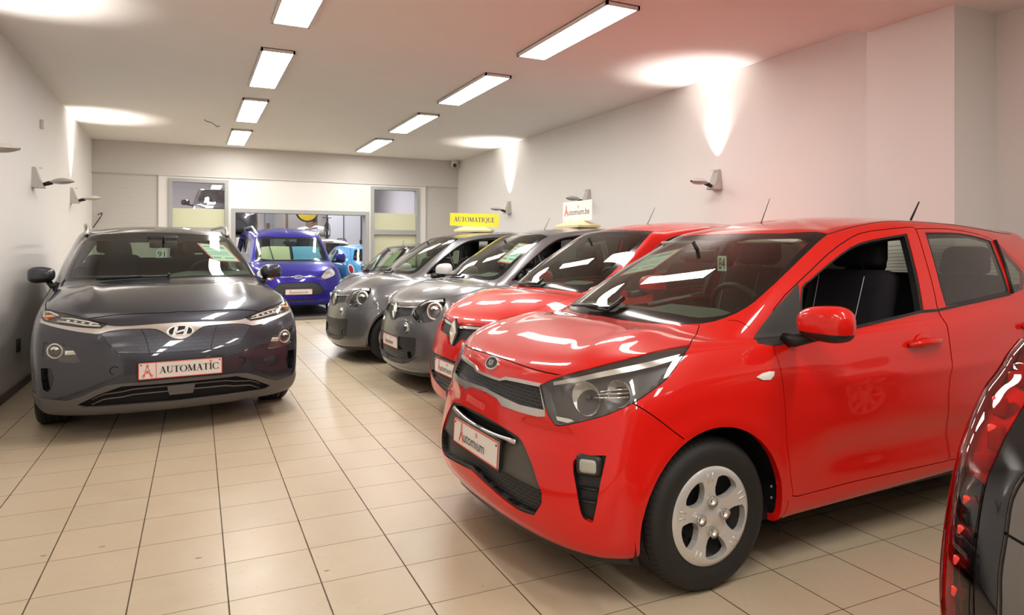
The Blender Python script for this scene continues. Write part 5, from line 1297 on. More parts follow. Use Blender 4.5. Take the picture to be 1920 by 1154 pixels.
def build_kona():
    D, Fz = CARS['KON'], FEAT['KON']
    def deform(G):
        G = flare(G, (0.86, 3.44), 0.33, 0.385, 0.012)
        x, y, z = G[..., 0], G[..., 1], G[..., 2]
        G[..., 2] += 0.016 * np.exp(-((y - 0.50 - 0.10 * (x - 0.4)) / 0.06) ** 2) * np.clip((x - 0.3) / 0.2, 0, 1) * np.clip((1.05 - x) / 0.2, 0, 1) * (z > 0.8)
        return G
    sh = Shell(D, 6, deform)
    car = car_root('grey_crossover', (-0.037, 5.299, 0), 1.669, 'slate grey crossover by the left wall facing the camera, AUTOMATIC plate')
    for xc in (0.86, 3.44): sh.cut(arch_poly(xc, 0.33, 0.385, 0.2, 0.24), 'hole', 'side', k=1, facing=None)
    sh.cut(Fz['ws'], 'frit', center=True, k=2); sh.cut(Fz['wsin'], 'windscreen', center=True, allow=('frit',), k=2)
    win = [(1.50, .74, 1.085), (1.72, .70, 1.19), (1.95, .66, 1.31), (2.15, .64, 1.38), (2.45, .63, 1.41), (2.43, .82, 1.05), (1.95, .82, 1.045)]
    sh.cut(win, 'side_window', 'side', k=2)
    sh.cut([(2.52, .63, 1.41), (2.9, .62, 1.41), (3.25, .62, 1.36), (3.2, .78, 1.10), (2.5, .82, 1.055)], 'rear_side_window', 'side', k=2)
    sh.cut([(3.94, 0, 1.39), (3.86, .4, 1.38), (3.76, .56, 1.36), (3.86, .68, 1.16), (3.95, .4, 1.13), (4.0, 0, 1.12)], 'rear_window', 'back', center=True, k=2, facing=0.02)
    sh.cut(Fz['headlight'], 'headlight', gap=0.003, k=2)
    sh.cut(Fz['bonnet'], 'bonnet', gap=0.007, center=True, allow=('body', 'gap'), d=(-0.25, 0.1, 1), k=2, sharp=30)
    sh.cut(Fz['strip'], 'strip', 'front', center=True, allow=('body', 'gap'), k=2, sharp=40)
    sh.cut(Fz['grille'], 'grille', gap=0.002, center=True, d='front', k=1)
    sh.line([(.09, .242, .738), (.062, .215, .66), (.043, .195, .575)], 0.0016, d='front', allow=('grille',))
    sh.cut(Fz['fog'], 'fog', k=1); sh.cut(Fz['vent'], 'vent', k=1)
    sh.cut(Fz['clad'], 'cladding', 'front', center=True, k=2, sharp=25); sh.cut(Fz['low'], 'lower', 'front', center=True, allow=('cladding',), k=1)
    for nm, ob, mt, kw in (('body', 'body', 'slate', dict(flange=0.03)), ('bonnet', 'bonnet', 'slate', dict(flange=0.012)), ('gap', 'panel_gaps', 'gap', dict(off=-0.005, flange=0)),
                           ('frit', 'windscreen_border', 'frit', dict(off=-0.001)), ('windscreen', 'windscreen', 'glass', dict(off=-0.001, flange=0)), ('side_window', 'side_window', 'glass', dict(flange=0.004, sides='pair')),
                           ('rear_side_window', 'rear_side_window', 'tint', dict(flange=0.004, sides='pair')), ('rear_window', 'rear_window', 'tint', dict(flange=0.004)), ('strip', 'grille_strip', 'satin', dict(off=0.003, flange=0.012)),
                           ('vent', 'side_vent', 'gloss_black', dict(off=-0.03, flange=-0.03, sides='pair')), ('cladding', 'bumper_cladding', 'cladding', dict(off=0.006, flange=0.02)), ('lower', 'lower_grille', 'gap', dict(off=-0.03, flange=-0.03))):
        sh.emit(nm, ob, mt, car, **kw)
    m = paint('dimpled_slate_panel', (0.085, 0.095, 0.12), 0.55, 0.32)
    sp = N(m, 'ShaderNodeSeparateXYZ'); L(m, objco(m), sp.inputs[0]); cb = N(m, 'ShaderNodeCombineXYZ'); L(m, sp.outputs[1], cb.inputs[0]); L(m, sp.outputs[2], cb.inputs[1])
    bt = N(m, 'ShaderNodeTexBrick'); bt.inputs['Scale'].default_value = 1.0; bt.inputs['Brick Width'].default_value = 0.045; bt.inputs['Row Height'].default_value = 0.024; bt.inputs['Mortar Size'].default_value = 0.002; bt.inputs['Mortar Smooth'].default_value = 0.3
    L(m, cb.outputs[0], bt.inputs['Vector']); bump(m, bt.outputs['Fac'], 0.9, 0.004); M['dimple'] = m
    sh.emit('grille', 'grille_panel', 'dimple', car, off=0.001, flange=0.01)
    for o, sg in zip(lamp_unit(sh, 'headlight', 'daytime_lamp', car, 0.02), (1, -1)):
        def mir(p): return Vector((p[0], p[1] * sg, p[2]))
        b = MB(); b.tube([mir(sh.on(p, -0.008)) for p in ((.165, .49, .766), (.19, .57, .775), (.26, .68, .793), (.30, .74, .803))], 0.007, 6); b.tube([mir(sh.on(p, -0.008)) for p in ((.175, .50, .78), (.21, .56, .795), (.27, .66, .815), (.30, .72, .826))], 0.006, 6); b.tube([mir(sh.on(p, -0.006)) for p in ((.36, .80, .815), (.42, .83, .835), (.48, .83, .862), (.42, .79, .862), (.34, .74, .838))], 0.007, 6); b.build('light_strip', 'clearlens', o)
        b = MB()
        for k in range(4): p = mir(sh.on((.19 + .022 * k, .545 + .045 * k, .782 + .010 * k), -0.008)); b.rbox(p, (0.02, 0.022, 0.010), 0.003, 2)
        b.build('lamp_segments', 'refl', o)
        b = MB(); p = mir(sh.on((.37, .79, .838), -0.006)); b.sphere(p, (0.025, 0.04, 0.012), 14, 8); b.build('amber_lamp', 'amber', o)
    for o, sg in zip(lamp_unit(sh, 'fog', 'headlight', car, 0.035, flange=0.004), (1, -1)):
        p = sh.on((.187, .757, .615), -0.012); q = Vector((p.x, p.y * sg, p.z)); d = Vector((-0.9, 0.42 * sg, 0.0))
        projector(o, q, d, 0.052); p = sh.on((.132, .662, .604), -0.014); q = Vector((p.x, p.y * sg, p.z)); b = MB(); b.rbox(q, (.012, .07, .030), .004, 2); b.rbox(q + Vector((.01, .05 * -sg, -.01)), (.012, .05, .012), .003, 2); b.build('reflector', 'refl', o)
    b = MB()
    for z in (0.338, 0.30):
        P = [sh.on((.02, y, z - 0.028 * (y / .5) ** 2 * (1 if y > .3 else .3)), -0.012) for y in np.linspace(0, .48, 9)] + [sh.on((.08, .54, z - 0.055), -0.014)]
        v0 = len(b.v); b.tube(P, 0.0055, 6); v = list(b.v[v0:]); 
        b.add([(x, -y, zz) for x, y, zz in v], [[i - v0 for i in q[::-1]] for q in b.f if min(q) >= v0], 0, True)
    b.build('grille_slats', 'cladding', car)
    b = MB(); b.prism([(-0.09, -0.035), (-0.075, -0.1), (0.075, -0.1), (0.09, -0.035)], -0.02, 0.004, frame((0.018, 0, 0.375), (0, -1, 0), (0, 0, 1))); b.build('sensor_cover', 'cladding', car)
    for sg in (-1, 1):
        p = sh.on((.045, .407, .473), 0.0); b = MB(); b.lathe([(0.024, 0), (0.027, -0.0012), (0.030, 0)], 20, 'x', (p.x - 0.001, sg * p.y, p.z)); b.build('tow_cover_ring', 'gap', car)
    b = MB()
    for sg in (-1, 1):
        for k in range(3): p = sh.on((.07, .47 + .028 * k, .335 - .006 * k), -0.026); b.rbox((p.x - 0.004, sg * p.y, p.z), (0.01, 0.018, 0.011), 0.004, 2)
    b.build('vent_slots', 'gap', car)
    plate(car, (0.008, 0.0, 0.457), 0.535, 0.115, 'automatic', 0.04)
    bd, fr = oval_badge(car, tuple(sh.on((0.08, 0, 0.712), 0.003)), Vector((-1, 0, 0.15)), 0.088, 0.045, field='steel')
    sl = 0.3
    def sk(P): return [(x + sl * y, y) for x, y in P]
    qs = [sk(seg2d((-0.034, -0.032), (-0.034, 0.032), 0.022)), sk(seg2d((0.034, -0.032), (0.034, 0.032), 0.022)), sk(seg2d((-0.034, -0.010), (0.034, 0.010), 0.014))]
    letters_mesh(bd, fr, qs, 0.009, 'badge_letter', 'badge')
    door_mirror(car, (1.46, 0.905, 1.092), (0.085, 0.098, 0.068), 'slate', (1.42, 0.80, 1.0))
    for sg in (-1, 1):
        P = [(2.02, .60, 1.43), (2.06, .60, 1.475), (2.15, .605, 1.515), (2.4, .61, 1.535), (3.0, .61, 1.535), (3.4, .60, 1.50), (3.5, .59, 1.45)]
        b = MB(); b.tube([(x, y * sg, z) for x, y, z in P], [0.022, 0.02, 0.018, 0.017, 0.017, 0.018, 0.02], 8); b.build('roof_rail', 'satin', car)
    wheels(car, 0.86, 3.44, 0.885, 0.325, 0.215, 0.22, 'eight')
    wells(car, (0.86, 3.44), 0.87, 0.40, 0.30, 0.33); underbody(car, 0.2, 3.95, 0.80, 0.19, 0.86, 3.44, 0.36)
    cabin(car, dict(sx=2.0, sy=0.38, sz=0.46, rx=2.95, dx=1.40, dz=1.055, dw=0.66, drv=-1, mir=(1.62, 0, 1.345)), sh, lambda x: 1.03 + 0.03 * (x - 1.4), 1.30, 3.75, stitch=False)
    b = MB(); b.rbox((1.72, 0, 1.395), (0.10, 0.26, 0.06), 0.02, 3); b.build('camera_housing', 'black', car)
    wiper(car, sh, [(1.06, .52, 1.065), (1.04, .40, 1.062), (1.03, .2, 1.062)], [(1.05, .50, 1.068), (1.03, .2, 1.066), (1.03, -.05, 1.066)])
    wiper(car, sh, [(1.03, -.12, 1.062), (1.04, -.25, 1.062), (1.06, -.42, 1.062)], [(1.03, -.1, 1.066), (1.045, -.3, 1.068), (1.09, -.52, 1.07)])
    return car, sh

def build_twingo():
    D, Fz = CARS['TWI'], FEAT['TWI']
    def deform(G):
        G = flare(G, (0.57, 3.03), 0.29, 0.32, 0.016, 0.05)
        return G
    sh = Shell(D, 5, deform)
    car = car_root('grey_city_car', (1.762, 6.39, 0), R(1.0), 'grey city car beside the red ones, carrying the white sign board on its roof')
    for xc in (0.57, 3.03): sh.cut(arch_poly(xc, 0.29, 0.32, 0.2, 0.24), 'hole', 'side', k=1, facing=None)
    ws = [(1.45, 0, 1.466), (1.446, .3, 1.45), (1.451, .49, 1.437), (1.46, .525, 1.428), (1.232, .563, 1.297), (.969, .615, 1.101), (.868, .62, 1.024), (.803, .568, 1.008), (.748, .403, 1.010), (.727, .209, 1.015), (.715, 0, 1.015)]
    wi = [(1.36, 0, 1.436), (1.36, .3, 1.433), (1.39, .49, 1.417), (1.204, .529, 1.295), (.952, .575, 1.106), (.864, .56, 1.05), (.807, .465, 1.04), (.775, .2, 1.047), (.77, 0, 1.05)]
    sh.cut(ws, 'frit', center=True, k=2); sh.cut(wi, 'windscreen', center=True, allow=('frit',), k=2)
    fw = [(.985, .69, 1.012), (1.08, .66, 1.095), (1.26, .62, 1.225), (1.45, .585, 1.345), (1.62, .585, 1.41), (1.97, .60, 1.432), (1.99, .74, 1.03), (1.3, .74, 1.005)]
    sh.cut(fw, 'side_window', 'side', k=2)
    sh.cut([(2.06, .60, 1.432), (2.5, .59, 1.43), (2.85, .58, 1.37), (2.78, .70, 1.10), (2.07, .74, 1.035)], 'rear_side_window', 'side', k=2)
    sh.cut([(3.41, 0, 1.42), (3.34, .40, 1.41), (3.26, .51, 1.38), (3.32, .62, 1.13), (3.40, .4, 1.10), (3.46, 0, 1.09)], 'rear_window', 'back', center=True, k=2, facing=0.02)
    sh.line([(.94, .70, .975), (1.02, .76, .90), (1.03, .80, .7), (1.04, .81, .45), (1.08, .80, .29)], 0.003, d='side')
    sh.line([(2.03, .62, 1.44), (2.03, .75, 1.0), (2.03, .80, .8), (2.0, .81, .3)], 0.003, d='side')
    sh.cut(Fz['headlight'], 'headlight', gap=0.003, k=2)
    bn = [(.075, 0, .765)] + Fz['bonnet'][1:7] + [(.497, .66, .93), (.70, .63, .978), (.80, .571, 1.006), (.746, .407, 1.009), (.722, .221, 1.012), (.712, 0, 1.014)]
    sh.cut(bn, 'bonnet', gap=0.003, center=True, allow=('body', 'gap'), d=(-0.3, 0.1, 1), k=2, sharp=35)
    sh.cut([(.074, -.1, .754)] + Fz['strip'][1:5] + [(.066, -.1, .738)], 'strip', 'front', allow=('body', 'gap'), k=1)
    sh.cut([(.066, -.1, .735), (.085, .25, .752), (.115, .39, .757), (.101, .386, .747), (.083, .405, .69), (.039, .16, .655), (.03, .06, .62), (.028, -.1, .612)], 'grille', 'front', k=1)
    sh.cut([(.014, -.1, .483)] + Fz['lowpan'][1:8], 'panel', 'front', k=2); sh.cut([(.004, -.1, .40), (.004, .181, .40), (.016, .316, .402), (.023, .381, .368), (.023, .389, .30), (.0, .11, .272), (.0, -.1, .272)], 'lower', 'front', allow=('panel',), k=2)
    sh.cut(Fz['fog'], 'fog', k=2); sh.cut(Fz['foglow'], 'foglow', allow=('panel',), k=2)
    sh.line([(.292, .70, .72), (.34, .765, .68), (.40, .80, .62), (.44, .81, .575)], 0.002, d='side')
    for nm, ob, mt, kw in (('body', 'body', 'grey', dict(flange=0.03)), ('bonnet', 'bonnet', 'grey', dict(flange=0.012)), ('gap', 'panel_gaps', 'gap', dict(off=-0.005, flange=0)),
                           ('frit', 'windscreen_border', 'frit', dict(off=-0.001)), ('windscreen', 'windscreen', 'glass', dict(off=-0.001, flange=0)), ('rear_side_window', 'rear_side_window', 'tint', dict(flange=0.004, sides='pair')),
                           ('rear_window', 'rear_window', 'tint', dict(flange=0.004)), ('strip', 'grille_strip', 'chrome', dict(off=0.004, flange=0.012)), ('grille', 'grille', 'mesh_hex', dict(off=-0.014, flange=-0.014)),
                           ('panel', 'bumper_panel', 'charcoal', dict(off=0.001, flange=0.012)), ('lower', 'lower_grille', 'mesh_bar', dict(off=-0.02, flange=-0.02)), ('foglow', 'fog_lamp_pod', 'gloss_black', dict(off=-0.006, flange=-0.006, sides='pair'))):
        sh.emit(nm, ob, mt, car, **kw)
    c = np.mean(np.array(fw), 0)
    for sg in (-1, 1):
        b = MB(); b.tube([(p.x, p.y * sg, p.z) for p in [sh.on(q, 0.003) for q in refine(fw, 4)]] , 0.011, 6, 0, False); b.build('window_frame', 'black', car)
        b = MB(); b.tube([(p.x, p.y * sg, p.z) for p in [sh.on(q, 0.0) for q in ((1.30, .61, 1.245), (1.32, .68, 1.1), (1.34, .74, 1.0))]], 0.013, 6); b.build('window_divider', 'black', car)
        b = MB(); p = sh.on((.464, .80, .768), 0.004); b.rbox((p.x, p.y * sg, p.z), (0.04, 0.012, 0.022), 0.005, 2); b.build('side_indicator', 'clearlens', car)
    for o, sg in zip(lamp_unit(sh, 'headlight', 'headlight', car, 0.05, hmat='gloss_black'), (1, -1)):
        p = sh.on((.212, .665, .748), -0.008); d = Vector((-0.75, 0.62 * sg, 0.05)); projector(o, Vector((p.x, p.y * sg, p.z)), d, 0.080); bowl(o, Vector((p.x + .004, p.y * sg, p.z)), d, 0.060, 0.03, bulb=False)
        A = [(.137, .455, .795), (.19, .50, .834), (.25, .585, .852), (.30, .65, .857)]; B = [(.14, .47, .78), (.19, .52, .812), (.245, .60, .83), (.295, .675, .832)]
        a = [sh.on(q, -0.006) for q in A]; e = [sh.on(q, -0.010) for q in B]; b = MB(); V = [(q.x, q.y * sg, q.z) for q in a + e]; b.add(V, [((i, i + 1, 5 + i, 4 + i) if sg < 0 else (i, 4 + i, 5 + i, i + 1)) for i in range(3)], 0, True); b.build('light_strip', 'clearlens', o)
    for o, sg in zip(lamp_unit(sh, 'fog', 'daytime_lamp', car, 0.03, hmat='refl'), (1, -1)):
        p = sh.on((.046, .352, .582), -0.010); projector(o, Vector((p.x - .004, p.y * sg, p.z)), Vector((-1, 0.1 * sg, 0.05)), 0.046)
    diamond(car, (0.055, 0, 0.70), 0.085, 0.155)
    b = MB(); b.tube([sh.on((0, y, .262), 0.0) for y in np.linspace(0, .30, 5)] + [sh.on((.05, .47, .285), 0), sh.on((.09, .58, .34), 0)], 0.006, 6); v = list(b.v); f = list(b.f); b.add([(x, -y, z) for x, y, z in v], [q[::-1] for q in f], 0, True); b.build('bumper_bead', 'charcoal', car)
    b = MB(); P = [sh.on(q, 0.0) for q in [(.04, y, .175) for y in np.linspace(0, .3, 5)] + [(.12, .5, .185), (.2, .64, .19), (.30, .73, .195)]]
    V = [(p.x + 0.006, p.y, p.z + 0.01) for p in P] + [(p.x + 0.03, p.y * .98, p.z - 0.035) for p in P]; n = len(P); F = [(i, i + 1, n + i + 1, n + i) for i in range(n - 1)]
    b.add(V, [q[::-1] for q in F], 0, True); b.add([(x, -y, z) for x, y, z in V], F, 0, True); b.build('front_lip', 'charcoal', car)
    wheels(car, 0.57, 3.03, 0.79, 0.295, 0.165, 0.195, 'eight'); wells(car, (0.57, 3.03), 0.79, 0.34, 0.25); underbody(car, 0.14, 3.42, 0.74, 0.19, 0.57, 3.03, 0.33)
    cabin(car, dict(sx=1.55, sy=0.36, sz=0.40, rx=2.55, dx=0.98, dz=1.02, dw=0.62, drv=-1, mir=(1.28, 0, 1.33)), sh, lambda x: 1.0 + 0.04 * (x - 1.0), 0.97, 3.28, stitch=False)
    wiper(car, sh, [(.79, -.46, 1.028), (.745, -.25, 1.022), (.73, -.02, 1.02)], [(.76, -.40, 1.03), (.735, -.1, 1.028), (.735, .22, 1.025)]); wiper(car, sh, [(.73, .05, 1.02), (.735, .18, 1.02), (.75, .32, 1.012)], [(.735, 0, 1.026), (.74, .2, 1.02), (.76, .45, 1.01)])
    return car, sh
def diamond(car, c, w, h, tilt=-0.12, name='badge'):
    """lozenge emblem: outer and inner outlines joined by four folded bands"""
    fr = frame(c, (0, -1, 0), (tilt * -1.0, 0, 1))
    O = [(0, h / 2), (w / 2, 0), (0, -h / 2), (-w / 2, 0)]; k = 0.42
    I = [(0, h / 2 * k), (w / 2 * k * .7, 0), (0, -h / 2 * k), (-w / 2 * k * .7, 0)]
    b = MB()
    V = [fr @ Vector((x, y, -0.012)) for x, y in O] + [fr @ Vector((x, y, 0.004)) for x, y in O] + [fr @ Vector(((x + a) / 2, (y + e) / 2, 0.018)) for (x, y), (a, e) in zip(O, I)] + [fr @ Vector((x, y, -0.002)) for x, y in I]
    F = []
    for l in range(3):
        for i in range(4): F.append((l * 4 + (i + 1) % 4, l * 4 + i, l * 4 + 4 + i, l * 4 + 4 + (i + 1) % 4))
    b.add(V, F); o = b.build(name, 'badge', car)
    b = MB(); b.prism([(x * 1.22, y * 1.14) for x, y in O], -0.018, -0.006, fr); b.build('badge_base', 'charcoal', o)
    return o
def copy_tree(o, parent=None, skip=()):
    c = o.copy(); COL.objects.link(c)
    if parent:
        c.parent = parent; c.matrix_parent_inverse = o.matrix_parent_inverse.copy()
    for ch in list(o.children):
        if ch.name.split('.')[0] in skip: continue
        copy_tree(ch, c, skip)
    return c

def build_clio():
    D, Fz = CARS['CLI'], FEAT['CLI']
    sh = Shell(D, 5, lambda G: flare(G, (0.72, 3.2), 0.30, 0.34, 0.012))
    car = car_root('red_supermini', (1.697, 4.615, 0), R(1.0), 'red small car with a large diamond emblem behind the foreground red hatchback')
    for xc in (0.72, 3.2): sh.cut(arch_poly(xc, 0.30, 0.34, 0.2, 0.24), 'hole', 'side', k=1, facing=None)
    ws = [(1.478, 0, 1.453), (1.46, .26, 1.446), (1.507, .47, 1.425), (1.297, .55, 1.306), (1.114, .585, 1.187), (.951, .595, 1.072), (.87, .58, 1.022), (.80, .548, .998), (.745, .287, 1.0), (.738, 0, 1.003)]
    wi = [(1.38, 0, 1.428), (1.39, .33, 1.42), (1.423, .47, 1.405), (1.281, .52, 1.313), (1.102, .545, 1.2), (.945, .55, 1.092), (.87, .50, 1.045), (.81, .25, 1.04), (.80, 0, 1.04)]
    sh.cut(ws, 'frit', center=True, k=2); sh.cut(wi, 'windscreen', center=True, allow=('frit',), k=2)
    fw = [(1.02, .69, 1.02), (1.12, .66, 1.10), (1.3, .62, 1.22), (1.5, .585, 1.34), (1.66, .585, 1.39), (2.0, .60, 1.41), (2.02, .74, 1.03), (1.3, .74, 1.005)]
    sh.cut(fw, 'side_window', 'side', k=2)
    sh.cut([(2.08, .60, 1.41), (2.5, .59, 1.40), (2.9, .58, 1.34), (2.82, .70, 1.10), (2.10, .74, 1.035)], 'rear_side_window', 'side', k=2)
    sh.cut([(3.66, 0, 1.38), (3.5, .40, 1.37), (3.4, .52, 1.33), (3.5, .62, 1.13), (3.64, .4, 1.10), (3.77, 0, 1.09)], 'rear_window', 'back', center=True, k=2, facing=0.02)
    sh.cut(Fz['headlight'] + [(.12, .42, .745)] if False else [(.137, .42, .779), (.174, .46, .807), (.23, .525, .836), (.294, .60, .858), (.40, .70, .868), (.36, .73, .81), (.26, .66, .765), (.17, .53, .735), (.12, .44, .74)], 'headlight', gap=0.003, k=2)
    sh.cut(Fz['bonnet'], 'bonnet', gap=0.003, center=True, allow=('body', 'gap'), d=(-0.3, 0.1, 1), k=2, sharp=35)
    sh.cut([(.085, -.1, .752), (.088, .046, .75), (.137, .40, .773), (.12, .39, .744), (.097, .37, .70), (.08, .34, .672), (.055, .14, .655), (.035, .06, .60), (.03, -.1, .592)], 'grille', 'front', allow=('body', 'gap'), k=1)
    sh.cut([(.085, -.1, .748), (.086, .05, .744), (.133, .395, .764), (.120, .385, .746), (.077, .02, .724), (.077, -.1, .724)], 'strip', 'front', allow=('grille',), k=1)
    sh.cut([(.017, -.1, .502), (.02, .1, .50), (.03, .3, .498), (.06, .5, .495), (.085, .56, .47), (.06, .52, .36), (.02, .34, .31), (0, .05, .268), (0, -.1, .266)], 'band', 'front', k=2)
    sh.cut([(.004, -.1, .374), (0, .08, .372), (.02, .35, .37), (.03, .42, .355), (.012, .3, .315), (0, .07, .28), (0, -.1, .278)], 'lower', 'front', allow=('band',), k=1)
    for nm, ob, mt, kw in (('body', 'body', 'red', dict(flange=0.03)), ('bonnet', 'bonnet', 'red', dict(flange=0.012)), ('gap', 'panel_gaps', 'gap', dict(off=-0.005, flange=0)),
                           ('frit', 'windscreen_border', 'frit', dict(off=-0.001)), ('windscreen', 'windscreen', 'glass', dict(off=-0.001, flange=0)), ('side_window', 'side_window', 'glass', dict(flange=0.004, sides='pair')), ('rear_side_window', 'rear_side_window', 'tint', dict(flange=0.004, sides='pair')),
                           ('rear_window', 'rear_window', 'tint', dict(flange=0.004)), ('strip', 'grille_strip', 'chrome', dict(off=0.006, flange=0.012)), ('grille', 'grille', 'mesh_hex', dict(off=-0.012, flange=-0.014)),
                           ('band', 'bumper_panel', 'charcoal', dict(off=-0.003, flange=-0.004)), ('lower', 'lower_grille', 'mesh_bar', dict(off=-0.02, flange=-0.02))):
        sh.emit(nm, ob, mt, car, **kw)
    for o, sg in zip(lamp_unit(sh, 'headlight', 'headlight', car, 0.045, hmat='housing'), (1, -1)):
        for p in ((.21, .56, .80), (.30, .65, .825)):
            p = sh.on(p, -0.012); bowl(o, Vector((p.x, p.y * sg, p.z)), Vector((-0.8, 0.55 * sg, 0.1)), 0.035, 0.03)
    for sg in (-1, 1):
        b = MB(); b.tube([(p.x, p.y * sg, p.z) for p in [sh.on(q, 0.003) for q in refine(fw, 4)]], 0.011, 6, 0, False); b.build('window_frame', 'black', car)
    diamond(car, (0.05, 0, 0.69), 0.10, 0.185)
    plate(car, (-0.006, -0.0, 0.432), 0.47, 0.105)
    door_mirror(car, (1.16, 0.90, 1.06), (0.075, 0.10, 0.065), 'red', (1.08, 0.76, 0.985), sides=(-1,)); folded_mirror(car, (1.24, 0.80, 1.05), (0.10, 0.06, 0.065), 'red', 1)
    wheels(car, 0.72, 3.2, 0.80, 0.30, 0.185, 0.20, 'eight'); wells(car, (0.72, 3.2), 0.80, 0.36, 0.27); underbody(car, 0.16, 3.8, 0.76, 0.19, 0.72, 3.2, 0.34)
    cabin(car, dict(sx=1.55, sy=0.36, sz=0.40, rx=2.55, dx=0.98, dz=1.01, dw=0.63, drv=-1, mir=(1.28, 0.02, 1.32)), sh, lambda x: 1.0 + 0.04 * (x - 1.0), 0.97, 3.4, stitch=False)
    wiper(car, sh, [(.838, -.54, 1.009), (.79, -.32, 1.012), (.758, -.05, 1.01)], [(.81, -.5, 1.014), (.77, -.25, 1.018), (.765, .05, 1.018)]); wiper(car, sh, [(.755, .02, 1.006), (.752, .16, 1.004), (.75, .33, 1.0)], [(.765, -.02, 1.015), (.765, .2, 1.012), (.785, .42, 1.008)])
    antenna(car, (1.81, -0.0, 1.512), (1.89, 0.0, 1.655), 0.0024)
    return car, sh

def build_ford():
    D, Fz = CARS['FRD'], FEAT['FRD']
    sh = Shell(D, 5, lambda G: flare(G, (0.9, 3.55), 0.33, 0.37, 0.012))
    car = car_root('blue_van', (1.93, 13.45, 0), R(90), 'dark blue people carrier facing the camera in the workshop opening')
    for xc in (0.9, 3.55): sh.cut(arch_poly(xc, 0.33, 0.37, 0.24, 0.26), 'hole', 'side', k=1, facing=None)
    ws = [(1.40, 0, 1.565), (1.42, .3, 1.56), (1.47, .5, 1.548), (1.50, .585, 1.52), (1.25, .66, 1.34), (.99, .70, 1.13), (.94, .685, 1.095), (.85, .565, 1.078), (.79, .3, 1.075), (.775, 0, 1.075)]
    wi = [(1.36, 0, 1.52), (1.38, .3, 1.515), (1.43, .52, 1.49), (1.22, .60, 1.335), (1.02, .63, 1.165), (.96, .60, 1.12), (.86, .4, 1.10), (.83, 0, 1.10)]
    sh.cut(ws, 'frit', center=True, k=2); sh.cut(wi, 'windscreen', center=True, allow=('frit',), k=2)
    sh.cut([(1.25, .80, 1.15), (1.45, .76, 1.32), (1.65, .74, 1.50), (1.85, .74, 1.57), (2.3, .76, 1.58), (2.3, .88, 1.12), (1.6, .88, 1.10)], 'side_window', 'side', k=2)
    sh.cut([(2.4, .76, 1.58), (3.15, .76, 1.58), (3.15, .88, 1.14), (2.4, .88, 1.12)], 'rear_side_window', 'side', k=2)
    sh.cut([(4.22, 0, 1.62), (4.15, .5, 1.61), (4.08, .66, 1.58), (4.15, .74, 1.2), (4.24, .5, 1.18), (4.30, 0, 1.17)], 'rear_window', 'back', center=True, k=2, facing=0.02)
    sh.cut([(.109, .44, .777), (.163, .50, .848), (.272, .60, .918), (.341, .674, .945), (.30, .73, .87), (.24, .72, .80), (.16, .61, .752), (.105, .49, .724)], 'headlight', gap=0.004, k=2)
    sh.cut([(.17, 0, .885), (.17, .38, .875), (.34, .60, .955), (.60, .70, 1.03), (.86, .68, 1.082), (.80, .56, 1.066), (.765, .3, 1.066), (.75, 0, 1.066)], 'bonnet', gap=0.004, center=True, allow=('body', 'gap'), d=(-.3, .1, 1), k=2, sharp=30)
    sh.cut([(.043, -.1, .678), (.056, .317, .667), (.05, .43, .595), (.051, .475, .526), (.04, .455, .454), (.02, .374, .432), (0, -.1, .429)], 'grille', 'front', k=1)
    sh.cut([(.02, -.1, .575), (.04, .38, .577), (.05, .46, .53), (.04, .44, .46), (.02, .37, .437), (0, -.1, .434)], 'band', 'front', allow=('grille',), k=1)
    sh.cut([(0, -.1, .358), (.017, .374, .352), (.015, .342, .32), (0, -.1, .31)], 'slot', 'front', k=1)
    for nm, ob, mt, kw in (('body', 'body', 'blue', dict(flange=0.03)), ('bonnet', 'bonnet', 'blue', dict(flange=0.012)), ('gap', 'panel_gaps', 'gap', dict(off=-0.005, flange=0)),
                           ('frit', 'windscreen_border', 'frit', dict(off=-0.001)), ('windscreen', 'windscreen', 'glass', dict(off=-0.001, flange=0)), ('side_window', 'side_window', 'tint', dict(flange=0.004, sides='pair')), ('rear_side_window', 'rear_side_window', 'tint', dict(flange=0.004, sides='pair')),
                           ('rear_window', 'rear_window', 'tint', dict(flange=0.004)), ('grille', 'grille', 'mesh_bar', dict(off=-0.014, flange=-0.014)), ('band', 'plate_panel', 'charcoal', dict(off=0.0, flange=0.01)), ('slot', 'lower_grille', 'mesh_bar', dict(off=-0.015, flange=-0.015))):
        sh.emit(nm, ob, mt, car, **kw)
    for o, sg in zip(lamp_unit(sh, 'headlight', 'headlight', car, 0.05, hmat='refl'), (1, -1)):
        p = sh.on((.2, .60, .84), -0.015); bowl(o, Vector((p.x, p.y * sg, p.z)), Vector((-1, .2 * sg, 0)), 0.06, 0.04)
        b = MB(); p = sh.on((.12, .48, .745), -0.006); b.sphere((p.x, p.y * sg, p.z), (0.02, 0.03, 0.02), 12, 8); b.build('amber_lamp', 'amber', o)
    for sg in (-1, 1):
        b = MB(); p = sh.on((.079, .62, .42), -0.004); b.lathe([(0.0, -0.012), (0.04, -0.008), (0.05, 0.0), (0.05, 0.02)], 20, 'x', (p.x, p.y * sg, p.z)); b.build('fog_lamp', 'clearlens', car)
        b = MB(); b.tube([(x, y * sg, z) for x, y, z in ((1.52, .60, 1.60), (1.62, .64, 1.67), (1.75, .665, 1.745), (1.95, .685, 1.80), (3.7, .70, 1.81), (3.95, .69, 1.73))], 0.024, 8); b.build('roof_rail', 'satin', car)
        b = MB(); b.tube([sh.on((.08, y, .777), 0.004) * 1 if sg > 0 else Vector((lambda p: (p.x, -p.y, p.z))(sh.on((.08, y, .777), 0.004))) for y in np.linspace(.07, .33, 6)], 0.011, 8); b.build('grille_bar', 'chrome', car)
    bd, fr = oval_badge(car, tuple(sh.on((0.07, 0, 0.778), 0.006)), Vector((-1, 0, 0.1)), 0.085, 0.036, field='blueink')
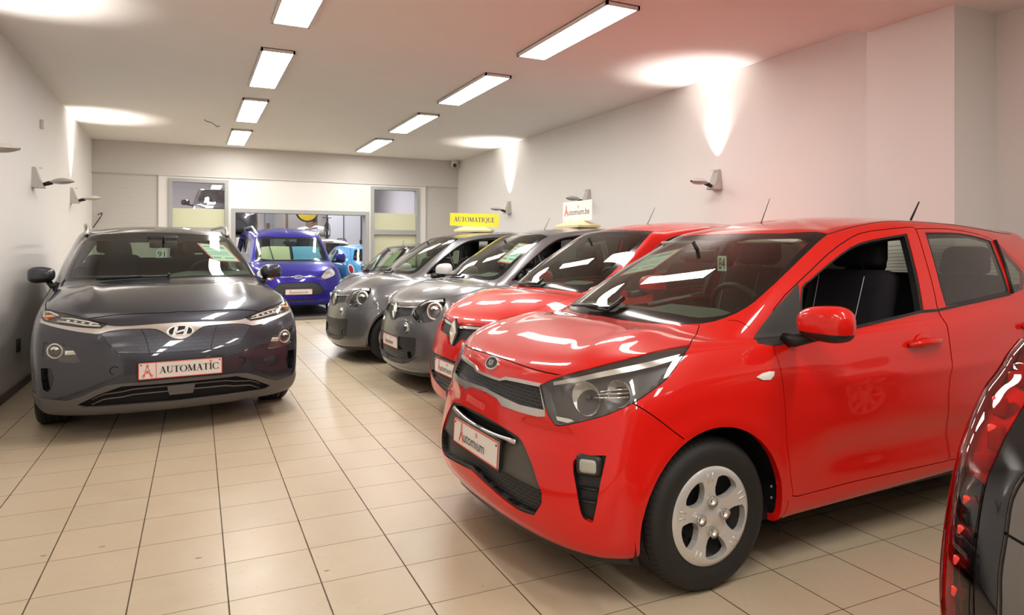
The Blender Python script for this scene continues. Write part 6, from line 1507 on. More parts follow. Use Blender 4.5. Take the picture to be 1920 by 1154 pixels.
    V, F = text2d('Ford', 0.05, 1.1); b = MB(); put2d(b, V, F, fr, 0.0062, 0, -V[:, 0].max() / 2, -0.016); b.build('badge_letters', 'badge', bd)
    plate(car, (-0.012, 0.0, 0.495), 0.50, 0.105, 'automium.be')
    door_mirror(car, (1.17, 1.03, 1.13), (0.09, 0.10, 0.10), 'blue', (1.12, 0.86, 1.06))
    wheels(car, 0.9, 3.55, 0.90, 0.32, 0.205, 0.21, 'eight'); wells(car, (0.9, 3.55), 0.90, 0.385, 0.30, 0.33); underbody(car, 0.2, 4.25, 0.84, 0.22, 0.9, 3.55, 0.37)
    cabin(car, dict(sx=1.85, sy=0.42, sz=0.58, rx=2.9, dx=1.25, dz=1.09, dw=0.70, drv=-1, mir=(1.40, 0, 1.45)), sh, lambda x: 1.10, 1.2, 4.0, stitch=False)
    # folded sun shade standing behind the windscreen, its two halves yellow and blue
    for (y0, y1, mt, nm) in ((0.10, 0.64, 'shade_y', 'a'), (-0.60, 0.08, 'shade_b', 'b')):
        pass
    return car, sh

def build_dark():
    D = CARS['MIN']
    sh = Shell(D, 4, lambda G: flare(G, (0.58, 2.8), 0.30, 0.33, 0.012))
    car = car_root('charcoal_compact_car', (2.08, 10.5, 0), R(1.0), 'dark compact car with an upright windscreen, last in the row by the back wall')
    for xc in (0.58, 2.8): sh.cut(arch_poly(xc, 0.30, 0.33, 0.2, 0.24), 'hole', 'side', k=1, facing=None)
    ws = [(.885, 0, 1.345), (.90, .3, 1.342), (.98, .53, 1.33), (.85, .60, 1.18), (.64, .67, .985), (.60, .66, .965), (.50, .45, .955), (.44, 0, .955)]
    wi = [(.86, 0, 1.32), (.87, .3, 1.315), (.94, .49, 1.30), (.81, .57, 1.165), (.64, .62, 1.01), (.60, .60, .995), (.52, .42, .985), (.475, 0, .985)]
    sh.cut(ws, 'frit', center=True, k=2); sh.cut(wi, 'windscreen', center=True, allow=('frit',), k=2)
    sh.cut([(.78, .69, 1.03), (.95, .64, 1.2), (1.10, .60, 1.31), (1.85, .62, 1.32), (1.9, .74, 1.04)], 'side_window', 'side', k=2); sh.cut([(1.97, .62, 1.32), (2.65, .60, 1.28), (2.65, .72, 1.08), (1.97, .74, 1.05)], 'rear_side_window', 'side', k=2)
    sh.cut([(3.22, 0, 1.29), (3.12, .40, 1.28), (3.06, .5, 1.25), (3.12, .62, 1.12), (3.18, .4, 1.10), (3.23, 0, 1.10)], 'rear_window', 'back', center=True, k=2, facing=0.02)
    hl = [(.14 + .16 * (1 - math.cos(a)) * .5, .56 + .10 * math.cos(a), .74 + .085 * math.sin(a)) for a in np.linspace(0, 2 * math.pi, 17)[:-1]]
    sh.cut(hl, 'headlight', gap=0.003, k=1); sh.cut([(.03, -.1, .68), (.05, .36, .67), (.03, .34, .52), (.0, -.1, .50)], 'grille', 'front', k=1)
    for nm, ob, mt, kw in (('body', 'body', 'darkpaint', dict(flange=0.03)), ('gap', 'panel_gaps', 'gap', dict(off=-0.005, flange=0)), ('frit', 'windscreen_border', 'frit', {}), ('windscreen', 'windscreen', 'glass', dict(flange=0)),
                           ('side_window', 'side_window', 'glass', dict(flange=0.004, sides='pair')), ('rear_side_window', 'rear_side_window', 'tint', dict(flange=0.004, sides='pair')), ('rear_window', 'rear_window', 'tint', dict(flange=0.004)), ('grille', 'grille', 'mesh_bar', dict(off=-0.01, flange=-0.01))):
        sh.emit(nm, ob, mt, car, **kw)
    for o, sg in zip(lamp_unit(sh, 'headlight', 'headlight', car, 0.04, hmat='refl'), (1, -1)):
        p = sh.on((.16, .57, .74), -0.01); bowl(o, Vector((p.x, p.y * sg, p.z)), Vector((-1, .3 * sg, .1)), 0.07, 0.03)
    door_mirror(car, (0.66, 0.90, 0.985), (0.07, 0.10, 0.06), 'gloss_black', (0.66, 0.745, 0.94), sides=(1,)); folded_mirror(car, (0.74, 0.80, 1.0), (0.10, 0.06, 0.065), 'gloss_black', -1)
    wheels(car, 0.58, 2.8, 0.79, 0.295, 0.165, 0.195, 'eight'); wells(car, (0.58, 2.8), 0.79, 0.35, 0.25); underbody(car, 0.14, 3.22, 0.74, 0.19, 0.58, 2.8, 0.33)
    cabin(car, dict(sx=1.2, sy=0.36, sz=0.38, rx=2.2, dx=0.68, dz=.97, dw=0.60, drv=-1, mir=(0.84, 0, 1.25)), sh, lambda x: 1.0, 0.64, 3.05, stitch=False)
    antenna(car, (1.05, 0.02, 1.385), (1.06, 0.02, 1.47), 0.003)
    wiper(car, sh, [(.50, -.3, .96), (.46, 0, .96), (.48, .3, .96)], [(.50, -.2, .975), (.47, .1, .975), (.52, .4, .975)])
    return car, sh

def build_fiat():
    D = CARS['F5']
    sh = Shell(D, 5, lambda G: flare(G, (0.62, 2.92), 0.29, 0.32, 0.03, 0.05))
    car = car_root('light_blue_city_car', (3.656, 18.80, 0), R(-84), 'light blue rounded city car seen from behind in the workshop')
    for xc in (0.62, 2.92): sh.cut(arch_poly(xc, 0.29, 0.32, 0.2, 0.24), 'hole', 'side', k=1, facing=None)
    sh.cut([(1.38, 0, 1.355), (1.45, .40, 1.34), (1.42, .5, 1.31), (1.0, .62, 1.01), (.86, .4, 1.01), (.84, 0, 1.01)], 'windscreen', center=True, k=2)
    sh.cut([(1.15, .66, 1.03), (1.35, .60, 1.19), (1.55, .56, 1.30), (1.85, .55, 1.34), (2.02, .56, 1.33), (2.05, .70, 1.03)], 'side_window', 'side', k=2)
    sh.cut([(2.12, .55, 1.32), (2.3, .56, 1.27), (2.36, .62, 1.12), (2.14, .70, 1.03)], 'rear_side_window', 'side', k=2)
    sh.cut([(3.0, 0, 1.33), (2.95, .35, 1.325), (2.87, .45, 1.30), (3.05, .56, 1.07), (3.22, .4, 1.04), (3.29, 0, 1.035)], 'rear_window', 'back', center=True, k=2, facing=0.02)
    tl = [(3.2, .65 + .042 * math.cos(a), .86 + .095 * math.sin(a)) for a in np.linspace(0, 2 * math.pi, 13)[:-1]]
    sh.cut(tl, 'tail', 'back', gap=0.016, gapname='tailring', k=1, facing=0.02)
    sh.line([(3.0, .50, 1.34), (3.1, .60, 1.06), (3.3, .56, .90), (3.45, .50, .62)], 0.003, d='back')
    sh.line([(1.05, .70, .98), (1.1, .78, .8), (1.12, .80, .4), (1.15, .8, .3)], 0.003, d='side'); sh.line([(2.09, .60, 1.34), (2.09, .72, 1.0), (2.15, .78, .7), (2.2, .8, .5)], 0.003, d='side')
    for nm, ob, mt, kw in (('body', 'body', 'sky', dict(flange=0.03)), ('gap', 'panel_gaps', 'gap', dict(off=-0.004, flange=0)), ('windscreen', 'windscreen', 'glass', dict(flange=0)), ('side_window', 'side_window', 'glass', dict(flange=0.004, sides='pair')),
                           ('rear_side_window', 'rear_side_window', 'tint', dict(flange=0.004, sides='pair')), ('rear_window', 'rear_window', 'tint', dict(flange=0.004)), ('tail', 'tail_lamp', 'taillamp', dict(off=0.004, sides='pair')), ('tailring', 'tail_lamp_ring', 'clearlens', dict(off=0.005, sides='pair'))):
        sh.emit(nm, ob, mt, car, **kw)
    b = MB(); b.box(3.50, 3.585, -.26, .26, .36, .48); b.build('bumper_plate_panel', 'black', car)
    door_mirror(car, (1.10, 0.86, 1.06), (0.07, 0.09, 0.065), 'sky', (1.10, 0.72, 1.0))
    wheels(car, 0.62, 2.92, 0.78, 0.285, 0.165, 0.19, 'eight'); wells(car, (0.62, 2.92), 0.79, 0.34, 0.25); underbody(car, 0.14, 3.42, 0.72, 0.19, 0.62, 2.92, 0.33)
    cabin(car, dict(sx=1.45, sy=0.34, sz=0.40, rx=2.3, dx=0.98, dz=1.0, dw=0.58, drv=-1, mir=(1.15, 0, 1.27)), sh, lambda x: 1.01, 0.95, 3.0, stitch=False)
    b = MB(); b.tube([sh.on((3.0, y, 1.352), 0.004) for y in np.linspace(-.0, .02, 2)], 0.01, 6); b.build('brake_lamp', 'taillamp', car)
    return car, sh

def build_white():
    sh = Shell(CARS['KON'], 4)
    car = car_root('white_estate', (3.62, 23.6, 0), R(-90), 'white estate car seen from behind between the blue van and the light blue one')
    car.scale = (1, 1, 1.08)
    for xc in (0.86, 3.44): sh.cut(arch_poly(xc, 0.33, 0.385, 0.2, 0.24), 'hole', 'side', k=1, facing=None)
    sh.cut([(3.94, 0, 1.395), (3.86, .4, 1.385), (3.76, .56, 1.365), (3.86, .70, 1.14), (3.95, .4, 1.10), (4.0, 0, 1.09)], 'rear_window', 'back', center=True, k=2, facing=0.02)
    sh.cut([(1.50, .74, 1.085), (1.95, .66, 1.31), (2.45, .63, 1.41), (2.43, .82, 1.05)], 'side_window', 'side', k=2); sh.cut([(2.52, .63, 1.41), (3.25, .62, 1.36), (3.2, .78, 1.10), (2.5, .82, 1.055)], 'rear_side_window', 'side', k=2)
    sh.cut(FEAT['KON']['ws'], 'windscreen', center=True, k=2)
    sh.cut([(3.94, .80, 1.05), (3.98, .70, 1.05), (4.02, .68, .85), (3.9, .82, .85)], 'tail', 'back', k=1, facing=0.0)
    for nm, ob, mt, kw in (('body', 'body', 'wpaint', dict(flange=0.03)), ('windscreen', 'windscreen', 'glass', {}), ('side_window', 'side_window', 'glass', dict(sides='pair')), ('rear_side_window', 'rear_side_window', 'tint', dict(sides='pair')), ('rear_window', 'rear_window', 'tint', dict(flange=0.004)), ('tail', 'tail_lamp', 'taillamp', dict(off=.004, sides='pair'))):
        sh.emit(nm, ob, mt, car, **kw)
    b = MB(); b.rbox((3.955, 0, 1.425), (0.05, 0.30, 0.03), 0.01, 2); b.build('brake_lamp', 'taillamp', car)
    for sg in (-1, 1): b = MB(); b.tube([(x, y * sg, z) for x, y, z in ((2.1, .60, 1.46), (2.3, .61, 1.53), (3.3, .61, 1.52), (3.55, .6, 1.44))], 0.018, 8); b.build('roof_rail', 'black', car)
    wheels(car, 0.86, 3.44, 0.885, 0.325, 0.215, 0.22, 'eight'); underbody(car, 0.2, 3.95, 0.80, 0.19, 0.86, 3.44, 0.36)
    cabin(car, dict(sx=2.0, sy=0.38, sz=0.46, rx=2.95, dx=1.40, dz=1.055, dw=0.66, drv=-1, mir=(1.62, 0, 1.345)), sh, lambda x: 1.03, 1.30, 3.75, stitch=False)
    return car, sh

def build_lifted():
    sh = Shell(CARS['PIC'], 4)
    car = car_root('raised_black_car', (0.86, 18.2, 1.53), R(90), 'black car raised on the workshop lift at the left of the opening')
    for xc in (0.66, 3.06): sh.cut(arch_poly(xc, 0.285, 0.345, 0.2, 0.24), 'hole', 'side', k=1, facing=None)
    Fz = FEAT['PIC']
    sh.cut(Fz['ws'], 'windscreen', center=True, k=2); sh.cut(Fz['headlight'], 'headlight', gap=0.003, k=2)
    sh.cut([(.043, -.1, .578)] + Fz['low_out'][:-1] + [(.004, -.1, .345)], 'lower', 'front', k=1)
    sh.cut([(1.293, .638, 1.129), (1.673, .59, 1.306), (2.073, .60, 1.374), (1.99, .74, 1.0), (1.2, .74, .93)], 'side_window', 'side', k=1); sh.cut(Fz['rwin'], 'rear_side_window', 'side', k=1)
    for nm, ob, mt, kw in (('body', 'body', 'darkpaint', dict(flange=0.03)), ('gap', 'panel_gaps', 'gap', dict(off=-0.004, flange=0)), ('windscreen', 'windscreen', 'tint', {}), ('lower', 'lower_grille', 'mesh_bar', dict(off=-0.02, flange=-0.02)), ('side_window', 'side_window', 'tint', dict(sides='pair')), ('rear_side_window', 'rear_side_window', 'tint', dict(sides='pair'))):
        sh.emit(nm, ob, mt, car, **kw)
    for o, sg in zip(lamp_unit(sh, 'headlight', 'headlight', car, 0.05, hmat='refl'), (1, -1)):
        p = sh.on((.185, .603, .755), -0.02); bowl(o, Vector((p.x, p.y * sg, p.z)), Vector((-.94, .3 * sg, 0)), 0.055, 0.04)
    door_mirror(car, (1.165, 0.905, 1.005), (0.075, 0.108, 0.068), 'gloss_black', (1.10, 0.745, 0.935))
    wheels(car, 0.66, 3.06, 0.765, 0.291, 0.175, 0.187); underbody(car, 0.14, 3.42, 0.72)
    cabin(car, dict(sx=1.62, sy=0.34, sz=0.36, rx=2.62, dx=0.98, dz=0.985, dw=0.62, drv=-1, mir=(1.30, 0, 1.26)), sh, lambda x: .96, 0.95, 3.28, stitch=False)
    return car, sh
def build_rearcar():
    D = CARS['DK']
    sh = Shell(D, 6)
    car = car_root('taupe_hatchback', (4.87, 0.045, 0), R(180), 'dark taupe car in the right foreground showing its tall red tail lamp')
    for xc in (0.66, 3.06): sh.cut(arch_poly(xc, 0.30, 0.345, 0.19, 0.24), 'hole', 'side', k=1, facing=None)
    sh.cut(FEAT['PIC']['ws'], 'windscreen', center=True, k=2)
    sh.cut([(1.3, .66, 1.12), (1.67, .62, 1.30), (2.07, .63, 1.38), (2.0, .78, 1.02), (1.2, .76, .95)], 'side_window', 'side', k=2); sh.cut([(2.16, .63, 1.38), (2.8, .61, 1.36), (2.9, .72, 1.12), (2.1, .78, 1.03)], 'rear_side_window', 'side', k=2)
    sh.cut([(3.2, 0, 1.40), (3.15, .4, 1.39), (3.08, .56, 1.37), (3.32, .66, 1.12), (3.42, .4, 1.10), (3.46, 0, 1.10)], 'rear_window', 'back', center=True, k=2, facing=0.02)
    # lamp cluster wrapping the corner, black inner strip, tailgate gap
    dd = (0.86, 0.5, 0.05)
    inner = [(3.36, .66, 1.11), (3.40, .67, 1.06), (3.439, .688, .993), (3.464, .703, .939), (3.488, .712, .886), (3.499, .718, .857), (3.527, .716, .785), (3.55, .710, .719), (3.574, .698, .626), (3.585, .69, .56)]
    outer = [(3.45, .80, .545), (3.33, .836, .60), (3.26, .84, .70), (3.24, .838, .80), (3.22, .835, .88), (3.22, .82, .96), (3.24, .79, 1.04), (3.27, .75, 1.10)]
    sh.cut(inner + outer, 'tail', dd, gap=0.004, k=2, dr=0.6)
    in2 = [(3.585, .655, .56), (3.585, .655, .649), (3.568, .662, .711), (3.546, .664, .779), (3.523, .667, .838), (3.506, .653, .887), (3.49, .60, .915), (3.47, .56, 1.0), (3.43, .56, 1.09), (3.36, .64, 1.115)]
    sh.cut(inner + in2, 'strip', dd, allow=('body', 'gap'), k=2, dr=0.6)
    sh.line([(3.60, .652, .40), (3.60, .652, .56), (3.588, .650, .649), (3.57, .658, .711), (3.548, .66, .779), (3.525, .663, .838), (3.508, .649, .887)], 0.003, d=dd)
    sh.line([(3.545, .67, .782), (3.56, .60, .775), (3.57, .45, .77), (3.58, .2, .765), (3.58, 0.0, .765)], 0.0025, d='back')
    ib = [(3.40, .742, 1.02), (3.433, .752, .959), (3.448, .756, .929), (3.457, .797, .858), (3.495, .779, .797), (3.522, .771, .729), (3.541, .761, .662), (3.555, .74, .60)]
    sh.cut([(3.574, .703, .60), (3.551, .715, .715), (3.53, .72, .785), (3.505, .722, .845), (3.484, .757, .853), (3.495, .765, .797), (3.522, .756, .729), (3.541, .745, .662), (3.553, .73, .60)], 'smoked', dd, allow=('tail',), k=1, dr=0.6)
    for nm, ob, mt, kw in (('body', 'body', 'taupe', dict(flange=0.03)), ('gap', 'panel_gaps', 'gap', dict(off=-0.005, flange=0)), ('windscreen', 'windscreen', 'glass', {}), ('side_window', 'side_window', 'glass', dict(sides='pair')), ('rear_side_window', 'rear_side_window', 'tint', dict(sides='pair')),
                           ('rear_window', 'rear_window', 'tint', dict(flange=0.004)), ('strip', 'tail_lamp_strip', 'gloss_black', dict(off=0.002, sides='pair'))):
        sh.emit(nm, ob, mt, car, **kw)
    ls = sh.emit('tail', 'tail_lamp', 'redlens', car, off=0.004, sides='pair', flange=0.01)
    for o, sg in zip(ls, (1, -1)):
        sh.emit('tail', 'lamp_housing', 'tailin', o, sides=sg, off=-0.022, flange=-0.018, smooth_n=False)
        sh.emit('smoked', 'lamp_window', 'smokelens', o, off=0.005, sides=sg, flange=0.008)
        b = MB()
        for k in range(4):
            z = 0.64 + 0.052 * k; p = sh.on((3.54 - .02 * k, .735, z), -0.004); b.rbox((p.x, p.y * sg, p.z), (0.018, 0.026, 0.02), 0.004, 2)
        b.build('reflector', 'tailbright', o)
        b = MB()
        for p0, s in (((3.455, .735, .93), (.02, .03, .05)), ((3.42, .75, .985), (.02, .025, .04)), ((3.395, .73, 1.04), (.02, .03, .03)), ((3.47, .75, .88), (.02, .03, .03))):
            p = sh.on(p0, -0.012); b.rbox((p.x, p.y * sg, p.z), s, 0.006, 2)
        b.build('reflector', 'tailbright', o)
    wheels(car, 0.66, 3.06, 0.80, 0.30, 0.185, 0.20, 'eight'); wells(car, (0.66, 3.06), 0.80, 0.365, 0.28); underbody(car, 0.14, 3.42, 0.74)
    cabin(car, dict(sx=1.62, sy=0.34, sz=0.36, rx=2.55, dx=0.98, dz=0.985, dw=0.62, drv=-1, mir=(1.30, 0, 1.26)), sh, lambda x: .98, 0.95, 3.15, stitch=False)
    return car, sh

# ------------------------------------------------------------------ the room
def quad(name, V, m, kind='structure', flip=False):
    b = MB(); b.add(V, [list(range(len(V)))[::-1] if flip else list(range(len(V)))]); return b.build(name, m, None, kind)
def slab(name, x0, x1, y0, y1, z0, z1, m, kind='structure', parent=None):
    b = MB(); b.box(x0, x1, y0, y1, z0, z1); o = b.build(name, m, parent)
    if kind: o['kind'] = kind
    return o
def build_room():
    WX0, WX1, WY = -1.41, 7.0, 28.0
    slab('floor', XL - .3, 5.6, YN, YB - 0.0, -0.12, 0, 'floor')
    slab('floor_workshop', XL - .3, 7.3, YB, WY, -0.12, -0.002, 'workfloor')
    slab('ceiling', XL - .3, 5.6, 3.46, YB + .2, ZC, ZC + 0.15, 'ceiling')
    slab('ceiling_soffit', XL - .3, 5.6, YN, 3.46, 2.95, 3.27, 'ceiling')
    slab('wall_left', XL - .3, XL, YN, YB + .3, -0.1, 3.3, 'wall')
    slab('wall_right', XR, XR + .6, 3.4, YB + .3, -0.1, 3.3, 'wall')
    slab('wall_right_front', 5.13, 5.6, YN, 3.45, -0.1, 3.3, 'wall')
    slab('pillar_right', 4.65, 5.2, 2.80, 3.45, 0, 2.96, 'pillar')
    # unseen wall behind the camera, toned grey for what the cars reflect
    slab('wall_front', XL - .3, 5.6, YN - .2, YN, -0.1, 3.3, 'front_grey')
    slab('baseboard_left', XL, XL + 0.015, YN, YB, 0, 0.075, 'base')
    slab('baseboard_right', XR - 0.015, XR, 3.45, YB, 0, 0.075, 'base')
    # back wall: beam, brick flanks, plastered bay with the opening and two windows
    y0, y1 = YB, YB + 0.22
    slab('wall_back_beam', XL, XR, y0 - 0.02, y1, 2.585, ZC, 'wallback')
    slab('wall_back_left', XL, -0.444, y0, y1, 0, 2.585, 'brickwall')
    slab('wall_back_right', 4.30, XR, y0, y1, 0, 2.585, 'brickwall')
    b = MB()
    yb = y0 - 0.03
    b.box(-0.444, -0.29, yb, y1, 0, 2.585); b.box(0.655, 0.70, yb, y1, 0, 2.585); b.box(0.70, 3.155, yb, y1, 2.035, 2.585); b.box(3.155, 3.19, yb, y1, 0, 2.585); b.box(4.16, 4.30, yb, y1, 0, 2.585)
    b.box(-0.29, 0.655, yb, y1, 2.53, 2.585); b.box(3.19, 4.16, yb, y1, 2.53, 2.585)
    b.build('wall_back_middle', 'wall', None, 'structure')
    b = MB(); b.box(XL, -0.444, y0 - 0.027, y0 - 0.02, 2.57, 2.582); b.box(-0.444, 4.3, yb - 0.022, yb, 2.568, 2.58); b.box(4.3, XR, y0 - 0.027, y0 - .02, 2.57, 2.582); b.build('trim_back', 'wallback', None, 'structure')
    def frm(b, x0, x1, z0, z1, w, ya, ybk):
        b.box(x0, x0 + w, ya, ybk, z0, z1); b.box(x1 - w, x1, ya, ybk, z0, z1); b.box(x0 + w, x1 - w, ya, ybk, z1 - w, z1)
        return b
    for n, (x0, x1) in enumerate(((-0.29, 0.655), (3.19, 4.16))):
        b = MB(); frm(b, x0, x1, 0, 2.53, 0.06, y0 - 0.06, y0 + 0.08); b.box(x0 + .06, x1 - .06, y0 - 0.05, y0 + 0.07, 1.60, 1.69); b.box(x0 + .06, x1 - .06, y0 - .05, y0 + .07, 0, 0.12)
        o = b.build('window_%d' % (n + 1), 'frame', None, 'structure')
        for nm, za, zb, mt in (('upper_pane', 2.02, 2.47, 'pane_hi'), ('frosted_pane', 1.69, 2.02, 'pane_lo'), ('lower_pane', 0.12, 1.60, 'pane_lo')):
            b = MB(); b.box(x0 + .06, x1 - .06, y0 + 0.005, y0 + 0.012, za, zb); b.build(nm, mt, o)
    b = MB(); frm(b, 0.70, 3.155, 0, 2.035, 0.068, y0 - 0.06, y0 + 0.22); b.build('door_1', 'frame', None, 'structure')
    slab('trim_1', 0.768, 3.087, y0 - 0.02, y0 + .2, 0, 0.004, 'base')
    # workshop behind
    slab('wall_workshop_left', WX0 - .2, WX0, YB + .22, WY, 0, 4.2, 'workwall'); slab('wall_workshop_right', WX1, WX1 + .2, YB + .22, WY, 0, 4.2, 'workwall'); slab('wall_workshop_back', WX0 - .2, WX1 + .2, WY, WY + .2, 0, 4.2, 'workwall')
    slab('ceiling_workshop', WX0 - .2, WX1 + .2, YB + .22, WY, 4.2, 4.35, 'workwall')
    quad('wall_workshop_front', [(WX0, YB + .225, 2.6), (WX1, YB + .225, 2.6), (WX1, YB + .225, 4.2), (WX0, YB + .225, 4.2)], 'workwall')
    quad('wall_workshop_corner', [(XR, YB + .225, 0), (WX1, YB + .225, 0), (WX1, YB + .225, 2.6), (XR, YB + .225, 2.6)], 'workwall')

def panel_lamp(x, y, label, z, group):
    o = empty('ceiling_light', (x, y, z), 0, label, 'ceiling light', group)
    b = MB(); w, l, t = 0.148, 0.745, 0.03
    b.box(-w, w, -l, -l + .018, -t, 0); b.box(-w, w, l - .018, l, -t, 0); b.box(-w, -w + .018, -l, l, -t, 0); b.box(w - .018, w, -l, l, -t, 0); b.box(-w, w, -l, l, -0.006, 0)
    b.build('lamp_frame', 'panelrim', o)
    b = MB(); b.add([(-w + .018, -l + .018, -t + .006), (-w + .018, l - .018, -t + .006), (w - .018, l - .018, -t + .006), (w - .018, -l + .018, -t + .006)], [(0, 1, 2, 3)]); b.build('diffuser', 'panel', o)
    return o
def wall_lamp(x, y, side, lit, label):
    """side: +1 arm points to +x (lamp on the left wall)"""
    o = empty('wall_lamp', (x, y, 2.03), 0, label, 'wall lamp', 'grey wall lamps')
    s = side
    b = MB(); V = []
    for (z, d, w) in ((0.105, 0.025, 0.045), (0.0, 0.06, 0.06), (-0.10, 0.105, 0.075), (-0.105, 0.10, 0.075)):
        V += [(0.0, -w, z), (0.0, w, z), (d * s, w * .8, z), (d * s, -w * .8, z)]
    F = []
    for k in range(3):
        for i in range(4): F.append((k * 4 + i, k * 4 + (i + 1) % 4, k * 4 + 4 + (i + 1) % 4, k * 4 + 4 + i))
    F += [(0, 1, 2, 3), (15, 14, 13, 12)]
    b.add(V, F); b.build('wall_bracket', 'lampgrey', o)
    b = MB(); b.tube([(0.09 * s, 0, -0.07), (0.13 * s, 0, -0.055), (0.17 * s, 0, -0.045)], [0.018, 0.022, 0.02], 8); b.build('arm', 'steel', o)
    b = MB(); n = 14; top = []; bot = []
    for i in range(n + 1):
        t = i / n; x_ = (0.145 + 0.21 * t) * s; w = 0.08 * math.sin(math.pi * min(1, (t * 0.93 + 0.035))) ** 0.7; z = -0.04 + 0.012 * t
        h = 0.028 * math.sin(math.pi * min(1, t * .9 + .05)) + 0.004
        top.append([(x_, -w, z), (x_, -w * .5, z + h), (x_, 0, z + h * 1.25), (x_, w * .5, z + h), (x_, w, z)]); bot.append([(x_, -w, z), (x_, -w * .6, z - h * .7), (x_, 0, z - h * .8), (x_, w * .6, z - h * .7), (x_, w, z)])
    V = [p for r in top for p in r]; F = [(i * 5 + j, i * 5 + j + 1, i * 5 + 6 + j, i * 5 + 5 + j) for i in range(n) for j in range(4)]
    b.add(V, F, 0, True); V = [p for r in bot for p in r]; b.add(V, [f[::-1] for f in F], 0, True); b.build('lamp_head', 'lampgrey', o)
    b = MB(); b.box(min(.05 * s, .08 * s), max(.05 * s, .08 * s), -.03, .03, 0.095, 0.102); b.build('lamp_glass', 'lampglow', o)
    if lit:
        l = bpy.data.lights.new('wall_washer', 'SPOT'); l.energy = SPOT_W; l.color = (1.0, 0.94, 0.90); l.spot_size = R(80); l.spot_blend = 1.0; l.shadow_soft_size = 0.015
        lo = bpy.data.objects.new('wall_washer', l); COL.objects.link(lo); lo.parent = o; lo.location = (0.065 * s, 0, 0.13); lo.rotation_euler = (math.pi, R(14) * s, 0)
    return o

def roof_sign(loc, rz, label, w, h, text, board, roll=0.0, base_rz=None):
    """board faces local -x; foot is a shallow cream pyramid"""
    o = empty('roof_sign', loc, rz, label, 'roof sign')
    b = MB(); V = []
    for z, l, d in ((0.0, 0.245, 0.14), (0.025, 0.25, 0.145), (0.055, 0.17, 0.09), (0.075, 0.14, 0.03)):
        V += [(-d, -l, z), (d, -l, z), (d, l, z), (-d, l, z)]
    F = [(3, 2, 1, 0), (12, 13, 14, 15)]
    for k in range(3):
        for i in range(4): F.append((k * 4 + i, k * 4 + (i + 1) % 4, k * 4 + 4 + (i + 1) % 4, k * 4 + 4 + i))
    b.add(V, F); b.build('sign_base', 'cream', o)
    fr = frame((0, 0, 0.078 + h / 2), (0, -1, math.tan(roll)), (0, math.tan(roll), 1))
    b = MB(); b.prism([(-w / 2, -h / 2), (w / 2, -h / 2), (w / 2, h / 2), (-w / 2, h / 2)], -0.004, 0.0, fr); bd = b.build('sign_board', board, o)
    if text == 'AUTOMATIQUE':
        b = MB(); Q, tw, mk = serif(text, h * 0.36, 0.12); sx = w * 0.84 / tw; addquads(b, Q, fr, 0.001, 0, -w * .42, -h * .16, sx); b.build('lettering', 'blueink', bd)
    else:
        b = MB(); addquads(b, lattice_a(h * .55, .09, .08), fr, 0.001, 0, -w * .44, -h * .22, 0.9); b.build('red_print', 'redink', bd)
        b = MB(); V, F = text2d('utomıum.be', 1.0); tw = V[:, 0].max(); put2d(b, V * [w * .70 / tw, h * .42], F, fr, 0.001, 0, -w * .29, -h * .18); b.build('lettering', 'ink', bd)
        b = MB(); addquads(b, ring2d((w * .045, h * .21), .010, .012, .006), fr, 0.001); b.build('red_dot', 'redink', bd)
    return o

def sheet_on(car, sh, P, side, label, name='price_sheet', group=None, inset=0.012):
    """P: four car-local points on the windscreen (top-left, top-right, bottom-right, bottom-left as seen from the front)"""
    T = car.matrix_basis
    Q = [sh.on((p[0], abs(p[1]), p[2]), -inset) for p in P]; Q = [Vector((q.x, math.copysign(q.y, p[1]) if abs(p[1]) > 1e-6 else 0, q.z)) for q, p in zip(Q, P)]
    c = sum(Q, Vector()) / 4; u = ((Q[1] - Q[0]) + (Q[2] - Q[3])); v = (Q[0] - Q[3]) + (Q[1] - Q[2])
    w = (u.length) / 2; h = v.length / 2
    fr = T @ frame(c, u, v)
    return price_sheet(fr, label, w, h, group, name)
def number_card(car, c, w, h, txt, label):
    T = car.matrix_basis; fr = T @ frame(c, (0, -1, 0), (0, 0, 1))
    b = MB(); b.prism([(-w / 2, -h / 2), (w / 2, -h / 2), (w / 2, h / 2), (-w / 2, h / 2)], -0.001, 0, fr); o = tag(b.build('number_card', 'paper'), label, 'number card')
    b = MB(); V, F = text2d(txt, 1.0, 1.0, 0.01); tw, th = V[:, 0].max(), V[:, 1].max(); put2d(b, V * [w * .74 / tw, h * .74 / th], F, fr, 0.0008, 0, -w * .37, -h * .37); b.build('digits', 'ink', o)
    b = MB(); b.tube([fr @ Vector((0, h / 2, 0)), fr @ Vector((0, h / 2 + 0.035, -0.02))], 0.0012, 4); b.build('string', 'ink', o)
    return o
# ------------------------------------------------------------------ build everything
M['front_grey'] = mat('unseen_front_wall', (0.20, 0.19, 0.185), 0.3)  # plain grey wall out of view, tone chosen for reflections in the paint
M['wallback'] = wallmat('darker_beam_plaster', (0.64, 0.61, 0.58))  # beam and trim plaster, darker than the wall plaster
M['pane_hi'] = glass('upper_window_pane', (0.90, 0.90, 0.95))
def milk(name, col, a):
    m = bpy.data.materials.new(name); m.use_nodes = True; nt = m.node_tree; p = nt.nodes['Principled BSDF']; p.inputs['Base Color'].default_value = (*col, 1); p.inputs['Roughness'].default_value = 0.4
    t = N(m, 'ShaderNodeBsdfTranslucent'); t.inputs[0].default_value = (*col, 1); mx = N(m, 'ShaderNodeMixShader'); mx.inputs[0].default_value = a
    L(m, p.outputs[0], mx.inputs[1]); L(m, t.outputs[0], mx.inputs[2]); L(m, mx.outputs[0], nt.nodes['Material Output'].inputs[0]); return m
M['pane_lo'] = milk('frosted_film', (0.80, 0.79, 0.62), 0.6)
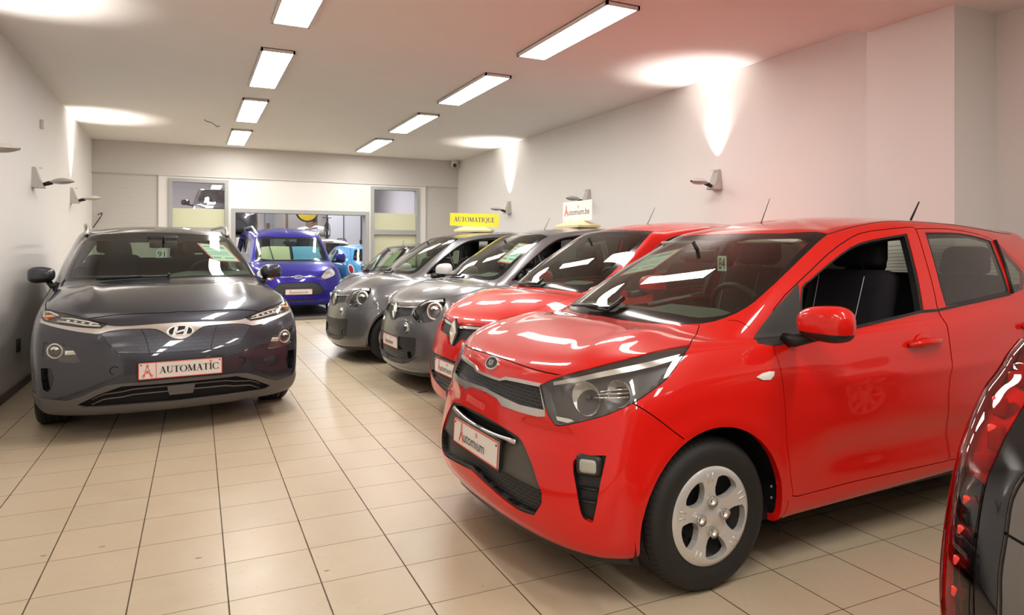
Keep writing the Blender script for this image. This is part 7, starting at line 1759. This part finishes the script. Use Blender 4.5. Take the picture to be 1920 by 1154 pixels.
M['redlens'] = glass('red_lamp_lens_clear', (0.62, 0.02, 0.025)); M['smokelens'] = glass('smoked_lamp_lens', (0.30, 0.12, 0.11)); M['tailin'] = mat('lamp_back', (0.55, 0.05, 0.05), 0.25, 0.5)
M['shade_y'] = mat('yellow_shade', (0.90, 0.74, 0.48), 0.6); M['shade_b'] = mat('blue_shade', (0.20, 0.48, 0.80), 0.6)

build_room()

# ceiling lamps: two rows in view, with more added behind the viewer
row = ['nearest', 'second nearest', 'third nearest', 'farthest']
for x, ys, side in ((0.745, (4.90, 7.18, 9.40, 11.68), 'left'), (2.905, (4.88, 7.10, 9.33, 11.57), 'right')):
    for y, nm in zip(ys, row):
        panel_lamp(x, y, '%s lit ceiling panel of the %s row' % (nm, side), ZC, 'lit ceiling panels')
for x, side in ((0.745, 'left'), (2.905, 'right')):  # unseen panels continuing both rows, added to supply more light
    for k, y in enumerate((0.4, -1.85, -4.1)):
        panel_lamp(x, y, 'unseen lit ceiling panel added to the %s row behind the viewer, %s' % (side, ('first', 'second', 'third')[k]), 2.95, 'lit ceiling panels')
for k, (y, lit) in enumerate(((5.75, True), (8.25, False), (10.72, True))):
    wall_lamp(XL, y, 1, lit, ('grey wall lamp cut by the left picture edge', 'unlit grey wall lamp in the middle of the left wall', 'grey wall lamp on the left wall washing the corner above it with light')[k])
for k, (y, lit) in enumerate(((5.425, True), (7.943, False), (10.475, True))):
    wall_lamp(XR, y, -1, lit, ('grey wall lamp on the right wall above the red cars with a bright beam above', 'unlit grey wall lamp on the right wall behind the white roof sign', 'grey wall lamp on the right wall beside the yellow roof sign, beam above it')[k])
for k, (x, y) in enumerate(((0.2, 15.5), (3.6, 15.5), (0.2, 19.5), (3.6, 19.5), (0.2, 24), (4.5, 24))):
    o = empty('workshop_light', (x, y, 4.15), 0, 'long white tube lamp on the workshop ceiling, %s' % ('front left', 'front right', 'middle left', 'middle right', 'rear left', 'rear right')[k], 'ceiling light', 'workshop tubes')
    b = MB(); b.box(-.14, .14, -.8, .8, 0, .05); b.build('lamp_body', 'panelrim', o); b = MB(); b.box(-.11, .11, -.77, .77, -.03, -0.001); b.build('lamp_tube', 'shoplight', o)
for k, y in enumerate((3.23, 0.71, -1.81)): wall_lamp(XL, y, 1, True, 'unseen grey wall lamp added on the left wall out of view, %s' % ('first', 'second', 'third')[k])  # unseen lamps, added to brighten the ceiling near the camera
# camera dome, sensor, hook
o = empty('security_camera', (4.88, 12.82, 3.025), 0, 'small white dome camera in the back right corner', 'security camera')
b = MB(); b.lathe([(0.0, .095), (0.065, .095), (0.065, .06), (0.075, .0), (0.055, -.05), (0.0, -.06)], 20, 'z'); b.build('camera_housing', 'panelrim', o); b = MB(); b.rbox((-.02, -.062, -.02), (.07, .035, .07), .01, 2); b.build('camera_lens', 'gloss_black', o)
b = MB(); b.rbox((XL + .02, 8.65, 2.635), (.04, .07, .095), .008, 2); tag(b.build('wall_sensor', 'panelrim'), 'small pale sensor box high on the left wall', 'sensor')
b = MB(); b.tube([(.21, 10.35, 3.12), (.24, 10.36, 3.10), (.31, 10.36, 3.085), (.34, 10.2, 3.03), (.37, 10.1, 2.99), (.40, 10.15, 3.01), (.42, 10.3, 3.03)], 0.005, 5); tag(b.build('ceiling_wire', 'steel'), 'bent wire end hanging from the ceiling', 'wire')
b = MB(); P = [(XL + .02 + .13 * math.sin(a), 12.9, 1.66 + .16 * math.sin(a) + 0.05 * a) for a in np.linspace(0, 2.6, 12)]; b.tube(P, .008, 6); tag(b.build('cable_loop', 'ink'), 'black cable loop in the back left corner above the grey crossover', 'cable')
b = MB(); b.rbox((XL + .012, 7.55, .42), (.024, .075, .12), .004, 2); tag(b.build('wall_socket', 'charcoal'), 'dark socket low on the left wall beside the crossover', 'socket')

kia, s_kia = build_kia()
kona, s_kona = build_kona()
twA, s_tw = build_twingo()
twB = copy_tree(twA)
twB.location = (1.567, 8.33, 0); twB['label'] = 'grey city car with a white mirror cap and the yellow sign on its roof'
# the nearer twin has a plate, grey mirrors ; the farther one a bare bumper and white caps
plate(twA, (-0.004, -0.02, 0.425), 0.46, 0.108)
for sg in (-1, 1): folded_mirror(twA, (1.18, 0.815, 1.045), (0.11, 0.06, 0.07), 'grey', sg)
door_mirror(twB, (1.12, 0.94, 1.06), (0.09, 0.14, 0.080), 'wpaint', (1.04, 0.76, 0.985), sides=(-1,)); folded_mirror(twB, (1.18, 0.815, 1.045), (0.11, 0.06, 0.07), 'wpaint', 1)
antenna(twA, (1.72, 0.0, 1.525), (1.785, 0.0, 1.645), 0.0024)
clio, s_clio = build_clio()
ford, s_ford = build_ford()
dark, s_dark = build_dark()
fiat, s_fiat = build_fiat()
white, s_white = build_white()
lifted, s_lift = build_lifted()
rearcar, s_rear = build_rearcar()

# things in and on the cars
sheet_on(kona, s_kona, [(1.622, -.316, 1.366), (1.723, -.567, 1.351), (1.401, -.599, 1.196), (1.305, -.35, 1.208)], -1, 'red-edged price sheet behind the windscreen of the slate grey crossover')
sheet_on(kia, s_kia, [(1.30, .45, 1.29), (1.346, .17, 1.321), (1.09, .14, 1.19), (1.06, .40, 1.165)], 1, 'red-edged price sheet behind the windscreen of the foreground red hatchback')
sheet_on(twA, s_tw, [(1.246, -.301, 1.373), (1.301, -.507, 1.363), (1.028, -.577, 1.165), (.968, -.367, 1.191)], -1, 'red-edged price sheet behind the windscreen of the grey car under the white roof sign')
number_card(kona, (1.50, 0.026, 1.259), 0.08, 0.066, '91', 'white card with the number 91 hanging behind the crossover windscreen')
number_card(kia, (1.27, -0.185, 1.226), 0.06, 0.075, '84', 'white card with the number 84 hanging behind the foreground red car windscreen')
sheet_on(dark, s_dark, [(.78, .47, 1.20), (.74, .16, 1.21), (.59, .20, 1.06), (.63, .54, 1.05)], 1, 'red-edged price sheet in the windscreen of the dark compact car')
T = dark.matrix_basis
b = MB(); b.prism([(-.10, -.13), (.10, -.13), (.10, .13), (-.10, .13)], -.001, 0, T @ frame(s_dark.on((.62, .02, 1.09), -.012), (.05, -1, .35), (.6, .25, .9))); tag(b.build('paper_sheet', 'paper'), 'plain white paper leaning in the windscreen of the dark compact car', 'paper')
roof_sign((3.45, 8.33, 1.535), R(58), 'yellow AUTOMATIQUE sign board on a cream foot on a grey car roof', 0.66, 0.17, 'AUTOMATIQUE', 'yellow', R(-2.0))
roof_sign((3.87, 6.39, 1.537), R(1), 'white printed sign board on a cream foot on the nearer grey car roof', 0.60, 0.22, 'Automium.be', 'white')
# sun shade in the blue van
o = empty('sun_shade', (1.93, 13.45, 0), R(90), 'yellow and blue reflective sun shade standing behind the van windscreen', 'sun shade')
def glass_pt(y, t):
    a = Vector((0.80 + .16 * (abs(y) / .62) ** 2.2, abs(y), 1.095)); c = Vector((1.17 + .12 * (abs(y) / .58) ** 2, abs(y) * .93, 1.405 - .10 * (abs(y) / .6) ** 3))
    p = s_ford.on(a + (c - a) * t, -0.05); return Vector((p.x, math.copysign(p.y, y) if abs(y) > 1e-6 else 0.0, p.z))
def shade(y0, y1, m, nm):
    b = MB(); V = []; n = 12
    for i in range(n + 1):
        for k in range(7): q = glass_pt(y0 + (y1 - y0) * i / n, k / 6); V.append((q.x + .006 * math.sin(k * 2.1), q.y, q.z))
    b.add(V, [(i * 7 + k, i * 7 + k + 1, i * 7 + 8 + k, i * 7 + 7 + k) for i in range(n) for k in range(6)], 0, True); p = b.build(nm, m, o); p['label'] = nm.replace('_', ' ')
shade(-0.03, -0.60, 'shade_b', 'blue_half'); shade(0.03, 0.60, 'shade_y', 'yellow_half')
b = MB()
for y0, y1 in ((0.0, 0.015), (.36, .44)): b.tube([glass_pt(y0 + (y1 - y0) * t, t) - Vector((.012, 0, 0)) for t in (0, .5, 1)], .010, 5)
b.build('shade_ribs', 'ink', o)

# workshop things
o = empty('car_lift', (0.86, 20.2, 1.60), 0, 'dark lift platform under the raised black car', 'car lift')
b = MB(); b.box(-.55, .55, -1.2, 1.2, 0, .10); b.build('platform', 'charcoal', o); b = MB(); b.box(-.12, .12, -.12, .12, -1.6, 0); b.build('lift_column', 'charcoal', o)
o = empty('workbench', (1.2, 18.35, 0), 0, 'brown bench under the carton and engine parts', 'bench')
b = MB(); b.box(-.45, .45, -.28, .28, 1.10, 1.15); b.build('bench_top', 'brown', o)
for x in (-.4, .4):
    for y in (-.24, .24): b = MB(); b.box(x - .03, x + .03, y - .03, y + .03, 0, 1.10); b.build('leg', 'brown', o)
b = MB(); b.rbox((1.27, 18.3, 1.255), (.34, .30, .20), .03, 3); b.sphere((1.18, 18.13, 1.27), (.07, .05, .07), 12, 8); b.sphere((1.34, 18.13, 1.25), (.06, .05, .06), 12, 8); b.tube([(1.12, 18.13, 1.19), (1.24, 18.10, 1.30), (1.40, 18.14, 1.21)], .022, 8); tag(b.build('engine_part', 'wool'), 'grey metal engine part below the pale carton', 'engine part')
b = MB(); b.rbox((1.24, 18.32, 1.50), (.28, .28, .28), .012, 2); tag(b.build('carton', 'card'), 'pale carton stacked on the engine part beside the blue van', 'carton')
b = MB(); b.rbox((1.18, 18.32, 1.662), (.5, .34, .04), .01, 2); tag(b.build('dark_tray', 'ink'), 'dark tray lying on top of the pale carton', 'tray')
o = empty('hose_reel', (3.56, 23.0, 2.60), 0, 'yellow reel with a black rim hanging in the workshop', 'hose reel')
b = MB(); b.lathe([(.33, -.07), (.37, -.05), (.37, .05), (.33, .07)], 32, 'y'); b.build('reel_rim', 'ink', o); b = MB(); b.lathe([(0, -.08), (.2, -.09), (.33, -.065)][::-1], 32, 'y'); b.build('reel_disc', 'yel2', o)
b = MB(); b.tube([(0, 0, .34), (0, 0, 1.61)], .03, 6); b.build('reel_hanger', 'ink', o)
b = MB(); b.box(3.13, 3.21, 24.9, 24.98, 0, 4.2); tag(b.build('steel_post', 'brown'), 'dark steel post in the workshop behind the van', 'post')
o = empty('locker', (2.87, 27.75, 0), 0, 'narrow grey locker against the workshop back wall', 'locker'); b = MB(); b.box(-.16, .16, -.2, .2, 0, 3.3); b.build('locker_body', 'wool', o); b = MB(); b.box(-.13, .0, -.215, -.2, 0, 2.35); b.build('locker_door', 'brown', o)
o = empty('peg_board', (4.14, 25.7, 0), 0, 'brown board on a stand with work clothes hung on it', 'board'); b = MB(); b.box(-.20, .22, 0, .04, 1.7, 3.4); b.build('board', 'brown', o)
for x in (-.16, .18): b = MB(); b.box(x - .02, x + .02, 0, .04, 0, 1.7); b.build('stand_leg', 'brown', o)
b = MB(); b.rbox((4.04, 25.648, 2.66), (.13, .10, .46), .04, 2); tag(b.build('jacket', 'yel2'), 'yellow jacket hanging on the brown board', 'jacket')
b = MB(); b.rbox((4.24, 25.648, 2.66), (.18, .10, .52), .04, 2); tag(b.build('jacket', 'cloth'), 'dark blue jacket hanging on the brown board', 'jacket')
o = empty('storage_shelf', (3.95, 24.3, 0), 0, 'brown shelf carrying the white sacks', 'shelf')
b = MB(); b.box(-.55, .55, -.3, .3, 1.78, 1.84); b.build('shelf_board', 'brown', o)
for x in (-.5, .5): b = MB(); b.box(x - .03, x + .03, -.03, .03, 0, 1.78); b.build('leg', 'brown', o)
for k, (x, r, lb) in enumerate(((3.63, .185, 'pinkish white sack, left of the two on the shelf'), (4.13, .215, 'white sack beside the bicycle on the shelf'))):
    b = MB(); b.sphere((x, 24.3, 1.84 + r * .72), (r * 1.15, .24, r * .74), 18, 12, 0, .75)
    for i, p in enumerate(b.v): b.v[i] = (p[0] + .012 * math.sin(17 * p[2] + 3 * p[1]), p[1], max(1.842, p[2] + .014 * math.sin(19 * p[0])))
    tag(b.build('sack', 'sack'), lb, 'sack')
o = empty('bicycle', (4.30, 23.2, 1.70), 0, 'black bicycle hung up at the end of the shelf', 'bicycle')
b = MB()
for y in (0, .6): b.lathe([(.23, -.012), (.25, 0), (.23, .012)][::-1], 24, 'x', (0, y, .25))
b.build('bicycle_wheels', 'ink', o); b = MB(); b.tube([(0, 0, .25), (0, .16, .58), (0, .48, .56), (0, .6, .25)], .016, 6); b.tube([(0, .16, .58), (0, .32, .25), (0, .48, .56)], .016, 6); b.tube([(-.18, .14, .70), (.12, .14, .70)], .013, 6); b.tube([(0, .16, .58), (0, .14, .70)], .013, 6); b.build('bicycle_frame', 'ink', o)
b = MB(); b.box(-.03, .03, .27, .33, -0.14, .24); b.build('stand', 'ink', o)
o = empty('sliding_door', (4.68, 25.6, 0), 0, 'tall grey sliding door on the right side of the workshop', 'door')
b = MB(); b.box(.03, .60, 0, .06, 0, 3.9); b.build('door_leaf', 'door', o); b = MB(); b.box(.63, 1.26, .02, .08, 0, 3.9); b.build('door_leaf', 'door', o); b = MB(); b.box(-.01, .03, -.02, .08, 0, 3.9); b.box(.60, .63, -.005, .05, 0, 3.9); b.build('door_edge', 'steel', o)
b = MB(); b.tube([(5.81, 25.0, 4.2), (5.81, 25.0, 1.75), (5.80, 25.0, 1.6)], .022, 6); b.sphere((5.80, 25.0, 1.62), (.05, .05, .10), 10, 6); tag(b.build('hanging_cable', 'ink'), 'black cable with a control box hanging from the workshop ceiling by the grey door', 'cable')
for (x, y), lb in (((1.926, 5.881), 'small dark slot in the floor tiles before the nearer grey car'), ((1.952, 12.475), 'small dark slot in the floor tiles before the blue van')):
    b = MB(); b.box(x - .045, x + .045, y - .012, y + .012, 0.0, 0.003); tag(b.build('floor_slot', 'ink'), lb, 'floor slot')
